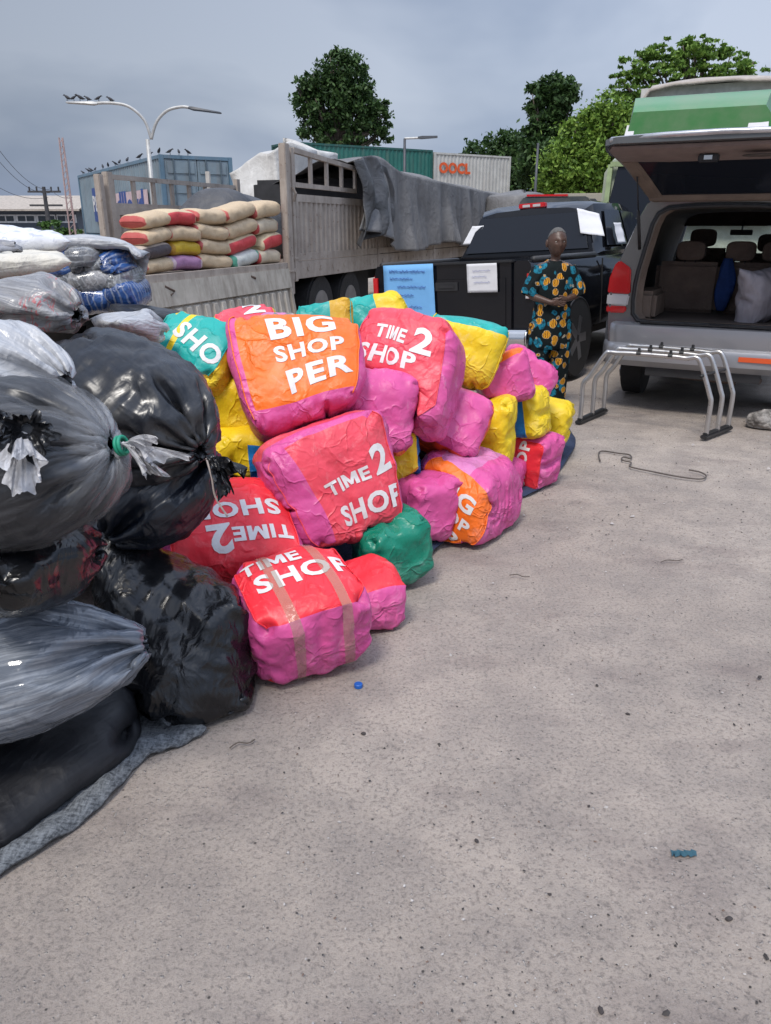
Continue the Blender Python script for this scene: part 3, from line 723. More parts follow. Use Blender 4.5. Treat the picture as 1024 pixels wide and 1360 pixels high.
# far belt of bushes and woodland closing the view
def far_wood():
    rg = np.random.default_rng(9); V = []
    for a, b, n_, h0 in ((-75, -36, 5000, 2.6), (2, 80, 15000, 5.5), (-40, 6, 5000, 2.4)):
        x = rg.uniform(a, b, n_); h = h0*(.72+.28*np.sin(x*.33)+.16*np.sin(x*.9+1)); y = 78+4*rg.normal(size=n_); z = h*rg.uniform(0, 1, n_)**.7; P = np.stack([x, y, z], 1)
        a_ = rg.normal(size=(n_, 3)); a_ /= np.linalg.norm(a_, axis=1)[:, None]; b_ = np.cross(a_, rg.normal(size=(n_, 3))); s_ = rg.uniform(.25, .6, (n_, 1)); V.append(np.stack([P-a_*s_, P+b_*s_*.5, P+a_*s_, P-b_*s_*.5], 1).reshape(-1, 3))
    V = np.vstack(V); me = bpy.data.meshes.new('far_wood'); me.from_pydata(V.tolist(), [], np.arange(len(V)).reshape(-1, 4).tolist()); tag(link('far_wood', me, LM), 'far off belt of green bushes and trees along the edge of the lot', 'bushes', kind='stuff')
far_wood()
# ---------------------------------------------------------------- shipping containers
def corr(m, x0, x1, z0, z1, y, per=.28, dep=.036, sgn=1, M=None):
    """trapezoid corrugation on the plane y, ribs upright"""
    n = max(1, round((x1-x0)/per)); p = (x1-x0)/n; V = []; 
    for i in range(n):
        for f_, d_ in ((0, 0), (.3, 0), (.5, dep), (.8, dep)): V.append((x0+(i+f_)*p, y+sgn*d_))
    V.append((x1, y)); k = len(V)
    m.add([(a, b, z0) for a, b in V]+[(a, b, z1) for a, b in V], [(i, i+1, k+i+1, k+i) for i in range(k-1)], M)
def flat_text(tx, size, mat, M, parent, name='lettering', bold=.04, xs=1., depth=.004, sp=1.05):
    cu = bpy.data.curves.new('t', 'FONT'); cu.body = tx; cu.size = size*1.38; cu.align_x = 'CENTER'; cu.align_y = 'CENTER'; cu.offset = size*bold; cu.extrude = depth; cu.resolution_u = 3; cu.space_character = sp
    ob = bpy.data.objects.new('t', cu); C.objects.link(ob); bpy.context.view_layer.update()
    me = bpy.data.meshes.new_from_object(ob.evaluated_get(bpy.context.evaluated_depsgraph_get())); bpy.data.objects.remove(ob); bpy.data.curves.remove(cu)
    me.transform(M @ Matrix.Diagonal((xs, 1, 1, 1))); me.name = name; return link(name, me, mat, parent)
def steel(name, col, rust=.35, ro=.5):
    t = NT(name); n1 = t.noise(1.2, 8, .65); n2 = t.noise(3, 8, .7, st=(1, 1, .15)); n3 = t.noise(9, 6, .7)
    c = t.mix(t.ramp(n1, ((.3, 0.), (.7, 1.))), tuple(x*.7 for x in col), col); c = t.mix(t.ramp(n2, ((.5, 0.), (.72, rust))), c, (.22, .16, .13))
    c = t.mix(t.ramp(n3, ((.62, 0.), (.72, rust*1.6))), c, (.12, .055, .03)); t.set(col=c, ro=ro); return t.m
FRONT = Matrix(((1, 0, 0, 0), (0, 0, -1, 0), (0, 1, 0, 0), (0, 0, 0, 1)))      # text plane facing -y
def container(p0, ang, ln, z0, mat, label, name='shipping_container', frame=None, doors=None, hh=2.59, group=None):
    """near long side on local y=0 facing -y, local x along the length"""
    o = empty(name, (p0[0], p0[1], z0), ang, label, 'container', group); W = 2.44; fr = frame or mat
    m = MB(); corr(m, .12, ln-.12, .16, hh-.12, .03, sgn=1); corr(m, .12, ln-.12, .16, hh-.12, W-.03, sgn=-1); m.build('side_panels', mat, o)
    m = MB()
    for x in (0, ln-.14):
        for y in (0, W-.14): m.box(x, x+.14, y, y+.14, .0, hh)
    for z in (0.003, hh-.117):
        for y in (.003, W-.117): m.box(.14, ln-.14, y, y+.114, z, z+.114)
        for x in (.003, ln-.117): m.box(x, x+.114, .14, W-.14, z, z+.114)
    m.box(.1, ln-.1, .1, W-.1, .08, .14); m.box(.1, ln-.1, .1, W-.1, hh-.06, hh-.02); m.build('corner_frame', fr, o, bevel=.01)
    for x, nm in ((.05, 'end_wall'), (ln-.05, 'end_wall')):
        if doors is not None and ((doors == 0) == (x < 1)): continue
        m = MB(); Mr = Matrix.Translation((x, 0, 0)) @ Matrix.Rotation(R(90), 4, 'Z'); corr(m, .14, W-.14, .12, hh-.12, 0, sgn=(-1 if x < 1 else 1), M=Mr); m.build(nm, mat, o)
    if doors is not None:
        x = .03 if doors == 0 else ln-.03; s_ = -1 if doors == 0 else 1
        for y0, y1 in ((.15, W/2-.01), (W/2+.01, W-.15)):
            m = MB(); m.box(min(x, x-s_*.05), max(x, x-s_*.05), y0, y1, .13, hh-.13)
            for z in (.25, .85, 1.45, 2.05): m.box(min(x, x+s_*.03), max(x, x+s_*.03), y0+.08, y1-.08, z, z+.36)
            dr = m.build('door', mat, o, bevel=.006); b = MB()
            for y in (y0+.28, y1-.28): b.cyl((x+s_*.055, y, .1), (x+s_*.055, y, hh-.1), .022, 8); b.box(min(x, x+s_*.08), max(x, x+s_*.08), y-.05, y+.05, 1.0, 1.06)
            b.build('lock_rod', plain('lock_rod_steel', (.13, .17, .2), .4, .6), dr)
    return o
cb = steel('blue_container_paint', (.20, .265, .31), .3)
blue_c = container((-7.2, 27.0), math.atan2(11.5, -7)-0, 13.0, 1.25, cb, 'faded blue shipping container with its door end towards the street lamp', frame=steel('blue_container_frame', (.12, .21, .29), .3), doors=0)
# local x runs away along (-.52,.85); its near long side faces local +y... the seen side is local y = W, so lay the box the other way
blue_c.rotation_euler.z = math.atan2(.855, -.52); blue_c.location = (-7.2+.855*2.44, 27.0+.52*2.44, 1.25)
SIDE = Matrix.Translation((0, 2.475, 0)) @ Matrix(((-1, 0, 0, 0), (0, 0, 1, 0), (0, 1, 0, 0), (0, 0, 0, 1)))   # text facing local +y
pw = plain('white_marking', (.62, .62, .62), .6); pb = plain('deep_blue_marking', (.02, .06, .24), .5)
m = MB(); m.box(8.55, 10.25, 2.455, 2.47, .62, 1.95); m.build('logo_panel', pb, blue_c)
m = MB(); m.box(1.7, 8.5, 2.455, 2.47, .62, 1.62); m.build('name_panel', plain('pinkish_panel', (.52, .40, .42), .6), blue_c)
flat_text('P&O', .62, pw, SIDE @ Matrix.Translation((-9.4, 1.3, .004)), blue_c, xs=1.0)
flat_text('Nedlloyd', .95, pb, SIDE @ Matrix.Translation((-5.1, 1.1, .004)), blue_c, xs=1.15, bold=.06)
m = MB()
for y in (.5, 1.8): m.box(-.1, 12.6, y, y+.14, .85, 1.17)
for x in (.8, 2.1, 9.5, 10.8):
    m.cyl((x, .1, .5), (x, .45, .5), .5, 20); m.cyl((x, 2., .5), (x, 2.35, .5), .5, 20)
ch = m.build('trailer_chassis', plain('chassis_black', (.03, .03, .032), .8)); ch.location = (blue_c.location.x, blue_c.location.y, 0); ch.rotation_euler = blue_c.rotation_euler
tag(ch, 'dark wheeled chassis carrying the faded blue container', 'trailer')
dirc = Vector((13.07, 8.4, 0)).normalized(); ang2 = math.atan2(8.4, 13.07)
gp = steel('green_container_paint', (.015, .13, .11), .25); wp = steel('white_container_paint', (.50, .50, .48), .25)
s0 = Vector((-5.07, 45.6, 0)); L_all = 15.55
wc = s0+dirc*(L_all-6.06); container((wc.x, wc.y), ang2, 6.06, 3.25, wp, 'white shipping container with OOCL lettering stacked on another container')
wtop = C.objects[-1]
woo = [o for o in C.objects if o.get('category') == 'container'][-1]
flat_text('OOCL', .56, plain('orange_red_marking', (.62, .09, .02), .6), FRONT.copy() @ Matrix.Translation((1.55, 1.72, .03)), woo, xs=1.05, bold=.07)
container((wc.x, wc.y), ang2, 6.06, .62, wp, 'white shipping container carrying the OOCL one above the tarpaulin', hh=2.6)
gc = s0; container((gc.x, gc.y), ang2, 9.4, 3.35, gp, 'dark green shipping container behind the slatted truck side', frame=steel('green_container_frame', (.012, .09, .08), .3))
container((gc.x, gc.y), ang2, 9.4, .72, gp, 'lower green shipping container under the other green one', hh=2.6)
# ---------------------------------------------------------------- street lamps, mast, poles, wires
galv = plain('galvanised_pole', (.42, .42, .41), .5, .3); lampdark = plain('lamp_housing', (.05, .055, .065), .5)
def street_lamp_double():
    Y = 26.2; b = at(206, 290, Y); o = empty('street_lamp', (b.x, Y, 0), 0, 'double armed street lamp behind the trucks with birds on its left arm', 'street lamp')
    j = at(201, 185, Y); zt = j.z; m = MB(); m.tube([(0, 0, 0), (0, 0, zt*.5), (0, 0, zt)], [.11, .085, .06], 12); m.build('pole', galv, o, True)
    for side, tip, pts in ((-1, (88, 136), [(201, 185), (192, 160), (172, 142), (150, 137), (128, 137)]), (1, (294, 150), [(201, 185), (208, 162), (222, 147), (240, 142), (252, 143)])):
        P = [at(x, y, Y)-Vector((b.x, Y, 0)) for x, y in pts]; m = MB(); m.tube(catmull(P, 6), .045, 10); m.build('arm', galv, o, True)
        a = P[-1]; t_ = at(*tip, Y)-Vector((b.x, Y, 0)); m = MB(); d_ = (t_-a); n_ = Vector((0, .13, 0)); u = Vector((0, 0, .05))
        rings = [[a+d_*k+n_*q*w_+u*e*h_ for (q, e) in ((-1, -.6), (-.6, -1), (.6, -1), (1, -.6), (.7, .6), (-.7, .6))] for k, w_, h_ in ((-.05, .4, .8), (.1, .8, 1.3), (.35, 1., 1.), (.95, .9, .6), (1, .6, .4))]
        m.loft(rings); m.build('lamp_head', galv if side < 0 else lampdark, o, bevel=.008)
    return o
street_lamp_double()
def small_lamp(px, ytop, Y, armpx, label):
    b = at(px, 250, Y); t_ = at(px, ytop, Y); o = empty('street_lamp', (b.x, Y, 0), 0, label, 'street lamp')
    m = MB(); m.tube([(0, 0, 0), (0, 0, t_.z)], [.1, .06], 10); m.build('pole', lampdark, o, True)
    if armpx:
        e_ = at(*armpx, Y)-Vector((b.x, Y, 0)); m = MB(); m.tube([(0, 0, t_.z-.1), (0, 0, t_.z), e_*.45+Vector((0, 0, t_.z))*.55], .05, 8); m.build('arm', galv, o)
        m = MB(); a = e_*.4+Vector((0, 0, t_.z))*.6; m.loft([[a.lerp(e_, k)+Vector((0, y*w_, z*w_)) for y, z in ((-.16, -.05), (.16, -.05), (.14, .07), (-.14, .07))] for k, w_ in ((0, .7), (.2, 1), (1, .7))]); m.build('lamp_head', lampdark, o)
    return o
small_lamp(537, 184, 40, (581, 182), 'single armed street lamp over the green and white containers')
small_lamp(711, 190, 44, None, 'thin grey pole in front of the dark trees')
def bird(p, rz, seed, label, group):
    rg = random.Random(seed); m = MB(); s_ = rg.uniform(.62, .8)
    sp = [(-.2, .10, .005), (-.14, .10, .022), (-.08, .12, .05), (0, .15, .062), (.06, .18, .05), (.1, .21, .032), (.125, .235, .034), (.155, .235, .02), (.2, .225, .004)]
    m.loft([[(x*s_, math.cos(a)*r*s_, (z+math.sin(a)*r*1.05)*s_) for a in [k*PI/4 for k in range(8)]] for x, z, r in sp])
    for y in (-.02, .02): m.tube([(0.01, y, .11*s_), (.01, y, 0)], .006, 5)
    o = m.build('bird', MAT['bird'], None, True); o.location = p; o.rotation_euler = (0, 0, rz); tag(o, label, 'bird', group); return o
MAT['bird'] = plain('dark_feathers', (.025, .025, .03), .7)
for k, (x, y) in enumerate(((90, 134), (98, 133.5), (107, 134), (117, 134.5), (131, 134), (147, 136))):
    q = at(x, y+1, 26.2); q.z += .0; bird(q, (2.8, .2, 3.3, 3.0, .1, 2.9)[k], k, 'small dark bird perched on the left arm of the double street lamp', 'birds on the street lamp')
for k in range(12):
    f_ = [.02, .1, .2, .33, .42, .47, .56, .63, .74, .80, .84, .93][k]; q = Vector((-7.2, 27, 3.84))+Vector((-.52, .855, 0)).normalized()*13*f_; q += Vector((.07, .04, 0))
    bird(q, random.Random(k).uniform(0, 6.28), k+20, 'small dark bird perched along the roof edge of the faded blue container', 'birds on the blue container')
for k in range(3):
    q = Vector((-7.2, 27, 3.84))+Vector((.855, .52, 0))*(.35+k*.3); bird(q, k*2., k+40, 'small dark bird perched at the near roof corner of the blue container', 'birds on the container corner')
wood = plain('weathered_pole', (.26, .20, .17), .85, sc=3)
b = at(97, 300, 34); t_ = at(89, 183, 34)
o = empty('mast', (b.x-.0, 34, 0), 0, 'pale weathered mast standing at the far end of the blue container', 'mast'); m = MB()
for dx, dy in ((-.14, -.14), (.14, -.14), (0, .16)): m.tube([(dx, dy, 0), (dx*.5, dy*.5, t_.z)], .035, 6)
for k in range(22):
    z = k*t_.z/22; f_ = 1-.5*k/22
    m.tube([(-.14*f_, -.14*f_, z), (.14*f_, -.14*f_, z+t_.z/22)], .014, 4); m.tube([(.14*f_, -.14*f_, z), (0, .16*f_, z+t_.z/22)], .014, 4)
m.build('lattice', plain('reddish_lattice', (.36, .26, .25), .7), o)
b = at(68, 320, 46); o = empty('utility_pole', (b.x, 46, 0), 0, 'dark utility pole with crossarms in front of the low building', 'utility pole'); zt = at(65, 248, 46).z
m = MB(); m.tube([(0, 0, 0), (0, 0, zt)], [.16, .1], 8); m.build('pole', plain('dark_pole', (.05, .05, .055), .8), o)
m = MB()
for z in (zt-.3, zt-1.0): m.box(-.9, .9, -.05, .05, z, z+.1)
for x in (-.8, -.4, .4, .8): m.cyl((x, 0, zt-.2), (x, 0, zt), .05, 6)
m.build('crossarm', plain('dark_crossarm', (.05, .05, .055), .8), o)
wm = plain('black_wire', (.03, .03, .035), .6)
for k, (a, b_, sag) in enumerate((((-8, 190, 38), (66, 252, 46), .5), ((-8, 206, 40), (66, 256, 46), .5), ((66, 250, 46), (96, 262, 34), .2), ((-8, 245, 44), (64, 262, 46), .3))):
    A_ = at(*a); B_ = at(*b_); pts = [A_.lerp(B_, t_/12)-Vector((0, 0, sag*4*(t_/12)*(1-t_/12))) for t_ in range(13)]
    m = MB(); m.tube(pts, .012, 5); o = m.build('power_line', wm); tag(o, 'thin power line crossing the sky left of the mast', 'power line', 'power lines')
# ---------------------------------------------------------------- low building on the left
def low_building():
    Y = 60; a = at(-60, 325, Y); b = at(107, 325, Y); o = empty('low_building', (a.x, Y, 0), 0, 'low dark walled building with pale roof and white framed windows', 'building'); L_ = b.x-a.x
    wl = plain('slate_wall', (.07, .085, .11), .8); zt = at(60, 278, Y).z; zr = at(60, 263, Y).z
    m = MB(); m.box(0, L_, 0, 8, -.1, zt); m.build('wall', wl, o)
    m = MB(); m.add([(-.6, -.8, zt), (L_+.5, -.8, zt), (L_+.5, 4, zr+.3), (-.6, 4, zr+.3), (-.6, 8.8, zt), (L_+.5, 8.8, zt)], [(0, 1, 2, 3), (3, 2, 5, 4), (0, 3, 4), (1, 5, 2)]); m.box(-.6, L_+.5, -.8, -.7, zt-.12, zt-.01); m.build('roof', plain('beige_roof', (.42, .37, .32), .8, bump=.03), o)
    m = MB(); zb = at(60, 298, Y).z; m.box(-.3, L_+.2, -1.2, -.01, zb-.5, zb-.35); m.build('canopy', plain('canopy_grey', (.2, .21, .23), .7), o)
    for px in (-30, 8, 35, 62, 88):
        q = at(px, 290, Y).x-a.x; z0 = at(60, 296, Y).z; z1 = at(60, 285, Y).z
        m = MB(); m.box(q-.75, q+.75, -.06, -.01, z0, z1)
        fr = m.build('window', plain('white_frame', (.6, .6, .6), .6) if 'wf' not in MAT else MAT['wf'], o); m = MB(); m.box(q-.58, q-.05, -.09, -.061, z0+.12, z1-.1); m.box(q+.05, q+.58, -.09, -.061, z0+.12, z1-.1); m.build('pane', plain('dark_pane', (.03, .04, .05), .15), fr)
low_building()
m = MB(); a = at(-60, 330, 52); b = at(300, 330, 52)
m.box(a.x, b.x+2, 52, 52.2, 0, 1.5); o = m.build('boundary_wall', plain('grey_wall', (.16, .16, .165), .9)); tag(o, 'low dark grey boundary wall below the building on the left', 'wall')
# ---------------------------------------------------------------- flatbed truck with dropside
tan = NT('dusty_tan_paint'); _a = tan.noise(2.5, 8, .7); _b = tan.noise(6, 8, .7, st=(1, 1, .12)); _c = tan.noise(14, 6, .7)
_k = tan.mix(tan.ramp(_a, ((.3, 0.), (.7, 1.))), (.28, .235, .20), (.44, .385, .335)); _k = tan.mix(tan.ramp(_b, ((.48, 0.), (.7, .6))), _k, (.16, .125, .105)); _k = tan.mix(tan.ramp(_c, ((.6, 0.), (.68, .7))), _k, (.11, .05, .03))
tan.set(col=_k, ro=.75); tan.bump(_c, .004); TAN = tan.m
tan2 = NT('pale_worn_panel'); _a = tan2.noise(3, 8, .7); _b = tan2.noise(7, 8, .7, st=(1, 1, .1)); _k = tan2.mix(tan2.ramp(_a, ((.3, 0.), (.7, 1.))), (.31, .285, .24), (.48, .44, .38)); _k = tan2.mix(tan2.ramp(_b, ((.46, 0.), (.68, .65))), _k, (.16, .13, .105)); tan2.set(col=_k, ro=.8); TAN2 = tan2.m
blk = plain('underbody_black', (.012, .012, .013), .85); rub = plain('tyre_rubber', (.018, .018, .019), .8, bump=.01, bsc=30)
def tarp_mat(name, c1, c2, ro=.75):
    t = NT(name); a = t.noise(1.3, 8, .65); b = t.noise(5, 7, .7, st=(1, 1, .2)); c = t.mix(t.ramp(a, ((.3, 0.), (.7, 1.))), c1, c2); c = t.mix(t.ramp(b, ((.5, 0.), (.75, .5))), c, tuple(x*1.5 for x in c2)); t.set(col=c, ro=ro); t.bump(t.noise(5, 7, .6, dist=.8), .05, .7); return t.m
TARP = tarp_mat('grey_tarpaulin', (.10, .10, .105), (.175, .17, .168)); TARPD = tarp_mat('dark_tarpaulin', (.028, .03, .034), (.07, .07, .075), .5)
truck = empty('flatbed_truck', (-2.52, 8.2, 0), math.atan2(.941, .339), 'dusty tan flatbed truck with one dropside lowered and grey tarpaulin over its load', 'truck')
BZ = 1.2; W_ = 2.6; TL = 19.0
m = MB(); m.box(-.15, TL, .06, W_-.06, BZ-.06, BZ); m.build('bed_floor', plain('bed_planks', (.16, .12, .09), .9), truck)
m = MB(); m.box(-.15, TL, -.02, .055, BZ-.22, BZ+.02); m.box(-.15, TL, W_-.055, W_+.02, BZ-.22, BZ+.02); m.box(-.2, -.151, -.02, W_+.02, BZ-.22, BZ+.02)
for k in range(40): m.box(.3+k*.46, .36+k*.46, -.03, -.021, BZ-.12, BZ-.06)
m.build('bed_rail', TAN, truck, bevel=.006)
m = MB()
for y in (.75, 1.75): m.box(0, TL, y, y+.12, .7, BZ-.07)
for k in range(12): m.box(.4+1.5*k, .5+1.5*k, .1, W_-.1, BZ-.2, BZ-.07)
m.box(9, 10.5, .1, .6, .45, 1.0); m.box(3.4, 4.0, .3, 2.5, .35, 1.0); m.box(6.5, 7.3, .3, 2.5, .3, 1.0); m.box(7.4, 9, 1.5, 2.5, .3, 1.0); m.build('chassis', blk, truck)  # black boxes spanning the frame are added, standing in for the underside shadow
for x in (1.2, 2.4, 4.6, 5.8, 16):
    for y in (.05, 2.15):
        m = MB(); m.cyl((x, y, .5), (x, y+.4, .5), .5, 28); w1 = m.build('wheel', rub, truck, bevel=.03); m = MB(); m.cyl((x, y-.01, .5), (x, y+.41, .5), .26, 20); m.build('rim', plain('rim_grey', (.2, .19, .18), .6), w1)
# lowered dropside: hinged at the bed edge, hanging out and down
m = MB(); Mp = Matrix.Translation((0, -.03, BZ-.16)) @ Matrix.Rotation(R(-9), 4, 'X')
m.box(.0, 3.3, -.05, 0, -.16, .10, Mp); m.box(0, 3.3, -.05, 0, -1.02, -.94, Mp); m.box(0, .07, -.05, 0, -.94, -.16, Mp); m.box(3.23, 3.3, -.05, 0, -.94, -.16, Mp)
m.box(0.06, 3.24, -.012, -.004, -.95, -.15, Mp)
n = 17
for k in range(n):
    x = .1+k*(3.1/n); m.add([(x, -.012, -.17), (x+.03, -.048, -.2), (x+.115, -.048, -.2), (x+.145, -.012, -.17), (x, -.012, -.93), (x+.03, -.048, -.93), (x+.115, -.048, -.93), (x+.145, -.012, -.93)], [(0, 4, 5, 1), (1, 5, 6, 2), (2, 6, 7, 3), (0, 1, 2, 3)], Mp)
m.build('lowered_side_panel', TAN2, truck, bevel=.004)
m = MB(); m.tube([(.35, -.06, BZ-.1), (.5, -.075, BZ-.16), (.42, -.075, BZ-.2)], .018, 6); m.build('latch', plain('rusty_latch_bar', (.09, .06, .045), .8), truck); m = MB(); m.tube([(2.2, -.06, BZ-.1), (2.3, -.075, BZ-.13)], .018, 6); m.build('latch', plain('rusty_latch', (.09, .06, .045), .8), truck)
def post(x, y, z0, z1, w=.13, name='post', mat=None):
    m = MB(); m.box(x, x+w, y, y+.1, z0, z1); m.box(x-.02, x+w+.02, y-.012, y+.112, z0+.3, z0+.34); m.build(name, mat or TAN, truck, bevel=.01)
post(3.36, -.04, .78, 2.74, .15); post(3.56, -.03, .95, 2.70, .1); post(6.95, -.03, BZ-.2, 2.2, .09); post(10.5, -.03, BZ-.2, 2.1, .09); post(14, -.03, BZ-.2, 2.1, .09)
m = MB(); m.tube([(3.5, -.06, 2.2), (3.52, -.1, 2.12), (3.54, -.06, 2.02)], .02, 6); m.build('hook', plain('rusty_hook', (.2, .17, .15), .7), truck)
def side_panel(x0, x1, y, z0, z1):
    m = MB(); m.box(x0, x1, y, y+.04, z1-.1, z1); m.box(x0, x1, y, y+.04, z0, z0+.1); m.box(x0, x0+.08, y, y+.04, z0+.1, z1-.1); m.box(x1-.08, x1, y, y+.04, z0+.1, z1-.1)
    corr(m, x0+.08, x1-.08, z0+.1, z1-.1, y+.035, .17, .03, -1); m.build('side_panel', TAN, truck)
side_panel(3.68, 6.93, -.02, BZ+.03, 2.12); side_panel(7.06, 10.48, -.02, BZ+.03, 2.1); side_panel(10.6, 13.98, -.02, BZ+.03, 2.1); side_panel(14.1, 18.9, -.02, BZ+.03, 2.1)
side_panel(3.1, 6.9, W_-.02, BZ+.03, 1.95); side_panel(7, 13, W_-.02, BZ+.03, 1.95)
def rails(x0, x1, y, zb, zt, n_, drop=0):
    m = MB(); m.tube([(x0, y, zt), (x1, y, zt-drop)], .045, 4); m.tube([(x0, y, zb), (x1, y, zb)], .045, 4)
    for k in range(n_+1):
        x = x0+(x1-x0)*k/n_; m.box(x-.035, x+.035, y-.02, y+.02, zb, zt-drop*k/n_)
    m.build('slatted_rail', TAN, truck)
rails(3.7, 6.0, .02, 2.24, 2.68, 4, .1)
rails(3.15, 6.6, W_+.04, 1.98, 2.36, 7, 0)
post(2.98, W_-.03, .95, 2.42, .13); post(2.80, W_-.03, 1.0, 2.38, .1); m = MB(); corr(m, 3.15, 3.9, 1.25, 1.95, W_+.06, .16, .03); m.build('side_panel', TAN, truck)
m = MB(); m.box(6.62, 6.72, W_-.02, W_+.06, 1.2, 2.5); m.build('post', TAN, truck)
# tarpaulin over the long load
def tarp(name, label, fn, nu, nv, mat, parent=None, thick=.012):
    V = [fn(i/nu, j/nv) for i in range(nu+1) for j in range(nv+1)]; F = [(i*(nv+1)+j, (i+1)*(nv+1)+j, (i+1)*(nv+1)+j+1, i*(nv+1)+j+1) for i in range(nu) for j in range(nv)]
    m = MB(); m.add(V, F); o = m.build(name, mat, parent, True); md = o.modifiers.new('thick', 'SOLIDIFY'); md.thickness = thick
    dg = bpy.context.evaluated_depsgraph_get(); me = bpy.data.meshes.new_from_object(o.evaluated_get(dg)); o.modifiers.clear(); o.data = me
    if label: tag(o, label, 'tarpaulin')
    return o
def N3(x, y, z): return noise.noise(Vector((x, y, z)))
def f_main(u, v):
    s_ = 5.75+13.2*u; ft = N3(s_*.5, 3, 0)
    # the front edge of the tarpaulin sweeps back towards the top
    if v < .38:
        t_ = v/.38; y = W_*.98*(1-t_); s_ += 1.6*(1-t_)*(1-u); z = 2.58+.28*math.sin(PI*t_)**.6+.1*N3(s_*.8, y, 2)+.16*math.exp(-((s_-7.2)/1.2)**2)*t_-.12*u-.55*(1-t_)*math.exp(-((s_-6.2)/1.8)**2)
        return (s_, y, z)
    t_ = (v-.38)/.62; bot = 1.30+.30*max(0, 1-(s_-5.75)/1.8)+.06*math.sin(s_*1.3)-.1*min(1, max(0, (s_-12)/4))+.05*N3(s_, 0, 5)
    zt = 2.66-.12*u+.18*math.exp(-((s_-6.6)/.9)**2); z = zt+(bot-zt)*t_
    fold = .11*t_**.7*math.sin(s_*4.3+2*N3(s_*.7, t_, 7))+.07*t_*math.sin(s_*9.1+3*N3(s_*.6, 2, 7))+.12*N3(s_*1.1, t_*1.5, 4)*t_
    big = .30*t_*math.exp(-((s_-6.2)/.5)**2)
    return (s_-.45*t_*math.exp(-((s_-5.75)/1.2)**2)*(1-2.0*(1-t_)), -.12-.10*t_+fold*.8-big-.03, z)
mt = tarp('tarpaulin', 'grey tarpaulin draped over the load and side of the tan truck', f_main, 190, 46, TARP); mt.location = truck.location; mt.rotation_euler = truck.rotation_euler
def f_flap(u, v):        # the loose darker flap hanging at the front end
    s_ = 5.35+1.5*u+.3*v*u; z = 2.78-.25*abs(u-.5)-1.28*v+.22*u*v; y = -.22-.16*math.sin(u*5)*v-.12*math.sin(u*13+2*v)*v+.1*N3(u*4, v*3, 9)-.10*math.sin(v*3)
    return (s_+.12*math.sin(v*4), y, z)
o = tarp('tarpaulin', 'loose dark tarpaulin flap bunched where the slatted rail ends', f_flap, 60, 50, TARPD); o.location = truck.location; o.rotation_euler = truck.rotation_euler
def f_heap(u, v):        # folded dark tarp on the bed behind the sacks
    x = 3.3+3.1*u; y = .9+1.6*v; x += .35; r = math.sin(PI*u)**.45*math.sin(PI*v)**.5
    z = BZ+.02+r*(1.05-.25*u+.16*N3(x*1.6, y*1.6, 1)+.1*math.sin(x*5+y*3)+.2*math.exp(-((u-.2)/.15)**2))
    return (x, y, z)
o = tarp('tarpaulin', 'dark tarpaulin folded in a heap on the truck bed behind the rice sacks', f_heap, 60, 40, TARPD); o.location = truck.location; o.rotation_euler = truck.rotation_euler
# ---- load under the tarpaulin
m = MB(); m.box(7, 18.8, .1, W_-.1, BZ+.01, 2.5); o = m.build('covered_load', plain('load_dark', (.035, .035, .038), .9), None, bevel=.08); o.location = truck.location; o.rotation_euler = truck.rotation_euler; tag(o, 'stacked load hidden beneath the long grey tarpaulin', 'load')
# ---------------------------------------------------------------- rice sacks on the truck bed
def rice_mat(name, base, band, w=.04, stripe=None):
    t = NT(name); uv = t.n('ShaderNodeTexCoord').outputs['UV']; v = t.n('ShaderNodeSeparateXYZ', {0: uv}).outputs[1]; u = t.n('ShaderNodeSeparateXYZ', {0: uv}).outputs[0]
    w0 = t.noise(12, 4, .6); vj = t.math('ADD', v, t.math('MULTIPLY', t.math('SUBTRACT', w0, .5), .07))
    k = t.ramp(vj, ((0., 1.), (w, 1.), (w+.015, 0.), (1-w-.015, 0.), (1-w, 1.), (1., 1.)))
    wv = t.n('ShaderNodeTexWave', {'Vector': uv, 'Scale': 22., 'Distortion': 1.}, bands_direction='Y').outputs[0]
    c0 = t.mix(wv, tuple(x*.72 for x in base), base); c0 = t.mix(t.ramp(t.noise(5, 6, .7), ((.45, 0.), (.75, .4))), c0, tuple(x*.6 for x in base))
    if stripe:
        ks = t.ramp(u, ((0., 0.), (.40, 0.), (.42, 1.), (.72, 1.), (.74, 0.), (1., 0.))); c0 = t.mix(ks, c0, stripe)
    t.set(col=t.mix(k, c0, band), ro=.6); t.bump(t.noise(18, 5, .6), .012, .7); return t.m
RM = {'r': rice_mat('rice_sack', (.62, .47, .30), (.44, .08, .07)), 'c': rice_mat('pale_rice_sack', (.66, .55, .40), (.46, .06, .06), .07),
      's': rice_mat('striped_rice_sack', (.66, .52, .33), (.62, .50, .32), .05, (.52, .045, .05)), 'y': rice_mat('yellow_sack', (.60, .40, .02), (.42, .22, .02), .08),
      'v': rice_mat('violet_sack', (.36, .18, .33), (.50, .38, .42), .1), 'k': rice_mat('dark_based_sack', (.55, .47, .40), (.10, .07, .08), .03, (.07, .055, .06)), 'w': rice_mat('white_green_sack', (.60, .62, .58), (.08, .30, .20), .12)}
SK = []
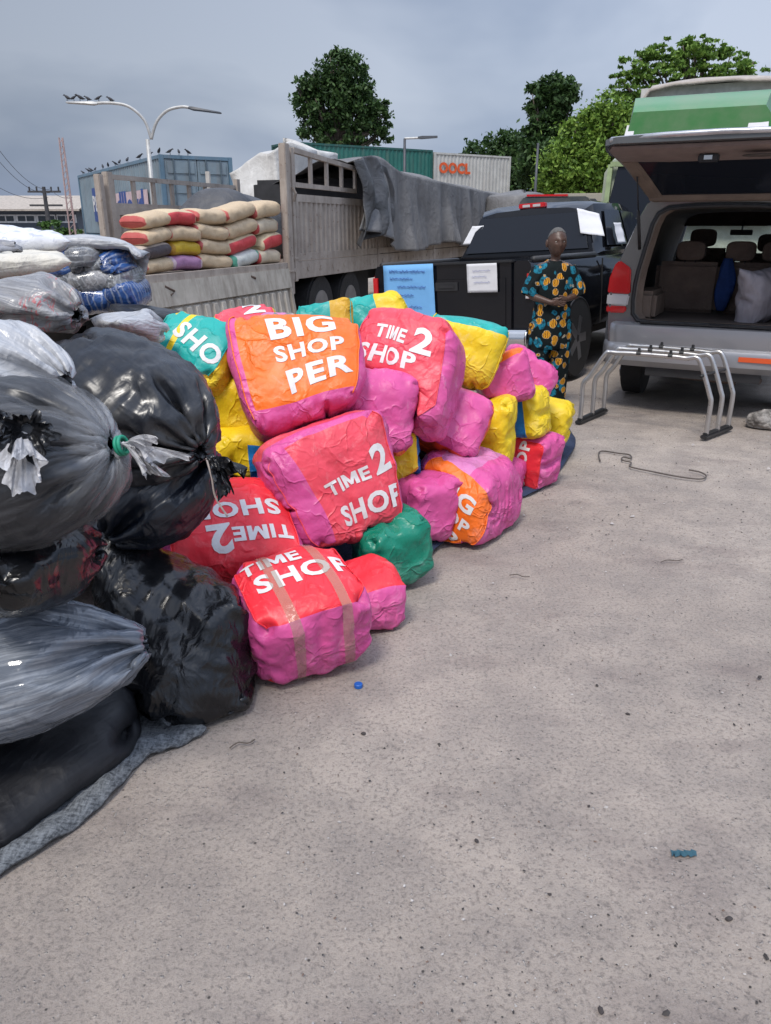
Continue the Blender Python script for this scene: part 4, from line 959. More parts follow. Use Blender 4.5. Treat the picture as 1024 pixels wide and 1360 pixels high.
for k in range(3):
    V = []; uv_ = []; nu_, nv_ = 28, 30
    for j in range(nv_+1):
        t_ = -1+2*j/nv_; e_ = (1-abs(t_)**7)**.5; hz = .003+.100*e_**.8; hw = .135+.04*e_
        for i in range(nu_):
            a = 2*PI*i/nu_; cx, cz = math.copysign(abs(math.cos(a))**.75, math.cos(a)), math.copysign(abs(math.sin(a))**.75, math.sin(a))
            q = 1+.07*noise.noise(Vector((t_*2.2+k*5, cx*1.3, cz*1.3)))+.035*noise.noise(Vector((t_*6+k*5, cx*3, cz*3)))
            V.append((t_*.365+.02*noise.noise(Vector((cx*2, cz*2, k+t_))), cx*hw*q, cz*hz*q+.018*math.sin(t_*2+k*2)))
    Q_ = [(j*nu_+i, j*nu_+(i+1) % nu_, (j+1)*nu_+(i+1) % nu_, (j+1)*nu_+i) for j in range(nv_) for i in range(nu_)]; uv_ = [[(i/nu_, j/nv_), ((i+1)/nu_, j/nv_), ((i+1)/nu_, (j+1)/nv_), (i/nu_, (j+1)/nv_)] for j in range(nv_) for i in range(nu_)]
    me = to_mesh('rice_sack', np.array(V), np.array(Q_), (0, 0, 0), None, uv_); me.materials.append(RM['r']); SK.append(me)
COLL.clear()
RT = [['r', 's', 'r', 'r', 'r'], ['r', 'r', 'r', 'r', 'c'], ['k', 'y', 'r', 's', 's'], ['r', 'v', 'r', 'w', 'c']]
desc = {'r': 'straw sack with red ends', 'c': 'pale straw sack', 's': 'straw sack with a red stripe', 'y': 'bright yellow sack', 'v': 'violet and white sack', 'k': 'cream sack with a dark underside', 'w': 'white sack with green print'}
rowd = ['in the top row', 'in the second row', 'in the third row', 'in the bottom row']
cold = ['at the left end', 'second from the left', 'in the middle', 'second from the post', 'beside the tan post']
sx = [.26, .74, 1.24, 1.95, 2.68]; sw = [.54, .62, .78, .80, .70]
md_ = {}
TM = Matrix.Translation(truck.location) @ Matrix.Rotation(truck.rotation_euler.z, 4, 'Z')
for r_ in range(4):
    for c_ in range(5):
        k = RT[r_][c_]; vi = (r_*3+c_) % 3; key = (k, vi)
        if key not in md_:
            me = SK[vi].copy(); me.materials.clear(); me.materials.append(RM[k]); md_[key] = me
        hrow = [.150, .155, .168, .185, .195][c_]
        o = bpy.data.objects.new('rice_sack', md_[key]); C.objects.link(o); rr = random.Random(r_*9+c_)
        o.location = TM @ Vector((sx[c_]+sw[c_]/2+rr.uniform(-.05, .05), .22+rr.uniform(-.02, .03), BZ+.10+(3-r_)*hrow+(.0 if r_ else rr.uniform(0, .02)))) 
        o.rotation_euler = (0, rr.uniform(-.05, .05)-(.1 if c_ in (3, 4) and r_ < 3 else 0), truck.rotation_euler.z+rr.uniform(-.06, .06)); o.scale = (sw[c_]/.76, 1, hrow/.185*.98)
        tag(o, desc[k]+' '+rowd[r_]+' '+cold[c_], 'sack', 'rice sacks stacked on the truck bed')
# a second line of sacks behind, seen only over the top
# ---------------------------------------------------------------- white covered lorry behind
b = at(345, 250, 21)
o = empty('covered_lorry', (b.x, 21, 0), R(-18), 'lorry load under a pale cover behind the tan truck', 'lorry')
wt = tarp_mat('white_cover', (.42, .41, .39), (.52, .51, .49))
def f_w(u, v):
    a = u*2*PI; sx_ = math.copysign(abs(math.cos(a))**.45, math.cos(a)); sy_ = math.copysign(abs(math.sin(a))**.45, math.sin(a)); t_ = min(v/.7, 1); cap = 0 if v < .7 else (v-.7)/.3
    z = 1.2+(2.05+.0*t_)*t_+.16*math.sin(cap*1.5)+.22*N3(sx_*1.6, sy_*2, v*2)*t_+.34*sx_*t_; k = (1-cap)*(1-.10*t_)+.035*math.sin(a*7+v*4+2*N3(a, v*2, 9))+.09*N3(a, v*3, 3)
    return (sx_*.95*k+.05, 1.5+sy_*2.2*k, z)
tarp('load_cover', None, f_w, 90, 40, wt, o, .01)
m = MB(); m.box(-1.08, -.98, -.75, -.68, 1.1, 2.95); m.box(-.9, .9, -.7, 3.8, 1.05, 1.18); m.box(-.6, .6, 0, 3.6, .6, 1.04); m.build('bed', plain('pale_board', (.45, .43, .40), .8), o)
m = MB(); m.cyl((-1, .4, .5), (-.6, .4, .5), .5, 20); m.cyl((.6, .4, .5), (1, .4, .5), .5, 20); m.build('wheel', rub, o)
# ---------------------------------------------------------------- vehicles
def paint_mat(name, col, ro=.22, dust=.35, me=.0, dcol=(.30, .26, .22)):
    t = NT(name); a = t.noise(1.6, 8, .65); b = t.noise(5, 7, .7); z = t.n('ShaderNodeSeparateXYZ', {0: t.n('ShaderNodeTexCoord').outputs['Object']}).outputs[2]
    low = t.ramp(z, ((0., 1.), (.9, .0))) ; d_ = t.math('MULTIPLY', t.math('ADD', t.ramp(a, ((.4, 0.), (.75, 1.))), low, True), dust)
    c = t.mix(d_, col, dcol); t.set(col=c, ro=t.math('ADD', t.math('MULTIPLY', d_, .6), ro, True), me=me, coat=.5, cr=.08); t.bump(b, .0008); return t.m
glassd = NT('tinted_glass'); glassd.set(col=(.012, .015, .022), ro=glassd.ramp(glassd.noise(3, 5), ((.3, .04), (.7, .14))), sp=.25); GLD = glassd.m
chrome = plain('chrome', (.62, .62, .63), .16, 1, var=.1)
plastic = plain('black_plastic', (.02, .02, .022), .55)
paper = NT('paper_sheet'); _u = paper.n('ShaderNodeTexCoord').outputs['Object']; paper.set(col=(.66, .66, .68), ro=.8); paper.bump(paper.noise(9, 4), .01, .6); PAPER = paper.m
def redlens(name, col): 
    t = NT(name); t.set(col=col, ro=.12, coat=.6); w_ = t.n('ShaderNodeTexWave', {'Vector': t.n('ShaderNodeTexCoord').outputs['Object'], 'Scale': 28.}, bands_direction='X').outputs[0]; t.bump(w_, .003, .5); return t.m
REDL = redlens('red_lens', (.55, .008, .012)); WHL = redlens('clear_lens', (.55, .53, .53)); ORL = redlens('orange_lens', (.75, .10, .02))
def body_loft(m, secs, M=None):
    """secs: (y, [(halfwidth, z), ...] from the bottom up); mirrored to a closed ring"""
    rings = [[(x, y, z) for x, z in pr]+[(-x, y, z) for x, z in reversed(pr)] for y, pr in secs]
    m.loft(rings, True, M)
def fillet_tyre(o, x0, x1, y, r, z=None, rimmat=None):
    m = MB(); prof = [(0, .72), (.04, .93), (.09, 1), (.5, 1.0), (.91, 1), (.96, .93), (1, .72)]
    m.loft([[(x0+(x1-x0)*t_, y+math.cos(a)*r*k, r+math.sin(a)*r*k) for a in [i*PI/16 for i in range(32)]] for t_, k in prof])
    w_ = m.build('wheel', rub, o, auto=True); m = MB(); s_ = 1 if x1 > x0 else -1
    m.loft([[(x1+s_*d_, y+math.cos(a)*r*k, r+math.sin(a)*r*k) for a in [i*PI/12 for i in range(24)]] for d_, k in ((-.01, .70), (.004, .68), (-.03, .6), (-.05, .2), (-.02, .15))])
    for k in range(5):
        a = k*2*PI/5; m.box(-.02, .02, .1*r, .66*r, -.05, .05, Matrix.Translation((x1+s_*.0, y, r)) @ Matrix.Rotation(a, 4, 'X'))
    m.build('rim', rimmat or bpy.data.materials.get('wheel_grey') or plain('wheel_grey', (.16, .16, .17), .35, .6), w_, auto=True); return w_
# ---------------------------------------------------------------- black pickup
PICK = (.74, 8.70, 0); PA = 34
pk = empty('pickup_truck', PICK, -R(PA), 'black pickup truck parked with its tailgate towards the bags, papers taped on it', 'pickup truck')
BK = paint_mat('black_paint', (.004, .005, .008), .06, .02); BK.node_tree.nodes['Principled BSDF'].inputs['Coat Weight'].default_value = .1; BK.node_tree.nodes['Principled BSDF'].inputs['Specular IOR Level'].default_value = .3
lower = [(.80, .42), (.94, .48), (.99, .62), (1.0, .85), (.985, 1.12), (.955, 1.27), (.93, 1.30)]
m = MB(); body_loft(m, [(.0, lower[:]), (.06, lower), (1.98, lower), (1.99, [(x, z) for x, z in lower]), (4.1, lower), (5.5, [(x*.97, z if z < 1.2 else z-.04) for x, z in lower]), (5.75, [(x*.88, min(z, 1.05)) for x, z in lower])])
m.build('body', BK, pk, auto=True)
m = MB(); cab = lambda y, k, zt: (y, [(.93, 1.28), (.95, 1.34), (.93-.01, 1.40), (.80-k, zt-.12), (.75-k, zt-.03), (.55-k, zt+.01), (.0, zt+.03)])
body_loft(m, [cab(1.98, .02, 1.32+.06) if 0 else (1.95, [(.92, 1.285), (.94, 1.31), (.93, 1.33), (.90, 1.34), (.8, 1.345), (.6, 1.35), (0, 1.352)]), cab(2.16, .06, 1.86), cab(2.32, .0, 1.93), cab(3.2, -.01, 1.95), cab(3.7, .01, 1.90), (4.45, [(.93, 1.28), (.93, 1.30), (.92, 1.31), (.90, 1.32), (.8, 1.325), (.6, 1.33), (0, 1.335)])])
m.build('cab', BK, pk, auto=True)
def quad_panel(m, P, off, th=.006):
    """P: four points; a thin slab set off along its normal"""
    a, b, c, d_ = [Vector(p) for p in P]; n_ = (b-a).cross(d_-a).normalized()*off; t_ = n_.normalized()*th
    V = [p+n_ for p in (a, b, c, d_)]+[p+n_+t_ for p in (a, b, c, d_)]; m.add(V, [(3, 2, 1, 0), (4, 5, 6, 7), (0, 1, 5, 4), (1, 2, 6, 5), (2, 3, 7, 6), (3, 0, 4, 7)])
m = MB(); quad_panel(m, [(-.84, 1.965, 1.37), (.84, 1.965, 1.37), (.70, 2.145, 1.80), (-.70, 2.145, 1.80)], .022); m.build('rear_window', GLD, pk, bevel=.004)
for s_ in (1, -1):
    m = MB(); P = [(s_*.935, 2.28, 1.40), (s_*.935, 3.05, 1.40), (s_*.80, 3.05, 1.82), (s_*.80, 2.5, 1.82)]; quad_panel(m, P if s_ > 0 else P[::-1], .022)
    m.build('side_window', GLD, pk); m = MB(); P = [(s_*.935, 3.12, 1.40), (s_*.935, 4.1, 1.40), (s_*.80, 3.6, 1.80), (s_*.80, 3.12, 1.82)]; quad_panel(m, P if s_ > 0 else P[::-1], .022); m.build('side_window', GLD, pk)
    m = MB(); m.loft([[(s_*(.96+x), 3.95+.05*math.cos(a)*k, 1.42+.11*math.sin(a)*k) for a in [i*PI/6 for i in range(12)]] for x, k in ((0, .4), (.05, .9), (.2, 1), (.24, .8))]); m.build('mirror', plastic, pk, auto=True)
m = MB()
for z0, z1 in ((.44, .5), (.56, 1.29)): m.box(-.755, .755, -.035, .0 if 0 else -.004, z0 if z0 > .5 else .5, z1)
m = MB(); m.box(-.76, .76, -.035, -.003, .55, 1.285); m.box(-.70, .70, -.042, -.0352, .66, 1.14); tg = m.build('tailgate', BK, pk, bevel=.012)
m = MB(); m.box(-.14, .14, -.055, -.043, 1.02, 1.11); m.box(-.10, .10, -.062, -.0555, 1.045, 1.085); m.build('handle', plastic, tg, bevel=.006)
m = MB(); m.box(-.78, .78, -.06, .02, 1.2865, 1.315); m.build('tailgate_cap', plastic, pk, bevel=.008)
for s_ in (1, -1):
    m = MB(); m.box(min(s_*.90, s_*1.003), max(s_*.90, s_*1.003), -.02, .12, .90, 1.20); tl = m.build('tail_light', REDL, pk, bevel=.025); m = MB(); m.box(min(s_*.915, s_*.99), max(s_*.915, s_*.99), -.026, -.021, .93, .99); m.build('reverse_lamp', WHL, tl)
    m = MB(); P = [(s_*.935, .1, 1.305), (s_*.935, 1.9, 1.305)]; m.tube(P, .035, 8); m.build('bed_cap', plastic, pk, True)
m = MB(); body = [(.0, [(.96, .50), (.985, .52), (.99, .66), (.97, .70)])]; m.loft([[(x, y, z-.07) for y, z in ((.05, .50), (-.13, .50), (-.17, .56), (-.17, .64), (-.13, .69), (.05, .69))] for x in (-.98, -.3, .3, .98)]); bp = m.build('rear_bumper', chrome, pk, bevel=.015); m = MB(); m.box(-.28, .28, -.176, -.1705, .47, .59); m.build('number_plate_recess', plastic, bp)
m = MB(); m.box(-.18, .18, 2.16, 2.24, 1.895, 1.955); bl = m.build('brake_light', REDL, pk, bevel=.01); m = MB(); m.box(-.12, -.02, 2.155, 2.159, 1.91, 1.94); m.build('cargo_lamp', WHL, bl); m = MB(); m.box(.02, .12, 2.155, 2.159, 1.91, 1.94); m.build('cargo_lamp', WHL, bl)
for s_ in (1, -1):
    for y in (1.25, 4.75):
        fillet_tyre(pk, s_*.70, s_*.985, y, .39)
        m = MB(); m.tube([(s_*.995, y+math.cos(a)*.45, .40+math.sin(a)*.45) for a in [i*PI/14 for i in range(0, 15)]], .014, 8); m.build('wheel_arch', plastic, pk, True)
        m = MB(); m.loft([[(s_*x, y+math.cos(a)*.44, .40+math.sin(a)*.44) for a in [i*PI/12 for i in range(24)]] for x in (.72, 1.004)]); m.build('wheel_well', blk, pk)
m = MB(); m.box(-.7, .7, .2, 5.4, .32, .5); m.build('underbody', blk, pk)
# door seams and handles on the seen side
m = MB(); m.box(.985, 1.003, 2.6, 2.72, 1.08, 1.12); m.build('door_handle', chrome, pk); 
m = MB()
for y in (2.02, 3.08, 4.15): m.box(.986, 1.0012, y, y+.012, .5, 1.26)
m.build('door_seam', blk, pk)
pk.rotation_euler = (0, R(-3.4), -R(PA))        # it stands on uneven ground, left side low
pk.location.z = .02
# papers taped on it
def sheet(parent, pts, mat, label, name='paper_sheet', cat='paper', text=None, curl=.02, group=None):
    a, b, c, d_ = [Vector(p) for p in pts]; n_ = (b-a).cross(d_-a).normalized(); V = []; nn = 10
    for i in range(nn+1):
        for j in range(nn+1):
            u, v = i/nn, j/nn; p = (a*(1-u)+b*u)*(1-v)+(d_*(1-u)+c*u)*v; e_ = max(abs(u-.5), abs(v-.5))*2; V.append(p+n_*(.006+curl*(.5+.5*N3(u*3, v*3, p.x))*(.3+e_**3*.7)))
    m = MB(); m.add(V, [(i*(nn+1)+j, (i+1)*(nn+1)+j, (i+1)*(nn+1)+j+1, i*(nn+1)+j+1) for i in range(nn) for j in range(nn)])
    o = m.build(name, mat, None, True); md = o.modifiers.new('t', 'SOLIDIFY'); md.thickness = .0012; o.matrix_world = parent_matrix(parent); tag(o, label, cat, group)
    if text:
        rg = random.Random(5); w_ = (b-a).length; h_ = (d_-a).length; ux = (b-a)/w_; uy = (d_-a)/h_
        Mt = Matrix((( ux.x, uy.x, n_.x, 0), (ux.y, uy.y, n_.y, 0), (ux.z, uy.z, n_.z, 0), (0, 0, 0, 1)))
        for (wd, u, v, sz) in text:      # an illegible pen line, one continuous squiggle
            pts = []; n2 = int(wd*w_/.004)
            for k in range(n2):
                x = (k/n2-.5)*wd*w_; pts.append(a+ux*(w_*u+x+.3*sz*math.sin(k*1.9))+uy*(h_*v+sz*(.35*math.sin(k*1.27+v*9)+.25*math.sin(k*.53+u*5))*(.15 if (k//9) % 4 == 3 else 1))+n_*(.0085+curl*.8))
            mb = MB(); mb.tube(pts, .0022 if sz > .02 else .0013, 4); mb.build('handwriting', pen, o)
    return o
def parent_matrix(o): return Matrix.Translation(o.location) @ o.rotation_euler.to_matrix().to_4x4()
pen = plain('blue_pen', (.02, .05, .30), .6)
bluep = NT('light_blue_card'); bluep.set(col=(.16, .40, .72), ro=.7); bluep.bump(bluep.noise(3, 4), .03, .6)
sheet(pk, [(-.80, -.06, .60), (-.13, -.06, .58), (-.15, -.06, 1.31), (-.80, -.06, 1.31)], bluep.m, 'large light blue handwritten sheet taped over the left of the pickup tailgate', 'poster', 'poster', [(.7, .47, .91, .03), (.45, .35, .80, .026), (.55, .55, .68, .026), (.4, .4, .55, .026), (.25, .62, .38, .026)], .012)
sheet(pk, [(.27, -.06, 1.00), (.62, -.06, 1.00), (.61, -.06, 1.29), (.26, -.06, 1.29)], PAPER, 'white paper sheet taped to the middle of the black tailgate', text=[(.6, .5, .75, .016), (.5, .42, .55, .016), (.55, .5, .35, .016)], curl=.01)
sheet(pk, [(-.90, 1.99, 1.50), (-.74, 2.02, 1.50), (-.64, 2.10, 1.72), (-.80, 2.08, 1.72)], PAPER, 'white paper stuck over the left edge of the pickup rear window', curl=.02)
sheet(pk, [(.72, 1.98, 1.55), (.98, 2.10, 1.50), (.86, 2.22, 1.76), (.62, 2.10, 1.84)], PAPER, 'white paper stuck over the right corner of the pickup rear window', curl=.03)
sheet(pk, [(1.0, 2.5, 1.42), (1.0, 2.8, 1.42), (.93, 2.8, 1.66), (.93, 2.5, 1.66)], PAPER, 'white paper stuck on the side window of the pickup', curl=.03)
# ---------------------------------------------------------------- silver SUV with raised tailgate
SA = 27
suv = empty('suv', (2.95, 7.22, 0), -R(SA), 'grey and black estate SUV with its tailgate raised and the boot open', 'car')
SV = paint_mat('grey_green_paint', (.12, .128, .133), .16, .12, .4); SVB = paint_mat('silver_bumper', (.33, .335, .36), .28, .2, .5, (.34, .33, .32)); TRIM = plain('tan_trim', (.155, .115, .09), .7, bump=.004); TRIMD = plain('dark_tan_trim', (.075, .06, .052), .8); SEAT = plain('brown_seat', (.15, .11, .09), .8, bump=.01)
HW = .92
outer = [(-.78, .62), (-.90, .66), (-.92, .85), (-.925, 1.05), (-.91, 1.24), (-.875, 1.36), (-.80, 1.55), (-.715, 1.78), (-.66, 1.89), (-.56, 1.95), (-.3, 1.985), (0, 1.995)]
inner = [(-.52, .865), (-.615, .875), (-.66, .93), (-.67, 1.05), (-.665, 1.2), (-.65, 1.32), (-.615, 1.5), (-.57, 1.7), (-.53, 1.79), (-.45, 1.835), (-.25, 1.85), (0, 1.855)]
def mir(p): return p+[(-x, z) for x, z in reversed(p[:-1])]
O_ = mir(outer); I_ = mir(inner)
def ring(p, y, k=1., dz=0): return [(x*k, y, z+dz) for x, z in p]
# body shell: from the opening out to the skin and forward along the sides and roof
m = MB(); m.loft([ring(I_, .10), ring(I_, .035), [(x*.985, .0, z) for x, z in O_], ring(O_, .04), ring(O_, .5), [(x, 1.5, z if z < 1.6 else z+.01) for x, z in O_], ring(O_, 3.0)], cap=False, closed=False)
shell = m.build('body', SV, suv, auto=True)
m = MB(); m.loft([[(a[0]+(b[0]-a[0])*.12, -.005, a[1]+(b[1]-a[1])*.12) for a, b in zip(I_, O_)], [(a[0]+(b[0]-a[0])*.34, -.02, a[1]+(b[1]-a[1])*.34) for a, b in zip(I_, O_)]], cap=False, closed=False)
P = [Vector((x*1.0, .0, z)) for x, z in I_]; P = [P[0]*.5+P[-1]*.5]+P+[P[0]*.5+P[-1]*.5]
m = MB(); m.tube([(p.x*1.035, -.004, p.z+(.012 if p.z > 1.5 else -.012)) for p in P], .017, 8); m.build('weather_strip', plastic, suv, True)
m = MB(); m.loft([ring(I_, .03, 1.01), ring(I_, .10, .93, 0)], cap=False); m.build('inner_frame', TRIM, suv, auto=True)
m = MB(); lowp = [(-.78, .5), (-.90, .66), (-.925, 1.05), (-.90, 1.22), (-.8, 1.27), (0, 1.29)]
m.loft([[(x*k, y, min(z, zc)) for x, z in mir(lowp)] for y, k, zc in ((3.0, 1, 1.3), (3.75, .99, 1.27), (4.5, .95, 1.14), (4.75, .88, .95))]); m.build('bonnet', SV, suv, auto=True)
for s_ in (1, -1):
    m = MB(); m.tube([(s_*.86, 3.78, 1.25), (s_*.66, 3.0, 1.90)], .04, 8); m.build('windscreen_pillar', SV, suv, True)
# interior
m = MB(); m.loft([ring(I_, .09, .985), ring([(x*1.12, z) for x, z in I_], .5), ring([(x*1.18, z) for x, z in I_], 1.4), ring([(x*1.18, z) for x, z in I_], 2.95)], cap=False); m.build('inner_lining', TRIMD, suv, auto=True)
m = MB(); m.box(-.72, .72, .06, 3.1, .78, .845); m.build('boot_floor', TRIMD, suv)
m = MB(); m.box(-.72, -.50, .12, .75, .846, 1.12); m.build('wheel_box', TRIM, suv, bevel=.04)
def seatback(x0, x1, y, z1, hr, nm='seat'):
    m = MB(); m.loft([[(x0+(x1-x0)*(.5+.5*math.copysign(abs(math.cos(a))**.4, math.cos(a))*k), y+d_+.05*z, .86+(z1-.86)*z) for a in []] for z, k, d_ in ()]) if 0 else None
    m = MB(); m.box(x0, x1, y, y+.14, .85, z1); s_ = m.build(nm, SEAT, suv, bevel=.045)
    for hx in hr:
        m = MB(); m.loft([[(hx+.14*k*math.copysign(abs(math.cos(a))**.55, math.cos(a)), y+.05+d_, z1+.105+.095*k*math.copysign(abs(math.sin(a))**.55, math.sin(a))) for a in [i*PI/12 for i in range(24)]] for d_, k in ((-.06, .75), (-.045, .95), (0, 1), (.045, .95), (.06, .75))]); h_ = m.build('headrest', SEAT, s_, auto=True); m = MB(); m.cyl((hx-.05, y+.05, z1-.01), (hx-.05, y+.05, z1+.06), .008, 6); m.cyl((hx+.05, y+.05, z1-.01), (hx+.05, y+.05, z1+.06), .008, 6); m.build('headrest_post', plastic, s_)
seatback(-.66, -.03, .95, 1.36, (-.34,)); seatback(-.01, .66, .97, 1.36, (.12, .45))
seatback(-.62, -.06, 2.0, 1.47, (-.35,)); seatback(.06, .62, 2.0, 1.42, (.35,))
m = MB(); m.box(-.72, .72, 2.9, 3.1, 1.0, 1.28); m.build('dashboard', plastic, suv, bevel=.04)
m = MB(); m.box(-.72, .72, 2.86, 2.94, 1.70, 1.88); m.build('header', TRIMD, suv)
m = MB(); m.box(-.12, .12, 2.55, 2.58, 1.60, 1.66); m.tube([(0, 2.56, 1.63), (0, 2.7, 1.76)], .012, 6); m.build('rear_view_mirror', plastic, suv, bevel=.01)
gl = NT('windscreen_glass'); gl.set(col=(.75, .85, .85), ro=.02, al=.12, sp=.5); GLC = gl.m
m = MB(); quad_panel(m, [(-.84, 3.75, 1.27), (.84, 3.75, 1.27), (.64, 3.0, 1.88), (-.64, 3.0, 1.88)], .005); m.build('windscreen', GLC, suv)
# side glass inside the lining
for s_ in (1, -1):
    for y0, y1 in ((.35, .95), (1.1, 1.95), (2.1, 2.9)):
        m = MB(); P = [(s_*.905, y0, 1.30), (s_*.905, y1, 1.30), (s_*.745, y1-.03, 1.73), (s_*.745, y0+.1, 1.73)]; quad_panel(m, P if s_ > 0 else P[::-1], .01); m.build('side_window', GLD, suv)
# bumper
def bumper():
    m = MB(); pr = [(.06, .84), (-.03, .845), (-.075, .82), (-.085, .74), (-.07, .655), (-.11, .635), (-.125, .60), (-.12, .50), (-.06, .44), (.06, .43)]; rings = []
    for k in range(25):
        x = -1+2*k/24; c_ = max(0, abs(x)-.86)/.14; b_ = c_**2*.16+.03*x*x; rings.append([(x*.94-math.copysign(.0, x), y+b_*(1 if y < .05 else 1)+(.35*c_ if y > .05 else 0), z-.0*c_) for y, z in pr])
    m.loft(rings); b = m.build('rear_bumper', SVB, suv, auto=True)
    m = MB(); m.box(-.60, .60, -.065, .02, .8455, .856); s2 = m.build('step_pad', plastic, b, bevel=.003); m = MB()
    for k in range(7): m.box(-.54+k*.17, -.50+k*.17, -.06, -.01, .8565, .862)
    m.build('clip', plastic, s2); m = MB(); m.box(.30, .62, -.131, -.12, .555, .60); m.build('reflector', ORL, b, bevel=.003)
    m = MB(); m.box(-.5, .5, -.05, .3, .36, .44); m.build('valance', plastic, b)
bumper()
for s_ in (-1, 1):
    def L_(pts, y0, y1, nm, mt, par):
        m = MB(); rings = [[(s_*x, y, z) for x, z in pts] for y in (y1, y0)]; 
        rings = [[(s_*x, y+(.03 if x > .9 else .01 if x > .86 else 0), z) for x, z in pts] for y in (y1, y0)]; m.loft(rings); return m.build(nm, mt, par, bevel=.012)
    red = [(.735, 1.33), (.845, 1.40), (.885, 1.36), (.928, 1.24), (.935, 1.10), (.72, 1.10)]
    tl = L_(red, -.035, .03, 'tail_light', REDL, suv)
    L_([(.722, 1.095), (.935, 1.095), (.935, .99), (.735, .99)], -.033, .03, 'reverse_lamp', WHL, tl); L_([(.737, .986), (.934, .986), (.93, .92), (.75, .925)], -.033, .03, 'lower_lens', REDL, tl)
# raised tailgate: hinged on the roof edge, swung out towards the viewer
hinge = Vector((0, -.02, 1.91)); up = R(15.5)
def hp(x, v, n_):      # the glass half slopes up steeply, the lower panel lies nearly level
    a = min(v, .62); b = max(0, v-.62); return (x, hinge.y-math.cos(R(31))*a-math.cos(R(7))*b, hinge.z+math.sin(R(31))*a+math.sin(R(7))*b+n_)
hprof = [(0, .60), (.1, .665), (.3, .73), (.5, .80), (.62, .86), (.75, .885), (.95, .88), (1.10, .85), (1.17, .76)]
m = MB(); m.loft([[hp(x*w_, v, (.075+.03*(1-x*x))*(1 if v < 1.05 else .6)) for x in (-1, -.97, -.8, -.4, 0, .4, .8, .97, 1)]+[hp(x*w_*1.0, v, 0) for x in (1, .9, -.9, -1)] for v, w_ in hprof]); hs = m.build('tailgate', SV, suv, auto=True)
m = MB(); m.loft([[hp(x*w_*.965, v, -.012-dz) for x in (-1, -.8, .8, 1)]+[hp(x*w_*.97, v, -.002) for x in (1, -1)] for v, w_, dz in ((.02, .62, .01), (.08, .655, .03), (.10, .66, .01))]); m.build('hinge_trim', TRIM, hs, bevel=.006)
for s_ in (1, -1):
    m = MB(); m.loft([[hp(s_*w_*.96, v, -.002), hp(s_*w_*.96, v, -.03), hp(s_*(w_*.96-.10), v, -.03), hp(s_*(w_*.96-.12), v, -.002)] for v, w_ in ((.101, .665), (.3, .73), (.5, .80), (.62, .85))]); m.build('side_trim', TRIM, hs, bevel=.006)
m = MB(); m.loft([[hp(x*w_, v, n_) for x, n_ in ((-1, -.003), (-.96, -.045-dz), (-.5, -.06-dz), (.5, -.06-dz), (.96, -.045-dz), (1, -.003))] for v, w_, dz in ((.625, .85, -.02), (.68, .855, -.01), (.95, .855, -.01), (1.10, .80, -.03))]); tm = m.build('inner_panel', plain('mauve_tan_trim', (.20, .15, .135), .65, bump=.003), hs, bevel=.01)
m = MB(); m.loft([[hp(x*(w_*.96-.105), v, -.004), ][0:1]*1+[hp(-x*(w_*.96-.105), v, -.004)] for x in (1,) for v, w_ in ((.1, .665), (.3, .73), (.5, .80), (.62, .85))], cap=False, closed=False); m.build('rear_window', GLD, hs)
m = MB(); a = hp(-.08, .92, -.06); m.box(-.17, -.02, a[1]-.04, a[1]+.05, a[2]-.045, a[2]+.01); lt = m.build('latch', plastic, tm, bevel=.01); m = MB(); m.box(-.125, -.065, a[1]-.05, a[1]-.041, a[2]-.03, a[2]+.0); m.build('latch_hook', chrome, lt)
m = MB(); m.loft([[hp(.28+math.cos(q)*.13*k, .97+math.sin(q)*.04*k, -.073-dz) for q in [i*PI/8 for i in range(16)]] for k, dz in ((1, 0), (1.08, .008), (.9, .012), (.7, .0))]); m.build('pull_handle', TRIMD, tm, auto=True)
m = MB(); m.loft([[hp(x*w_, v, n_) for x in (-1, -.6, 0, .6, 1) for n_ in ()] for v, w_ in ()]) if 0 else None
m = MB(); m.tube([hp(-.86, .80, .03), hp(-.85, 1.0, .04), hp(-.80, 1.13, .035), hp(-.4, 1.165, .045), hp(0, 1.17, .05), hp(.4, 1.165, .045), hp(.80, 1.13, .035), hp(.86, .9, .03)], .022, 8); m.build('edge_moulding', chrome if 0 else plain('silver_moulding', (.5, .5, .52), .25, .7), hs, True)
m = MB(); m.box(-.5, .5, hp(0, .1, .1)[1]-.2, hp(0, .1, .1)[1], hp(0, .1, .1)[2]+.02, hp(0, .1, .1)[2]+.045); m.build('spoiler', plastic, hs, bevel=.01)
for s_ in (1, -1):
    m = MB(); a = Vector((s_*.685, .02, 1.50)); b = Vector(hp(s_*.70, .42, -.03)); m.tube([a, a.lerp(b, .55)], .014, 8); m.tube([a.lerp(b, .5), b], .007, 6); m.build('gas_strut', plastic, suv, True)
    m = MB(); m.loft([[(s_*(1.0+x-.07), 3.0+.06*math.cos(a)*k, 1.32+.1*math.sin(a)*k) for a in [i*PI/6 for i in range(12)]] for x, k in ((0, .4), (.05, .9), (.2, 1), (.24, .8))]); m.build('mirror', plastic, suv, auto=True)
    for y in (.95, 3.75): fillet_tyre(suv, s_*.62, s_*.86, y, .37)
m = MB(); m.box(-.8, .8, .25, 4.4, .40, .62); m.build('underbody', blk, suv); m = MB(); m.cyl((-.2, .15, .42), (.3, .15, .40), .1, 14); m.tube([(.3, .15, .4), (.5, -.02, .38)], .03, 8); m.build('exhaust', plain('rusty_exhaust', (.08, .055, .045), .8), suv, True)
for k in (-.62, .62):
    m = MB(); m.tube([(k, .4, 1.99), (k, .5, 2.05), (k, 2.6, 2.06), (k, 2.75, 2.0)], .02, 8); m.build('roof_rail', plastic, suv, True)
SM = parent_matrix(suv)
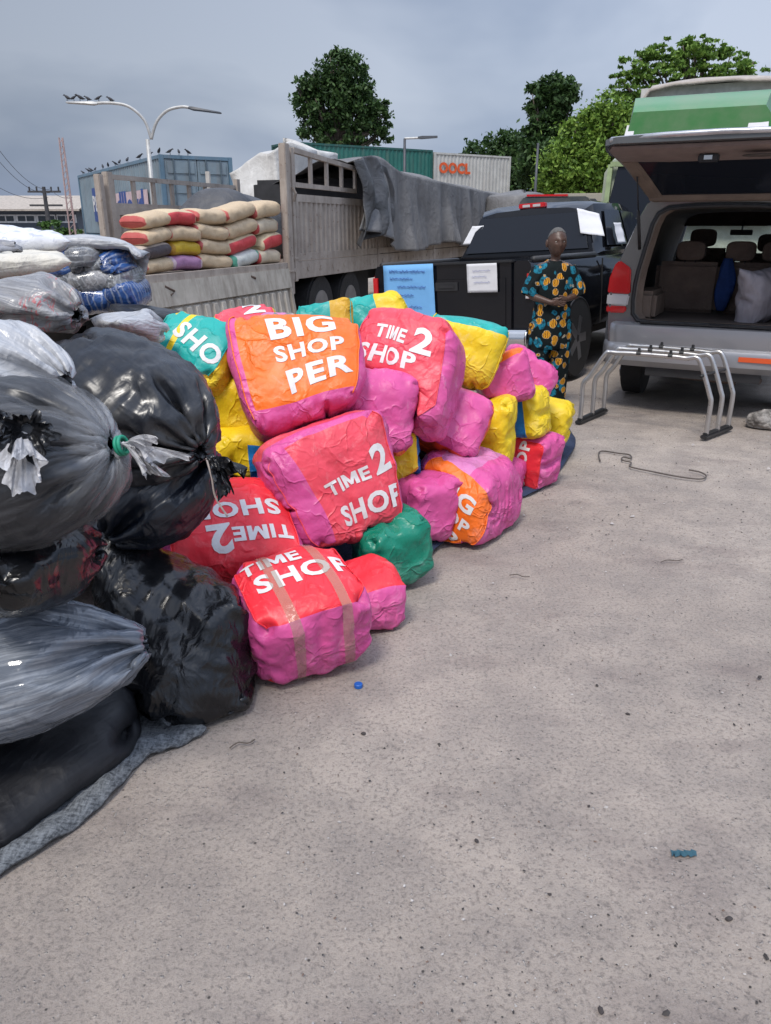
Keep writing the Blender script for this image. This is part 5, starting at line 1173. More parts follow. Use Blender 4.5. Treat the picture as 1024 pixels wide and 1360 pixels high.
# things in the boot
COLL.clear(); p_ = SM @ Vector((.42, .42, 1.10)); g_ = GROUND_Z
o, X, N, M = sack(p_, (6, -10, 20), (.46, .36, .58), poly('lilac_grey_sack', (.30, .28, .31), .5, .8).m, 'grey white sack standing in the open boot of the SUV', 'sack', ends=('seam', 'seam'), name='grey_sack', steps=120, vol=1.0, grav=0); COLL.clear()
m = MB(); rg = random.Random(2); rings = []
for k in range(11):
    t_ = k/10; z = 1.40-.50*t_; wd = .035+.045*math.sin(PI*t_); rings.append([Vector((.02+math.cos(q)*wd*(1+.3*math.sin(3*q+t_*4)), .90+math.sin(q)*.025*(1+.4*math.sin(4*q)), z)) for q in [i*PI/8 for i in range(16)]])
m.loft(rings); o = m.build('blue_cloth', plain('blue_cloth', (.012, .05, .21), .8, bump=.02, bsc=14), None, True); o.matrix_world = SM; tag(o, 'blue cloth hanging over the back seat in the open SUV boot', 'cloth')
# ---------------------------------------------------------------- green lorry behind
gb = at(930, 250, 15.0)
gl_ = empty('green_lorry', (5.18, 14.3, .12), R(-26), 'big green lorry with a canvas topped cargo body behind the SUV', 'lorry')
GRN = paint_mat('green_cab_paint', (.05, .20, .055), .3, .35); GRL = plain('pale_green_paint', (.34, .38, .30), .5); WBX = plain('dirty_white_body', (.48, .48, .46), .7)
m = MB(); W2 = 1.48
cabp = lambda y, z0, z1, k: [(x*k, y, z) for x, z in ((-W2, z0), (-W2, z1-.25), (-W2+.12, z1-.05), (-W2+.3, z1), (W2-.3, z1), (W2-.12, z1-.05), (W2, z1-.25), (W2, z0))]
m.loft([[(x, -.05 if z < 1.6 else .06+.12*(z-1.6), z) for x, y, z in cabp(0, .6, 2.72, 1)], cabp(.4, .6, 2.78, 1), cabp(1.9, .6, 2.78, 1)]); m.build('cab', GRL, gl_, auto=True)
m = MB(); quad_panel(m, [(-1.36, -.02, 1.66), (1.36, -.02, 1.66), (1.22, .13, 2.62), (-1.22, .13, 2.62)], .06, .01); ws = m.build('windscreen', GLD, gl_, bevel=.01)
m = MB()
for z in (1.62, 2.60): m.box(-1.36, 1.36, -.12 if z < 2 else .01, -.03 if z < 2 else .1, z-.04, z+.04)
for x in (-1.40, 1.32): m.add([(x, -.10, 1.6), (x+.08, -.10, 1.6), (x+.08, .03, 2.6), (x, .03, 2.6), (x, -.02, 1.6), (x+.08, -.02, 1.6), (x+.08, .12, 2.6), (x, .12, 2.6)], [(0, 1, 2, 3), (4, 7, 6, 5), (0, 3, 7, 4), (1, 5, 6, 2), (0, 4, 5, 1), (3, 2, 6, 7)])
m.build('windscreen_surround', plain('pale_green_frame', (.26, .33, .17), .5), ws)
m = MB(); m.tube([(-.9, -.09, 1.66), (.1, -.07, 2.1)], .012, 5); m.build('wiper', plastic, ws); m = MB(); m.tube([(.2, -.09, 1.66), (1.0, -.07, 2.1)], .012, 5); m.build('wiper', plastic, ws)
m = MB(); m.loft([[(x*k, y, z) for x, z in ((-1.12, z0), (-1.16, z0+.25), (-1.10, z1), (1.05, z1), (1.2, z0+.35), (1.18, z0))] for y, z0, z1, k in ((.0, 2.86, 3.40, .96), (.35, 2.84, 3.66, 1), (1.0, 2.82, 3.75, 1.))]); df = m.build('wind_deflector', GRN, gl_, auto=True)
m = MB(); quad_panel(m, [(-1.17, -.03, 2.95), (-1.02, -.03, 2.95), (-1.0, .06, 3.2), (-1.14, .06, 3.2)], .02); m.build('white_patch', PAPER, df); m = MB(); quad_panel(m, [(.78, -.02, 2.98), (1.1, -.02, 3.0), (1.08, .08, 3.22), (.80, .08, 3.22)], .04); m.build('white_patch', PAPER, df)
m = MB(); m.box(-.75, .35, -.1, -.02, 2.62, 2.80); m.build('visor_board', plain('cream_board', (.5, .5, .45), .6), gl_); m = MB()
for x in (-.85, .42): m.box(x, x+.07, -.11, .02, 2.6, 2.92)
m.build('bracket', plastic, gl_)
m = MB(); m.box(-1.3, 1.3, 2.05, 8.5, 1.1, 3.45); cb_ = m.build('cargo_body', WBX, gl_, bevel=.03)
def f_top(u, v): 
    y = 1.85+6.7*u; q = (v-.5)*2; x = 1.36*q; z = 4.10+.10*(1-q*q)-(.34*max(0, abs(q)-.85)/.15)+.03*N3(u*9, v*6, 2)-(.12*max(0, .06-u)/.06); return (x, y, z)
tarp('canvas_top', None, f_top, 40, 24, tarp_mat('beige_canvas', (.30, .26, .23), (.42, .38, .34)), gl_, .05)
m = MB(); m.box(-1.3, 1.3, 2.02, 2.05, 3.0, 4.04); m.box(-1.3, 1.3, 2.05, 8.5, 3.45, 4.02); m.build('header_board', WBX, gl_)
m = MB(); m.box(-1.2, 1.2, -.2, 0, .45, .85); m.build('front_bumper', plain('lorry_bumper', (.3, .32, .25), .6), gl_, bevel=.03)
for x in (-1.2, .85):
    for y in (1.0, 6.2, 7.4): fillet_tyre(gl_, x+.35 if x < 0 else x, x if x < 0 else x+.35, y, .5)
m = MB(); m.box(-1.0, 1.0, .3, 8.3, .6, 1.08); m.build('chassis', blk, gl_)
m = MB(); m.box(-1.2, -.98, -.13, -.055, 1.36, 1.50); m.build('indicator_lamp', ORL, gl_, bevel=.01)
# ---------------------------------------------------------------- far vehicles between the tarpaulin and the lorry
def far_truck(px, Y, w_, zt, rz, colr, label, canopy, nm, catg):
    b = at(px, 270, Y); o = empty(nm, (b.x, Y, 0), R(rz), label, catg); pm = paint_mat(nm+'_paint', colr, .3, .3)
    m = MB(); m.loft([[(x*w_/2, y, z) for x, z in ((-1, .5), (-1, 1.3), (-.93, zt-.15), (-.8, zt), (.8, zt), (.93, zt-.15), (1, 1.3), (1, .5))] for y, in ((0,), (.1,), (1.7,))]); m.build('cab', pm, o, bevel=.03)
    m = MB(); quad_panel(m, [(-w_*.43, -.01, zt-.95), (w_*.43, -.01, zt-.95), (w_*.40, -.01, zt-.25), (-w_*.40, -.01, zt-.25)], .01); m.build('windscreen', GLD, o)
    for x in (-w_/2+.02, w_/2-.32): 
        m = MB(); m.cyl((x, .6, .45), (x+.3, .6, .45), .45, 20); m.build('wheel', rub, o)
    m = MB(); m.box(-w_*.5, w_*.5, 1.8, 5.5, .9, zt+.0); m.build('cargo_body', canopy, o, bevel=.06); m = MB(); m.box(-w_*.46, -w_*.30, -.04, -.001, .8, 1.0); m.build('headlight', WHL, o); m = MB(); m.box(w_*.30, w_*.46, -.04, -.001, .8, 1.0); m.build('headlight', WHL, o)
    m = MB(); m.box(-w_*.53, -w_*.505, -.15, -.1, zt-.9, zt-.4); m.build('mirror', plastic, o); return o
far_truck(737, 20.5, 1.9, 2.38, -16, (.04, .05, .055), 'dark van with a red roof edge seen just above the pickup roof', plain('dark_canvas', (.06, .065, .07), .8), 'dark_van', 'van')
o = [x for x in C.objects if x.name.startswith('dark_van')][0]; m = MB(); m.box(-.7, .3, -.02, .3, 2.385, 2.43); m.build('roof_marker', REDL, o)
far_truck(772, 25, 2.1, 2.62, -16, (.36, .33, .27), 'beige canvas topped truck behind the dark van', plain('beige_cover', (.42, .37, .29), .8), 'canvas_topped_truck', 'truck')
def f_lump(u, v):
    a = u*2*PI; t_ = min(v/.6, 1); cap = 0 if v < .6 else (v-.6)/.4; k = (1-cap)*(1-.15*t_); return (math.copysign(abs(math.cos(a))**.6, math.cos(a))*1.0*k+.1*N3(a, v*3, 1), math.copysign(abs(math.sin(a))**.6, math.sin(a))*2.2*k, .9+1.55*t_+.15*cap+.1*N3(a, v*2, 5))
o = tarp('covered_load', None, f_lump, 60, 24, TARP); b = at(694, 270, 23.5); o.location = (b.x, 23.5, 0); o.rotation_euler.z = -R(20); tag(o, 'grey covered load heaped beyond the end of the long tarpaulin', 'load')
m = MB(); m.box(-1, 1, -2.3, 2.3, .75, .9); m.cyl((-1, -1.6, .42), (-.7, -1.6, .42), .42, 18); m.cyl((.7, -1.6, .42), (1, -1.6, .42), .42, 18); m.cyl((-1, 1.6, .42), (-.7, 1.6, .42), .42, 18); m.cyl((.7, 1.6, .42), (1, 1.6, .42), .42, 18); o2 = m.build('trailer', blk); o2.location = o.location; o2.rotation_euler = o.rotation_euler; tag(o2, 'low trailer under the grey covered load', 'trailer')
# ---------------------------------------------------------------- the man
def ankara():
    t = NT('printed_cloth'); o = t.n('ShaderNodeTexCoord').outputs['Object']; o = t.n('ShaderNodeMapping', {0: o, 'Scale': (1, .6, .9)}).outputs[0]
    wob = t.n('ShaderNodeTexNoise', {'Vector': o, 'Scale': 9., 'Detail': 3.}); ov = t.n('ShaderNodeVectorMath', {0: o, 1: t.n('ShaderNodeVectorMath', {0: wob.outputs[1], 'Scale': .06}, operation='SCALE').outputs[0]}, operation='ADD').outputs[0]
    def cells(sc, loc, r0, r1):
        v = t.n('ShaderNodeTexVoronoi', {'Vector': t.n('ShaderNodeMapping', {0: ov, 'Location': loc}).outputs[0], 'Scale': sc, 'Randomness': .75}); s_ = t.n('ShaderNodeSeparateColor', {0: v.outputs['Color']}).outputs[0]
        return v.outputs['Distance'], s_
    d1, c1 = cells(12., (0, 0, 0), 0, 0); d2, c2 = cells(11.5, (3, 1, 2), 0, 0)
    col = t.mix(t.noise(20, 3), (.003, .005, .005), (.006, .012, .013))
    tealm = t.math('MULTIPLY', t.ramp(d2, ((.44, 1.), (.48, 0.))), t.ramp(c2, ((.30, 0.), (.32, 1.)))); fl = t.noise(42, 3, .6)
    col = t.mix(tealm, col, t.mix(t.ramp(fl, ((.42, 0.), (.52, 1.))), (.008, .06, .09), (.012, .17, .25)))
    om = t.math('MULTIPLY', t.ramp(d1, ((.38, 1.), (.41, 0.))), t.ramp(c1, ((.10, 0.), (.12, 1.)))); rim = t.math('MULTIPLY', t.ramp(d1, ((.37, 0.), (.39, 1.), (.42, 1.), (.44, 0.))), t.ramp(c1, ((.10, 0.), (.12, 1.))))
    pet = t.n('ShaderNodeTexWave', {'Vector': o, 'Scale': 22., 'Distortion': 9., 'Detail': 2.}).outputs[0]
    col = t.mix(t.math('MULTIPLY', rim, .8), col, (.35, .34, .28)); col = t.mix(om, col, t.mix(t.ramp(pet, ((.3, 0.), (.45, 1.))), (.10, .03, .01), (.72, .33, .02)))
    t.set(col=col, ro=.8, sp=.2); t.bump(t.noise(7, 4, .6, st=(1, 1, .35)), .03, .6); return t.m
ANK = ankara(); SKIN = plain('dark_skin', (.088, .048, .034), .45, var=.2, bump=.002); HAIR = plain('short_grey_hair', (.11, .105, .10), .9, var=.3, sc=60, bump=.004, bsc=200)
def skin_body(V, E_, Rr, name, mat, parent, sub=2, root=0):
    me = bpy.data.meshes.new(name); me.from_pydata(V, E_, []); o = bpy.data.objects.new(name, me); C.objects.link(o)
    sk = o.modifiers.new('s', 'SKIN'); o.modifiers.new('u', 'SUBSURF').levels = sub
    for v, r in zip(me.skin_vertices[0].data, Rr): v.radius = r if isinstance(r, tuple) else (r, r)
    me.skin_vertices[0].data[root].use_root = True
    bpy.context.view_layer.update(); m2 = bpy.data.meshes.new_from_object(o.evaluated_get(bpy.context.evaluated_depsgraph_get())); o.modifiers.clear(); o.data = m2
    m2.materials.append(mat); m2.polygons.foreach_set('use_smooth', [True]*len(m2.polygons)); o.parent = parent; m2.name = name; return o
def man():
    o = empty('person', (1.56, 7.47, 0), R(6), 'older man in a dark orange and teal printed outfit standing beside the pickup', 'person')
    V = []; E_ = []; Rr = []
    def P(x, y, z, r, fr=None):
        V.append((x, y, z)); Rr.append(r); k = len(V)-1
        if fr is not None: E_.append((fr, k))
        return k
    pel = P(0, 0, .92, (.13, .10)); w_ = P(0, -.005, 1.05, (.115, .09), pel); ch_ = P(0, 0, 1.22, (.14, .10), w_); sh = P(0, .01, 1.34, (.12, .085), ch_); nk = P(0, .0, 1.415, .048, sh); n2 = P(0, -.01, 1.455, .046, nk)
    hd = P(0, -.012, 1.50, (.056, .062), n2)
    for s_ in (-1, 1):
        a = P(s_*.155, .01, 1.34, .052, sh)
        if s_ < 0: el = (-.235, -.03, 1.10); wr = (-.06, -.19, 1.045)
        else: el = (.245, .0, 1.10); wr = (.07, -.19, 1.075)
        b = P((s_*.155+el[0])/2-s_*-.01, .0, 1.22, .043, a); e_ = P(*el, .036, b); f_ = P((el[0]*2+wr[0])/3, (el[1]*2+wr[1])/3, (el[2]*2+wr[2])/3, .036, e_); w2 = P(*wr, .024, f_)
        # palm and hand folded over the belly
        d_ = Vector((-s_, -.18, .05 if s_ < 0 else -.12)).normalized(); pv = Vector(wr)
        p1 = P(*(pv+d_*.045), (.034, .022), w2)
        for k in range(4):
            off = Vector((0, -.004, .024-.016*k)); ln = (.030, .034, .032, .025)[k]; q = pv+d_*.088+off; f1 = P(*q, .0115, p1)
            f2 = P(*(q+d_*ln+Vector((0, .008, -.004))), .0098, f1); P(*(q+d_*ln*1.5+Vector((0, .032, -.010))), .0085, f2)
        t1 = P(*(pv+d_*.04+Vector((0, -.018, .034))), .0125, p1); P(*(pv+d_*.085+Vector((0, -.022, .046))), .010, t1)
    for s_ in (-1, 1):
        hp_ = P(s_*.095, 0, .84, .09, pel); kn = P(s_*.11, -.02, .48, .06, hp_); cf = P(s_*.112, .01, .33, .056, kn); an = P(s_*.115, .03, .09, .036, cf); hl = P(s_*.117, .03, .045, .036, an); P(s_*.125, -.07, .034, (.034, .026), hl)
    bd = skin_body(V, E_, Rr, 'body', SKIN, o)
    # head: sculpted from a sphere, joined to the body mesh
    bm = bmesh.new(); bmesh.ops.create_uvsphere(bm, u_segments=48, v_segments=36, radius=1)
    for v in bm.verts:
        x, y, z = v.co; fr = max(0, -y); g = lambda cx, cz, sx_, sz_: math.exp(-((x-cx)/sx_)**2-((z-cz)/sz_)**2)
        X = x*.089*(1-.26*max(0, -z)**1.5)*(1+.03*z); Y = y*.108; Z = z*.131
        if y > 0: Y *= .98
        Y -= fr*(.022*g(0, -.18, .13, .20)+.012*g(0, .05, .10, .18)+.008*g(0, .22, .55, .10)+.010*g(0, -.50, .26, .06)+.009*g(0, -.62, .24, .07)+.012*g(0, -.88, .28, .16))
        Y += fr*(.012*g(.36, .06, .17, .11)+.012*g(-.36, .06, .17, .11)+.007*g(0, -.56, .24, .025)+.006*g(.5, -.45, .2, .2)+.006*g(-.5, -.45, .2, .2))
        Y -= fr*(.006*g(.48, -.12, .16, .12)+.006*g(-.48, -.12, .16, .12))
        v.co = (X, Y-.018, Z+1.565)
    me = bpy.data.meshes.new('h'); bm.to_mesh(me); bm.free()
    b2 = bmesh.new(); b2.from_mesh(bd.data); b2.from_mesh(me)
    for s_ in (-1, 1):   # ears
        n0 = len(b2.verts); r_ = bmesh.ops.create_uvsphere(b2, u_segments=14, v_segments=10, radius=1)
        for v in r_['verts']: x, y, z = v.co; v.co = (s_*(.090+.012*x+.006*(y > 0)*y), .002+y*.018, 1.558+z*.036-.0*y)
    for f in b2.faces: f.smooth = True
    b2.to_mesh(bd.data); b2.free()
    for s_ in (-1, 1):
        bm = bmesh.new(); bmesh.ops.create_uvsphere(bm, u_segments=14, v_segments=10, radius=.0125); me = bpy.data.meshes.new('eye'); bm.to_mesh(me); bm.free()
        e_ = link('eye', me, MAT.setdefault('eyew', plain('eye_white', (.30, .27, .24), .3)), o, True); e_.location = (s_*.033, -.106, 1.574); e_.scale = (1.1, .6, .55)
        bm = bmesh.new(); bmesh.ops.create_uvsphere(bm, u_segments=10, v_segments=8, radius=.0062); me = bpy.data.meshes.new('iris'); bm.to_mesh(me); bm.free(); i_ = link('iris', me, MAT.setdefault('iris', plain('iris_dark', (.01, .006, .004), .2)), e_, True); i_.location = (0, -.0095, 0)
    bm = bmesh.new(); bmesh.ops.create_uvsphere(bm, u_segments=40, v_segments=30, radius=1)
    bmesh.ops.delete(bm, geom=[v for v in bm.verts if v.co.z < .30-.55*v.co.y-.0 or v.co.z < -.25], context='VERTS')
    for v in bm.verts: x, y, z = v.co; v.co = (x*.0915*(1+.03*z), y*.1105-.018, z*.1335+1.565)
    me = bpy.data.meshes.new('hair'); bm.to_mesh(me); bm.free(); link('hair', me, HAIR, o, True)
    # clothing: tunic, sleeves, trousers lofted with folds
    def garment(nm, secs, n=56, folds=.006, seed=1, cap=False):
        m = MB(); rings = []
        for k, (cx, cy, cz, rx, ry, tx, tz) in enumerate(secs):
            ring_ = []
            for i in range(n):
                a = 2*PI*i/n; f_ = folds*(1+.6*k/len(secs))*(math.sin(a*5+seed+k*.25)+.6*math.sin(a*9+seed*2-k*.4)+.5*math.sin(a*3+k*.7)); r1 = rx+f_; r2 = ry+f_
                ring_.append((cx+math.cos(a)*r1, cy+math.sin(a)*r2, cz+math.cos(a)*tx+math.sin(a)*tz))
            rings.append(ring_)
        m.loft(rings, cap=cap); g = m.build(nm, ANK, o, True); return g
    m_ = [(0, -.005, 1.418, .062, .062, 0, .012), (0, 0, 1.40, .085, .075, 0, .01), (0, .004, 1.378, .145, .09, -.0, 0), (0, .005, 1.345, .185, .108, 0, 0), (0, .004, 1.28, .192, .125, 0, 0), (0, 0, 1.18, .178, .130, 0, 0), (0, -.004, 1.08, .172, .132, 0, 0), (0, -.004, .98, .178, .136, 0, 0), (0, 0, .88, .188, .142, 0, 0), (0, 0, .78, .196, .146, 0, 0), (0, 0, .69, .204, .150, 0, 0), (0, 0, .62, .208, .152, 0, 0), (0, 0, .615, .200, .145, 0, 0)]
    garment('tunic', m_, folds=.004)
    for s_ in (-1, 1):
        el = Vector((s_*.24, -.02, 1.10)); a = Vector((s_*.135, .005, 1.345)); m = MB(); rings = []
        for k in range(10):
            t_ = k/9*1.02; c = a.lerp(el, t_)+Vector((s_*.012*math.sin(PI*t_), 0, 0)); ax = (el-a).normalized(); u = ax.cross(Vector((0, 1, 0))).normalized(); w3 = ax.cross(u); r = .070+.006*t_+(.0 if k < 9 else -.008)
            rings.append([c+(u*math.cos(q)*r*(.95+.2*t_)+w3*math.sin(q)*r*1.05)*(1+.05*math.sin(q*4+k)+.04*math.sin(q*7-k)) for q in [i*2*PI/36 for i in range(36)]])
        m.loft(rings, cap=False); m.build('sleeve', ANK, o, True)
        garment('trouser_leg', [(s_*.09, 0, .86, .115, .12, 0, 0), (s_*.098, -.005, .66, .108, .115, 0, 0), (s_*.105, -.01, .46, .095, .105, 0, 0), (s_*.108, .005, .28, .088, .098, 0, 0), (s_*.11, .015, .13, .084, .094, 0, 0), (s_*.112, .018, .075, .088, .098, 0, 0)], 36, .005, s_+2)
        m = MB(); m.loft([[(s_*.122+math.cos(q)*.047*k, -.035+math.sin(q)*.135*k-.0, z) for q in [i*PI/12 for i in range(24)]] for z, k in ((.0, .95), (.004, 1), (.02, 1), (.022, .9))]); sd = m.build('sandal', plain('brown_leather', (.05, .025, .015), .6) if s_ < 0 else bpy.data.materials['brown_leather'], o, auto=True)
        m = MB(); m.tube([(s_*.122+math.cos(q)*.046, -.07-.01*math.sin(q), .018+math.sin(q)*.052) for q in [i*PI/10 for i in range(11)]], .008, 6); m.build('strap', bpy.data.materials['brown_leather'], sd)
    return o
mn = man()
mn.scale = (.96, .95, .995)
# ---------------------------------------------------------------- tubular rack
def rack():
    o = empty('tubular_rack', (0, 0, 0), 0, 'three hoop steel tube rack standing on the ground behind the SUV bumper', 'rack')
    A = gnd(770, 562); B = gnd(937, 582); A3 = gnd(801, 548); B3 = gnd(966, 571); o.location = A.lerp(B3, .5); og = Vector(o.location)
    st = NT('brushed_steel'); st.set(col=(.50, .49, .48), me=.9, ro=st.ramp(st.noise(20, 5), ((.3, .25), (.7, .45)))); jt = plain('black_joint', (.02, .02, .021), .5)
    tops = []
    for k in range(3):
        a = A.lerp(A3, k/2); b = B.lerp(B3, k/2); u = (b-a).normalized(); Lw = (b-a).length; P = [a, a+Vector((0, 0, .16)), a+Vector((0, 0, .33)), a+u*.06+Vector((0, 0, .42)), a+u*.17+Vector((0, 0, .61)), a+u*.21+Vector((0, 0, .63)), a+u*.28+Vector((0, 0, .63)), a+u*.40+Vector((0, 0, .635)),
             b-u*.36+Vector((0, 0, .635)), b-u*.24+Vector((0, 0, .63)), b-u*.16+Vector((0, 0, .64)), b-u*.11+Vector((0, 0, .57)), b-u*.02+Vector((0, 0, .35)), b+Vector((0, 0, .28)), b+Vector((0, 0, .12)), b]
        m = MB(); m.tube([Vector(p)-og+Vector((0, 0, .03)) for p in catmull(P, 5)], .0205, 12); h_ = m.build('hoop', st.m, o, True)
        for f_ in (.42, .66):
            q = a.lerp(b, f_)-og; m = MB(); m.cyl(q-u*.022+Vector((0, 0, .668)), q+u*.022+Vector((0, 0, .668)), .022, 12); m.box(-.01, .01, -.012, .012, 0, .03, Matrix.Translation(q+Vector((0, 0, .685)))); m.build('clip', jt, h_, bevel=.003)
        tops.append((a, b, u))
    for (p, q) in ((A, A3), (B, B3)):
        d_ = (q-p).normalized(); m = MB(); rot = Matrix.Translation((p+q)/2-og) @ Matrix.Rotation(math.atan2(d_.y, d_.x), 4, 'Z'); h_ = (q-p).length/2+.05; m.box(-h_, h_, -.028, .028, .0, .03, rot); m.box(-h_+.02, h_-.02, -.02, .02, .0305, .05, rot)
        m.build('foot_bar', jt, o, bevel=.006)
    q0 = tops[0]; q2 = tops[2]; p0 = q0[1]-q0[2]*.09+Vector((0, 0, .53))-og; p2 = q2[1]-q2[2]*.09+Vector((0, 0, .53))-og; e_ = (p2-p0).normalized()
    m = MB(); m.tube([p0-e_*.05+Vector((0, -.02, 0)), p0, p0.lerp(p2, .5), p2, p2+e_*.05], .014, 8); m.build('cross_strap', jt, o, True)
rack()
# ---------------------------------------------------------------- the heap of stuffed bags
COLL.clear()
def Rm(*a): return Euler([R(x) for x in a], 'XYZ')
def axis_rot(a, b, twist=0):
    """rotation taking local z along a->b"""
    d_ = (Vector(b)-Vector(a)).normalized(); q = d_.to_track_quat('Z', 'Y'); return q.to_matrix().to_4x4() @ Matrix.Rotation(R(twist), 4, 'Z')
def mat4(loc, rot):
    if isinstance(rot, Matrix): return Matrix.Translation(Vector(loc)) @ rot
    return Matrix.Translation(Vector(loc)) @ Euler([R(a) for a in rot], 'XYZ').to_matrix().to_4x4()
def fr_rot(n_, up, ):
    """panel orientation: local -y (front) faces n_, local z as near as can be to up"""
    n_ = Vector(n_).normalized(); z = (Vector(up)-n_*n_.dot(Vector(up))).normalized(); y = -n_; x = y.cross(z)
    return Matrix(((x.x, y.x, z.x, 0), (x.y, y.y, z.y, 0), (x.z, y.z, z.z, 0), (0, 0, 0, 1)))
def gus(main=0, side=1, top=None, bottom=None, strip=None, left=None, right=None):
    def f(fn, u, v):
        if fn in ('left', 'right'):
            if fn == 'left' and left is not None: return left
            if fn == 'right' and right is not None: return right
            return side
        if fn == 'top' and top is not None: return top
        if fn == 'bottom' and bottom is not None: return bottom
        if strip and fn == 'front' and (u < strip[0] or u > 1-strip[1]): return side
        return main
    return f
T2S = lambda s_=1., dx=0, dz=0: [('front', 'TIME', -.075*s_+dx, .055*s_+dz, .072*s_, 0, 1.12), ('front', '2', .15*s_+dx, .085*s_+dz, .145*s_, 0, 1.05), ('front', 'SHOP', -.0*s_+dx, -.075*s_+dz, .10*s_, 0, 1.12)]
BIGS = lambda s_=1., dx=0, dz=0: [('front', 'BIG', dx, .135*s_+dz, .12*s_, 0, 1.25), ('front', 'SHOP', dx, .0*s_+dz, .082*s_, 0, 1.2), ('front', 'PER', dx, -.13*s_+dz, .115*s_, 0, 1.3)]
RED, RFD, PNK, ORG, YEL, TEA, BLU, GRE, OCH, LIL, ORR = [MAT[k] for k in ('red', 'redfade', 'pink', 'orange', 'yellow', 'teal', 'blue', 'green', 'ochre', 'lilac', 'orangered')]
HG = 'stuffed woven shopping bags heaped on the ground'
PG = 'plastic wrapped bundles heaped at the left'
def U(x, y, Y): return at(x, y, Y)
# --- mats under the heap
def mat_strip(name, pts_in, pts_out, mat, label, th=.012, seed=0):
    n_ = len(pts_in); V = []; F = []; w_ = 9
    for i in range(n_):
        for j in range(w_+1):
            t_ = j/w_; a = Vector(pts_in[i]); b = Vector(pts_out[i]); p = a.lerp(b, t_); z = .006+.018*max(0, t_-.55)*(1+.8*math.sin(i*.55+seed))+.006*math.sin(i*1.3+t_*7+seed)*t_+(.016*math.sin(PI*min(1, max(0, (t_-.8)/.2))) if t_ > .8 else 0)
            V.append((p.x, p.y, max(.003, z)))
    F = [(i*(w_+1)+j, (i+1)*(w_+1)+j, (i+1)*(w_+1)+j+1, i*(w_+1)+j+1) for i in range(n_-1) for j in range(w_)]
    m = MB(); m.add(V, F); o = m.build(name, mat, None, True); md = o.modifiers.new('t', 'SOLIDIFY'); md.thickness = th; md.offset = 1; me = bpy.data.meshes.new_from_object(o.evaluated_get(bpy.context.evaluated_depsgraph_get())); o.modifiers.clear(); o.data = me; tag(o, label, 'mat'); return o
def matm():
    t = NT('grey_woven_mat'); o = t.n('ShaderNodeTexCoord').outputs['Object']; n1 = t.noise(90, 5, .7, st=(1, .25, 1)); n2 = t.noise(120, 4, .7, st=(.25, 1, 1))
    h = t.math('ADD', n1, n2); t.set(col=t.mix(t.ramp(t.math('MULTIPLY', h, .5), ((.4, 0.), (.6, 1.))), (.04, .045, .052), (.20, .215, .23)), ro=.9); t.bump(h, .006, 1.); return t.m
MATG = matm()
edge = catmull([gnd(x, y) for x, y in ((-130, 1260), (-10, 1172), (90, 1108), (150, 1058), (190, 1012), (238, 992), (274, 974), (262, 962), (225, 968))], 8)
inn = [Vector((p.x-.32-.2*(i/len(edge)), p.y+.34, 0)) for i, p in enumerate(edge)]
mat_strip('ground_mat', inn, edge, MATG, 'grey woven mat edge sticking out from under the black bundle', seed=1)
edge = catmull([gnd(x, y) for x, y in ((420, 830), (548, 758), (598, 716), (678, 668), (712, 655), (742, 628), (764, 592), (756, 572), (730, 560))], 6)
inn = [Vector((p.x-.7, p.y+.25, 0)) for p in edge]
mat_strip('ground_mat', inn, edge, plain('navy_groundsheet', (.022, .035, .075), .8, bump=.02, bsc=14), 'dark blue groundsheet under the right edge of the heap', th=.006, seed=2)
# --- hidden fillers that carry the upper bags
fl = 0
for (x, y, z, L_, rz) in ((-.95, 3.85, .28, .8, 40), (-.40, 4.25, .28, .8, 70), (.1, 4.85, .26, .7, 60), (-1.5, 3.6, .30, .8, 10), (-1.8, 4.3, .33, .9, 80), (-1.1, 4.6, .28, .8, 45), (-.5, 4.9, .26, .7, 20), (.5, 5.45, .22, .6, 70), (-1.7, 2.9, .33, .8, 30), (-1.5, 2.2, .38, .7, 20), (-2.2, 3.5, .38, .9, 0), (-2.2, 4.7, .36, .9, 50), (-1.7, 3.35, .75, .7, 75), (-2.1, 4.0, .80, .8, 20), (-1.35, 3.9, .68, .6, 30), (-.62, 4.35, .62, .5, 30)):
    sack((x, y, z), (90, 0, rz), (.54, .50, L_), [MAT['fabric'], MAT['navy']][fl % 2], 'dark bundle buried in the middle of the heap', 'bag', 'dark bundles inside the heap', ends=('cinch', 'seam'), cell=.05, steps=60, name='dark_bundle'); fl += 1
# --- bottom row
def p2(fn, u, v): return 1 if (fn in ('bottom', 'left', 'right') or (fn == 'front' and v < .06)) else 0
tote(U(512, 716, 3.68), (8, -16, 28), (.38, .32, .36), [GRE], gus(0, 0), 'small plain green bag on the ground between the red TIME2SHOP bags', group=HG, cell=.015, lump=.012)
o36, X36, N36, F36, M36 = tote((-.30, 3.06, .27), fr_rot((.0, -.34, 1), (-.42, 1, 0)), (.56, .42, .52), [RED, PNK], gus(0, 1, bottom=1, top=1), 'red topped pink bag wrapped in clear tape at the near corner of the heap', group=HG, texts=[('front', 'TIME', -.07, .125, .075, 0, 1.1), ('front', 'SHOP', .03, .01, .10, 0, 1.1)], cell=.014, lump=.012, bands=((('front', 'bottom'), .28, .36), (('front', 'bottom'), .74, .82), (('left',), .45, .53)), tx=.0)
tote(U(493, 778, 3.42), (3, 0, 24), (.28, .30, .42), [PNK, RED], gus(0, 0, top=1, bottom=1), 'small pink bag with a red top squeezed behind the taped bag', group=HG, cell=.015)
tote(U(565, 677, 4.05), (0, 6, 30), (.40, .36, .46), [PNK, ORG], gus(0, 0), 'plain pink bag standing behind the green bag', group=HG)
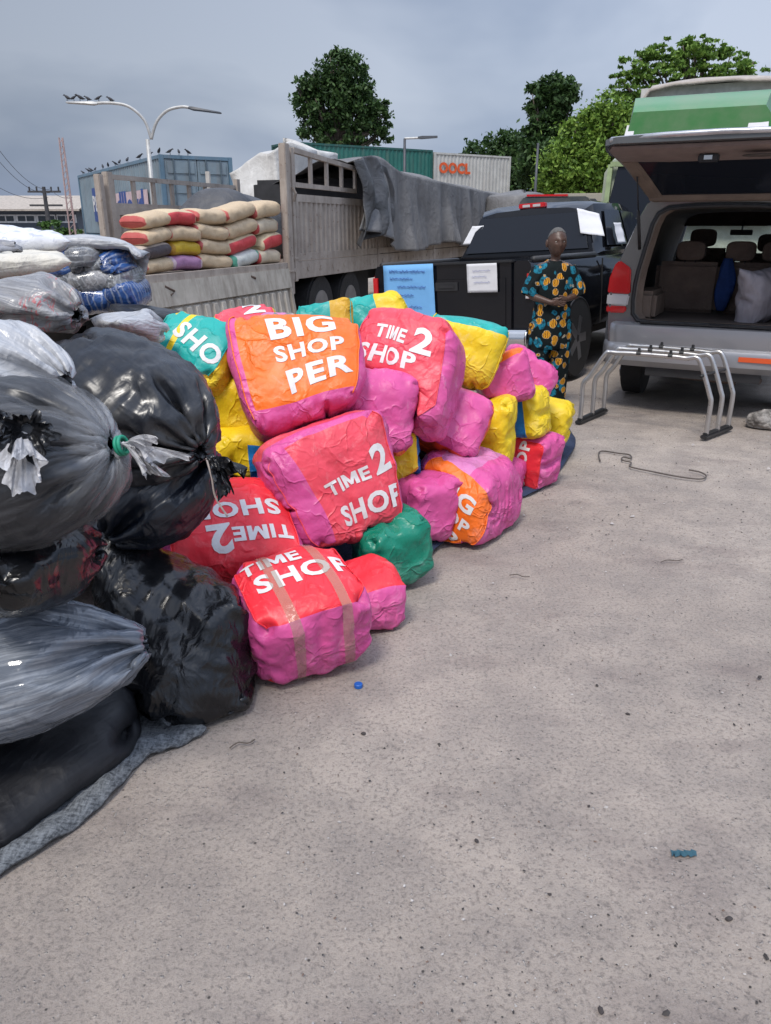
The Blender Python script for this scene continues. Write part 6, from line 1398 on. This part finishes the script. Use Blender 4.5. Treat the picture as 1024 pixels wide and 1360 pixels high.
tote((-.70, 3.42, .44), fr_rot((.15, -.55, 1), (.32, -1, 0)), (.58, .36, .50), [RED, PNK], gus(0, 1, bottom=1), 'red bag with upside down TIME2SHOP print lying beside the black bags', group=HG, texts=[('front', 'TIME', -.13, .13, .075, 0, 1.15), ('front', '2', .06, .14, .15, 0, 1.05), ('front', 'SHOP', -.04, -.015, .095, 0, 1.15)], cell=.015)
# round pink and orange one at the right edge
def p30(fn, u, v): return 0 if fn == 'front' or (fn in ('top', 'bottom') and u > 1 and 0) else (2 if (fn == 'top' and u < .5) else 1)
tote(U(628, 663, 4.38), (0, 10, -36), (.46, .50, .52), [ORG, PNK, LIL], p30, 'round pink bag with an orange lettered side on the ground at the right edge', group=HG, texts=[('front', 'BIG', .0, .13, .10, 4, 1.2), ('front', 'SHOP', .0, .01, .075, 4, 1.2), ('front', 'PER', .02, -.12, .11, 4, 1.2)], lump=.02)
tote(U(672, 640, 4.9), (0, 0, -30), (.34, .32, .36), [PNK], gus(0, 0), 'small pink bag low behind the round pink and orange bag', group=HG)
def p29(fn, u, v): return 0 if fn == 'front' else 1
tote(U(710, 606, 5.22), (0, 0, -42), (.32, .34, .40), [RED, PNK], p29, 'upright bag with red left half and pink right half', group=HG, texts=[('front', 'SHOP', 0, .0, .085, 90, 1.1)])
tote(U(736, 568, 5.75), (0, 0, -20), (.30, .34, .42), [YEL, BLU], gus(0, 0), 'plain yellow bag at the far right end of the heap', group=HG)
def p26(fn, u, v): return 1 if (fn == 'front' and u < .35) or fn == 'left' else 0
tote(U(655, 580, 4.78), (0, -8, -18), (.33, .36, .54), [YEL, BLU], p26, 'tall yellow bag with a blue left edge in the middle of the right side', group=HG)
tote(U(325, 612, 3.98), (0, 0, 12), (.50, .36, .46), [YEL, BLU], lambda fn, u, v: 1 if fn == 'right' or (fn == 'front' and u > .62) else 0, 'yellow bag with a blue end under the orange bag', group=HG)
tote(U(528, 600, 4.25), (0, 0, 0), (.30, .30, .36), [YEL, BLU], gus(0, 1), 'yellow bag peeping out between the pink bags', group=HG)
# --- second row
tote(U(449, 640, 3.62), fr_rot((.44, -1, .34), (-.25, .3, 1)), (.62, .32, .58), [RFD, PNK], lambda fn, u, v: 1 if fn in ('left', 'right') or (fn == 'front' and u < .20) else (0 if fn != 'top' else (1 if v < .25 else 0)), 'large red TIME2SHOP bag with a pink side in the middle of the heap', group=HG, texts=[('front', 'TIME', .02, .0, .078, 5, 1.1), ('front', '2', .225, .055, .15, 5, .95), ('front', 'SHOP', .11, -.155, .105, 5, 1.1)], cell=.014, lump=.014)
tote(U(700, 547, 5.12), (0, -6, -32), (.27, .28, .34), [YEL, BLU], lambda fn, u, v: 1 if fn in ('front',) and u < .7 else 0, 'small yellow bag with a blue side on top of the red and pink bag', group=HG)
tote(U(505, 545, 4.12), (-8, 10, 10), (.44, .38, .46), [PNK, ORG], gus(0, 0, bottom=1), 'plain pink bag wedged between the orange bag and the red one', group=HG)
tote(U(605, 555, 4.52), fr_rot((.15, -1, .55), (.55, .2, 1)), (.42, .36, .40), [PNK, ORR], gus(0, 1, bottom=1), 'pink bag edged with orange under the upper TIME2SHOP bag', group=HG)
tote(U(662, 506, 5.0), (-10, -22, 5), (.34, .34, .30), [PNK, ORG], lambda fn, u, v: 1 if fn == 'top' else 0, 'pink bag with an orange top seam beside the teal and yellow bag', group=HG)
tote(U(702, 500, 5.38), (-12, 32, -8), (.46, .34, .32), [PNK, ORG], lambda fn, u, v: 1 if fn == 'top' and v > .6 else 0, 'long pink bag sloping down at the far right of the top row', group=HG)
# --- top row
def p24(fn, u, v):
    if fn == 'top': return 1
    if fn == 'front': return 1 if v < .62-.95*u or v > .86 else 0
    if fn == 'left': return 1
    return 0
tote(U(617, 474, 4.92), (-14, 12, -6), (.46, .40, .36), [YEL, TEA], p24, 'yellow and teal bag on top behind the upper TIME2SHOP bag', group=HG, texts=[('top', 'SHOP', -.02, .08, .07, 0, 1.2)])
tote(U(262, 480, 4.05), fr_rot((-.15, -1, .85), (.25, 0, 1)), (.58, .42, .46), [TEA, YEL], lambda fn, u, v: 1 if fn in ('right', 'bottom') or (fn == 'front' and (.30 < u < .36)) or (fn == 'top' and v < .2) else 0, 'teal bag with yellow seams and white print behind the big black bag', group=HG, texts=[('front', 'SHOP', .10, -.02, .10, -20, 1.1)])
tote(U(312, 545, 4.10), (0, 0, 10), (.36, .36, .42), [OCH, YEL], gus(1, 1, top=0), 'yellow bag squeezed under the left side of the orange bag', group=HG)
tote(U(325, 443, 4.62), (-62, -10, 8), (.46, .34, .36), [RFD, YEL], gus(0, 1), 'red bag showing a white 2 behind the orange bag', group=HG, texts=[('front', '2', .06, .06, .15, 0, 1.3)])
tote(U(372, 446, 4.5), (-60, 0, 0), (.34, .30, .30), [LIL, TEA], gus(0, 1), 'lilac bag with a turquoise end just behind the orange bag', group=HG)
tote(U(430, 442, 4.8), (-25, -8, 12), (.46, .34, .34), [TEA, OCH], lambda fn, u, v: 1 if fn == 'right' or (fn in ('front', 'top') and u > .60) else 0, 'teal bag with an ochre end between the two lettered bags on top', group=HG, texts=[('top', 'BIG', -.12, 0, .08, 0, 1.2)])
tote(U(507, 424, 5.15), (-25, -10, -5), (.48, .34, .34), [TEA, YEL], lambda fn, u, v: 1 if fn == 'right' or (fn in ('front', 'top') and u > .55) else 0, 'teal bag with a yellow end at the back of the top row', group=HG)
tote(U(536, 500, 4.32), fr_rot((-.28, -1, .72), (.42, .4, 1)), (.58, .34, .58), [RFD, PNK], lambda fn, u, v: 1 if fn in ('left', 'right') or (fn == 'bottom') else 0, 'upper red TIME2SHOP bag with a pink right side on top of the heap', group=HG, texts=[('front', 'TIME', -.06, .175, .075, -2, 1.1), ('front', '2', .17, .175, .15, -2, 1.2), ('front', 'SHOP', -.05, .05, .10, -2, 1.15)], cell=.014, lump=.016)
tote(U(396, 508, 3.95), fr_rot((.08, -1, .62), (-.20, .4, 1)), (.66, .32, .56), [ORG, PNK], lambda fn, u, v: 1 if fn in ('left', 'right', 'bottom') or (fn == 'front' and (u < .035 or v < .07)) else 0, 'big orange bag lettered BIG SHOPPER on top of the heap', group=HG, texts=[('front', 'BIG', .03, .17, .125, 5, 1.2), ('front', 'SHOP', .055, .035, .082, 6, 1.2), ('front', 'PER', .10, -.10, .115, 8, 1.3)], cell=.014, lump=.012, tx=.26)
p = U(380, 434, 4.25); m = MB(); m.add([(-.075+.15*i/6, -.04+.08*j/3, .012*math.sin(i*1.3+j)+.01*j) for i in range(7) for j in range(4)], [(i*4+j, i*4+4+j, i*4+5+j, i*4+1+j) for i in range(6) for j in range(3)]); o = m.build('plastic_scrap', MAT['greysack'], None, True); o.location = p+Vector((0, 0, .02)); o.rotation_euler = (.5, .1, -.2); tag(o, 'folded grey plastic scrap lying on top edge of the orange bag', 'scrap')
# --- the plastic bags on the left
BM = 'black_matt'
A_ = Vector((-1.05, 1.60, .17)); B_ = Vector((-.72, 2.32, .19))
sack(U(-10, 1050, 1.95), axis_rot((0, 0, 0), (.62, 1, .02), 0), (.56, .40, 1.15), MAT['fabric'], 'long black fabric bundle lying on the grey mat at the bottom left', group=PG, name='fabric_bundle', ends=('cinch', 'seam'), cell=.02, lump=.012)
b4, X4, N4, M4 = sack(U(222, 850, 2.72), fr_rot((.30, -1, .42), (.34, .3, 1)), (.60, .44, .86), MAT['black'], 'black polythene bag with a pointed top corner standing beside the red bags', group=PG, ends=('seam', 'seam'), cell=.015, lump=.018, slack=1.18)
sack(U(200, 672, 2.78), axis_rot(U(120, 750, 2.7), U(300, 600, 3.0)), (.46, .42, .72), MAT['navy'], 'dark navy bag squeezed under the big knotted black bag', group=PG, ends=('cinch', 'cinch'), cell=.02)
sack(U(18, 752, 2.0), axis_rot(U(-80, 770, 1.9), U(125, 735, 2.3)), (.48, .44, .66), MAT['black'], 'glossy black bag in the stack above the clear grey one', group=PG, ends=('cinch', 'seam'), cell=.017)
sack(U(50, 905, 2.02), axis_rot(U(-120, 950, 1.9), U(210, 872, 2.12), 12), (.44, .34, .78), MAT['greypoly'], 'clear grey polythene bag with a pointed right corner above the black bundle', group=PG, ends=('cinch', 'seam'), neckr=.035, cell=.015, lump=.015, name='clear_polythene_bag')
# the big knotted one
ka = U(262, 598, 2.62); kb = U(30, 452, 3.15)
b9, X9, N9, M9 = sack((ka+kb)/2, axis_rot(kb, ka, 20), (.62, .52, 1.02), MAT['blackgrey'], 'big dusty black bag tied with a knot leaning on the yellow bag', group=PG, ends=('cinch', 'cinch'), cell=.014, lump=.016, steps=260)
ka2 = ENDPT[0]; tuft(ka2+(ka-kb).normalized()*.015, (ka-kb), MAT['black'], b9, .022, .05, .09, seed=4)
kc = Vector(ka2)-Vector(b9.location); m = MB(); m.tube(catmull([kc+Vector((0, -.02, 0)), kc+Vector((.02, -.05, -.06)), kc+Vector((.03, -.06, -.13)), kc+Vector((.07, -.07, -.20))], 5), .004, 6); m.build('tie_string', plain('pale_string', (.35, .3, .28), .8), b9, True)
# the tied one under a clear film with its white tail
ka = U(122, 606, 1.86); kb = U(-120, 660, 1.95)
b6, X6, N6, M6 = sack((ka+kb)/2, axis_rot(kb, ka, 0), (.50, .46, .62), MAT['black_matt'], 'black bag in a clear outer bag tied with green string and a white tail', group=PG, ends=('cinch', 'cinch'), cell=.013, film=MAT['film'], steps=260, lump=.012)
kd = (ka-kb).normalized(); kp = ENDPT[0]+kd*.02
WTM = MAT['tail']
tuft(kp+kd*.01, kd+Vector((0, -.25, .15)), WTM, b6, .013, .046, .11, seed=9, flat=.35, crump=.25)
tuft(kp+kd*.01, kd+Vector((0, -.4, -.55)), WTM, b6, .013, .040, .075, seed=11, flat=.4, crump=.3)
m = MB(); fx = kd.orthogonal().normalized(); fy = kd.cross(fx)
for q in (-.004, .006): m.tube([kp-Vector(b6.location)+kd*q+(fx*math.cos(a)+fy*math.sin(a))*.022 for a in [i*PI/8 for i in range(16)]], .005, 6, closed=True)
m.build('green_string', plain('green_string', (.01, .25, .15), .6), b6, True)
b7, X7, N7, M7 = sack(U(-25, 490, 2.25), axis_rot(U(-160, 470, 2.3), U(62, 545, 2.15)), (.44, .40, .56), MAT['whitepoly'], 'milky white polythene bag above the tied clear bag at the left edge', group=PG, ends=('cinch', 'seam'), cell=.017)
b8, X8, N8, M8 = sack(U(-18, 585, 2.0), axis_rot(U(-130, 570, 2.0), U(42, 585, 1.83)), (.36, .30, .42), MAT['black'], 'small black bag with an open crumpled neck at the left edge', group=PG, ends=('cinch', 'cinch'), cell=.016)
def surf(X, px, py):
    d_ = X[:, 1]*math.cos(R(PITCH))-(X[:, 2]-HC)*math.sin(R(PITCH)); u_ = X[:, 1]*math.sin(R(PITCH))+(X[:, 2]-HC)*math.cos(R(PITCH)); e_ = (512+1027*X[:, 0]/d_-px)**2+(680-1027*u_/d_-py)**2; k = np.where(e_ < 300)[0]
    return Vector(X[k[np.argmin(d_[k])]])
kq = surf(X6, 45, 560); tuft(kq, (.55, -1, .5), MAT['black'], b8, .018, .052, .06, seed=21, crump=.16, name='crumpled_neck'); tuft(kq+Vector((-.01, -.01, -.02)), (.25, -1, -.35), WTM, b8, .02, .045, .08, seed=22, crump=.16, name='plastic_neck'); tuft(kq+Vector((-.05, .02, .02)), (-.5, -1, .3), MAT['black'], b8, .016, .04, .05, seed=24, crump=.16, name='crumpled_neck')
# grey printed sack, cream and white ones further back
def printed():
    t = poly('printed_clear_sack', (.20, .20, .21), .33, .8, .6, (.42, .42, .42)); uv = t.n('ShaderNodeTexCoord').outputs['UV']
    w_ = t.n('ShaderNodeTexNoise', {'Vector': uv, 'Scale': 9., 'Detail': 2., 'Distortion': 2.}).outputs[0]; src = t.b.inputs['Base Color'].links[0].from_socket; k = t.math('MULTIPLY', t.ramp(w_, ((.56, 0.), (.58, .75), (.62, .75), (.64, 0.))), t.ramp(t.noise(2.5, 2), ((.5, 0.), (.56, 1.)))); t.set(col=t.mix(k, src, (.42, .06, .07))); return t.m
ka = U(108, 440, 2.95); kb = U(-70, 385, 3.2)
b11, X, N, M = sack(U(48, 408, 3.15), axis_rot(kb, ka), (.48, .34, .66), printed(), 'grey clear sack with faded red print lying above the big black bag', group=PG, ends=('cinch', 'seam'), cell=.017)
sack(U(28, 352, 3.6), axis_rot(U(-60, 360, 3.5), U(95, 350, 3.7)), (.46, .24, .66), MAT['cream'], 'cream coloured sack lying flat on the grey printed sack', group=PG, ends=('seam', 'seam'), cell=.022)
def plaid():
    t = NT('pale_floral_sheet'); n1 = t.noise(16, 4, .6, dist=1.); t.set(col=t.mix(t.ramp(n1, ((.52, 0.), (.6, .6))), (.62, .63, .66), (.30, .33, .42)), ro=.6); t.bump(t.noise(8, 6, .6), .02, .7); return t.m
sack(U(42, 318, 4.0), axis_rot(U(-60, 318, 3.9), U(90, 322, 4.1)), (.5, .26, .66), plaid(), 'white patterned bundle at the top of the left stack', group=PG, ends=('seam', 'seam'), cell=.022)
sack(U(2, 333, 3.55), axis_rot(U(-40, 330, 3.5), U(25, 333, 3.55)), (.22, .15, .26), MAT['greysack'], 'small grey bundle tucked beside the white patterned one', group=PG, cell=.022)
sack(U(160, 436, 3.75), axis_rot(U(95, 425, 3.6), U(215, 445, 3.95)), (.40, .26, .60), MAT['whitepoly'], 'milky bag lying between the printed sack and the teal bag', group=PG, cell=.02)
sack(U(208, 428, 4.35), axis_rot(U(150, 422, 4.2), U(270, 440, 4.5)), (.42, .24, .66), MAT['blackgrey'], 'dusty dark bundle in front of the lowered truck side', group=PG, ends=('seam', 'seam'), cell=.022)
# wrapped packs
def packm(name, a, b):
    t = NT(name); uv = t.n('ShaderNodeTexCoord').outputs['UV']; n1 = t.noise(9, 3, .5, st=(1.4, 1, .6)); w_ = t.n('ShaderNodeTexWave', {'Vector': uv, 'Scale': 9., 'Distortion': 5.}).outputs[0]
    c = t.mix(t.ramp(n1, ((.45, 0.), (.52, 1.))), a, b); c = t.mix(t.ramp(w_, ((.7, 0.), (.9, .35))), c, (.45, .47, .5)); t.set(col=c, ro=.18, coat=.4); t.bump(t.noise(22, 5, .6, dist=1.), .012, .9); return t.m
PB = packm('blue_packs', (.012, .045, .16), (.03, .09, .28)); PGY = packm('grey_packs', (.16, .165, .175), (.26, .26, .27)); PDK = packm('dark_grey_packs', (.10, .105, .115), (.19, .195, .2))
rows = [[(98, 345, 'b', .30, 'blue pack at the left of the top row'), (130, 343, 'k', .36, 'dark grey pack in the middle of the top row'), (160, 346, 'b', .20, 'blue pack at the right of the top row')],
        [(108, 370, 'k', .30, 'dark pack under the blue ones on the left'), (132, 371, 'g', .36, 'pale grey pack in the middle of the second row'), (166, 366, 'k', .20, 'dark grey pack at the right of the second row')],
        [(140, 396, 'b', .30, 'blue pack at the left of the bottom row'), (172, 391, 'b', .26, 'blue pack at the right end of the bottom row')]]
for rw in rows[::-1]:
    for (x, y, k, wd, ds) in rw:
        tote(U(x, y, 4.75), (0, random.uniform(-4, 4), 14+random.uniform(-5, 5)), (wd, .34, .15), [{'b': PB, 'k': PDK, 'g': PGY}[k]], gus(0, 0), ds+' of the wrapped stack', 'pack', 'shrink wrapped packs stacked beside the truck', name='wrapped_pack', cell=.03, grav=0, steps=90, lump=.008)
sack(U(130, 334, 4.8), axis_rot(U(80, 333, 4.8), U(185, 334, 4.9)), (.44, .07, .52), MAT['whitepoly'], 'clear plastic sheet spread over the top of the wrapped packs', 'plastic sheet', ends=('seam', 'seam'), cell=.03, grav=0, steps=60, name='plastic_sheet')
# ---------------------------------------------------------------- small things on the ground
def rockf():
    bm = bmesh.new(); bmesh.ops.create_icosphere(bm, subdivisions=5, radius=1)
    for v in bm.verts:
        p = v.co.copy(); k = 1+.28*N3(p.x*1.3, p.y*1.3, p.z*1.3)+.10*N3(p.x*4, p.y*4, p.z*4)+.05*N3(p.x*10, p.y*10, p.z*10); v.co = Vector((p.x*.17*k, p.y*.12*k, max(p.z*.105*k, -.05)))
    me = bpy.data.meshes.new('rock'); bm.to_mesh(me); bm.free(); t = NT('broken_concrete'); n1 = t.noise(6, 8, .7); t.set(col=t.mix(t.ramp(n1, ((.4, 0.), (.6, 1.))), (.12, .11, .10), (.42, .39, .36)), ro=.95); t.bump(t.noise(22, 6, .7), .02)
    o = link('rock', me, t.m, None, True); p = gnd(1018, 566); o.location = (p.x, p.y, .045); tag(o, 'broken lump of pale concrete on the ground at the right edge', 'rock')
rockf()
pts = catmull([gnd(x, y, .008) for x, y in ((797, 612), (795, 603), (800, 599), (822, 602), (836, 604), (838, 609), (828, 607), (826, 611), (838, 614), (836, 619), (845, 622), (865, 626), (890, 631), (915, 635), (932, 636), (938, 632), (930, 627), (915, 624))], 6)
m = MB(); m.tube(pts, .006, 6); o = m.build('rope', plain('dirty_rope', (.10, .085, .075), .9), None, True); tag(o, 'thin dirty rope lying kinked on the ground in front of the rack', 'rope')
p = gnd(476, 912); m = MB(); m.loft([[(math.cos(a)*r, math.sin(a)*r, z) for a in [i*PI/10 for i in range(20)]] for z, r in ((0, .017), (.013, .0165), (.015, .014), (.0148, .004))]); o = m.build('bottle_cap', plain('blue_cap', (.01, .10, .40), .4), None, auto=True); o.location = p; tag(o, 'small blue bottle cap on the ground near the taped pink bag', 'bottle cap')
rg = random.Random(4)
m = MB()
V = []; q = gnd(908, 1136)
for i in range(13):
    for j in range(3):
        V.append((q.x+(i/12-.5)*.075+.004*math.sin(i*2+j), q.y+(j/2-.5)*.014+.004*math.sin(i*1.9)+.004*j, .003+.003*abs(math.sin(i*1.7+j))))
m.add(V, [(i*3+j, i*3+3+j, i*3+4+j, i*3+1+j) for i in range(12) for j in range(2)]); o = m.build('plastic_scrap', plain('teal_scrap', (.02, .075, .10), .5), None, True); tag(o, 'tiny crumpled teal plastic scrap pressed in the ground on the right', 'scrap')
stone = plain('dark_stone', (.05, .042, .04), .9, bump=.01)
for k, (x, y, s_, ds) in enumerate(((483, 974, .016, 'dark pebble on the ground below the blue bottle cap'), (793, 910, .014, 'dark pebble on the ground right of centre'), (834, 948, .015, 'reddish dark pebble on the ground near the right side'), (1009, 899, .018, 'dark stone on the ground close to the right edge'), (633, 1116, .014, 'brown pebble low in the middle of the ground'), (968, 1220, .017, 'dark pebble near the lower right corner'), (798, 1341, .016, 'dark pebble at the very bottom edge'), (730, 1187, .010, 'small grey pebble in the lower middle of the ground'), (782, 1070, .010, 'small black pebble in the middle right of the ground'))):
    bm = bmesh.new(); bmesh.ops.create_icosphere(bm, subdivisions=3, radius=1)
    for v in bm.verts: c = v.co.copy(); f_ = 1+.35*N3(c.x*1.5+k*3, c.y*1.5, c.z*1.5); v.co = Vector((c.x*f_*1.2, c.y*f_*.8, c.z*f_*.55+.3))*s_*.5
    me = bpy.data.meshes.new('pebble'); bm.to_mesh(me); bm.free(); o = link('pebble', me, stone, None, True); o.location = gnd(x, y)-Vector((0, 0, .003)); o.rotation_euler.z = k*1.3; tag(o, ds, 'pebble', 'loose pebbles on the ground')
for k, (x, y, L_, a, ds) in enumerate(((892, 745, .13, .1, 'thin dry twig on the ground below the rope'), (690, 765, .10, -.4, 'thin curved twig on the ground in the middle distance'), (322, 988, .09, .3, 'short thin twig beside the grey mat'))):
    p = gnd(x, y, .005); m = MB(); m.tube(catmull([(-L_/2, -.01, 0), (-L_/6, .008, .003), (L_/5, -.004, .002), (L_/2, .012, 0)], 5), .0025, 5); o = m.build('twig', bark, None, True); o.location = p; o.rotation_euler.z = a; tag(o, ds, 'twig')
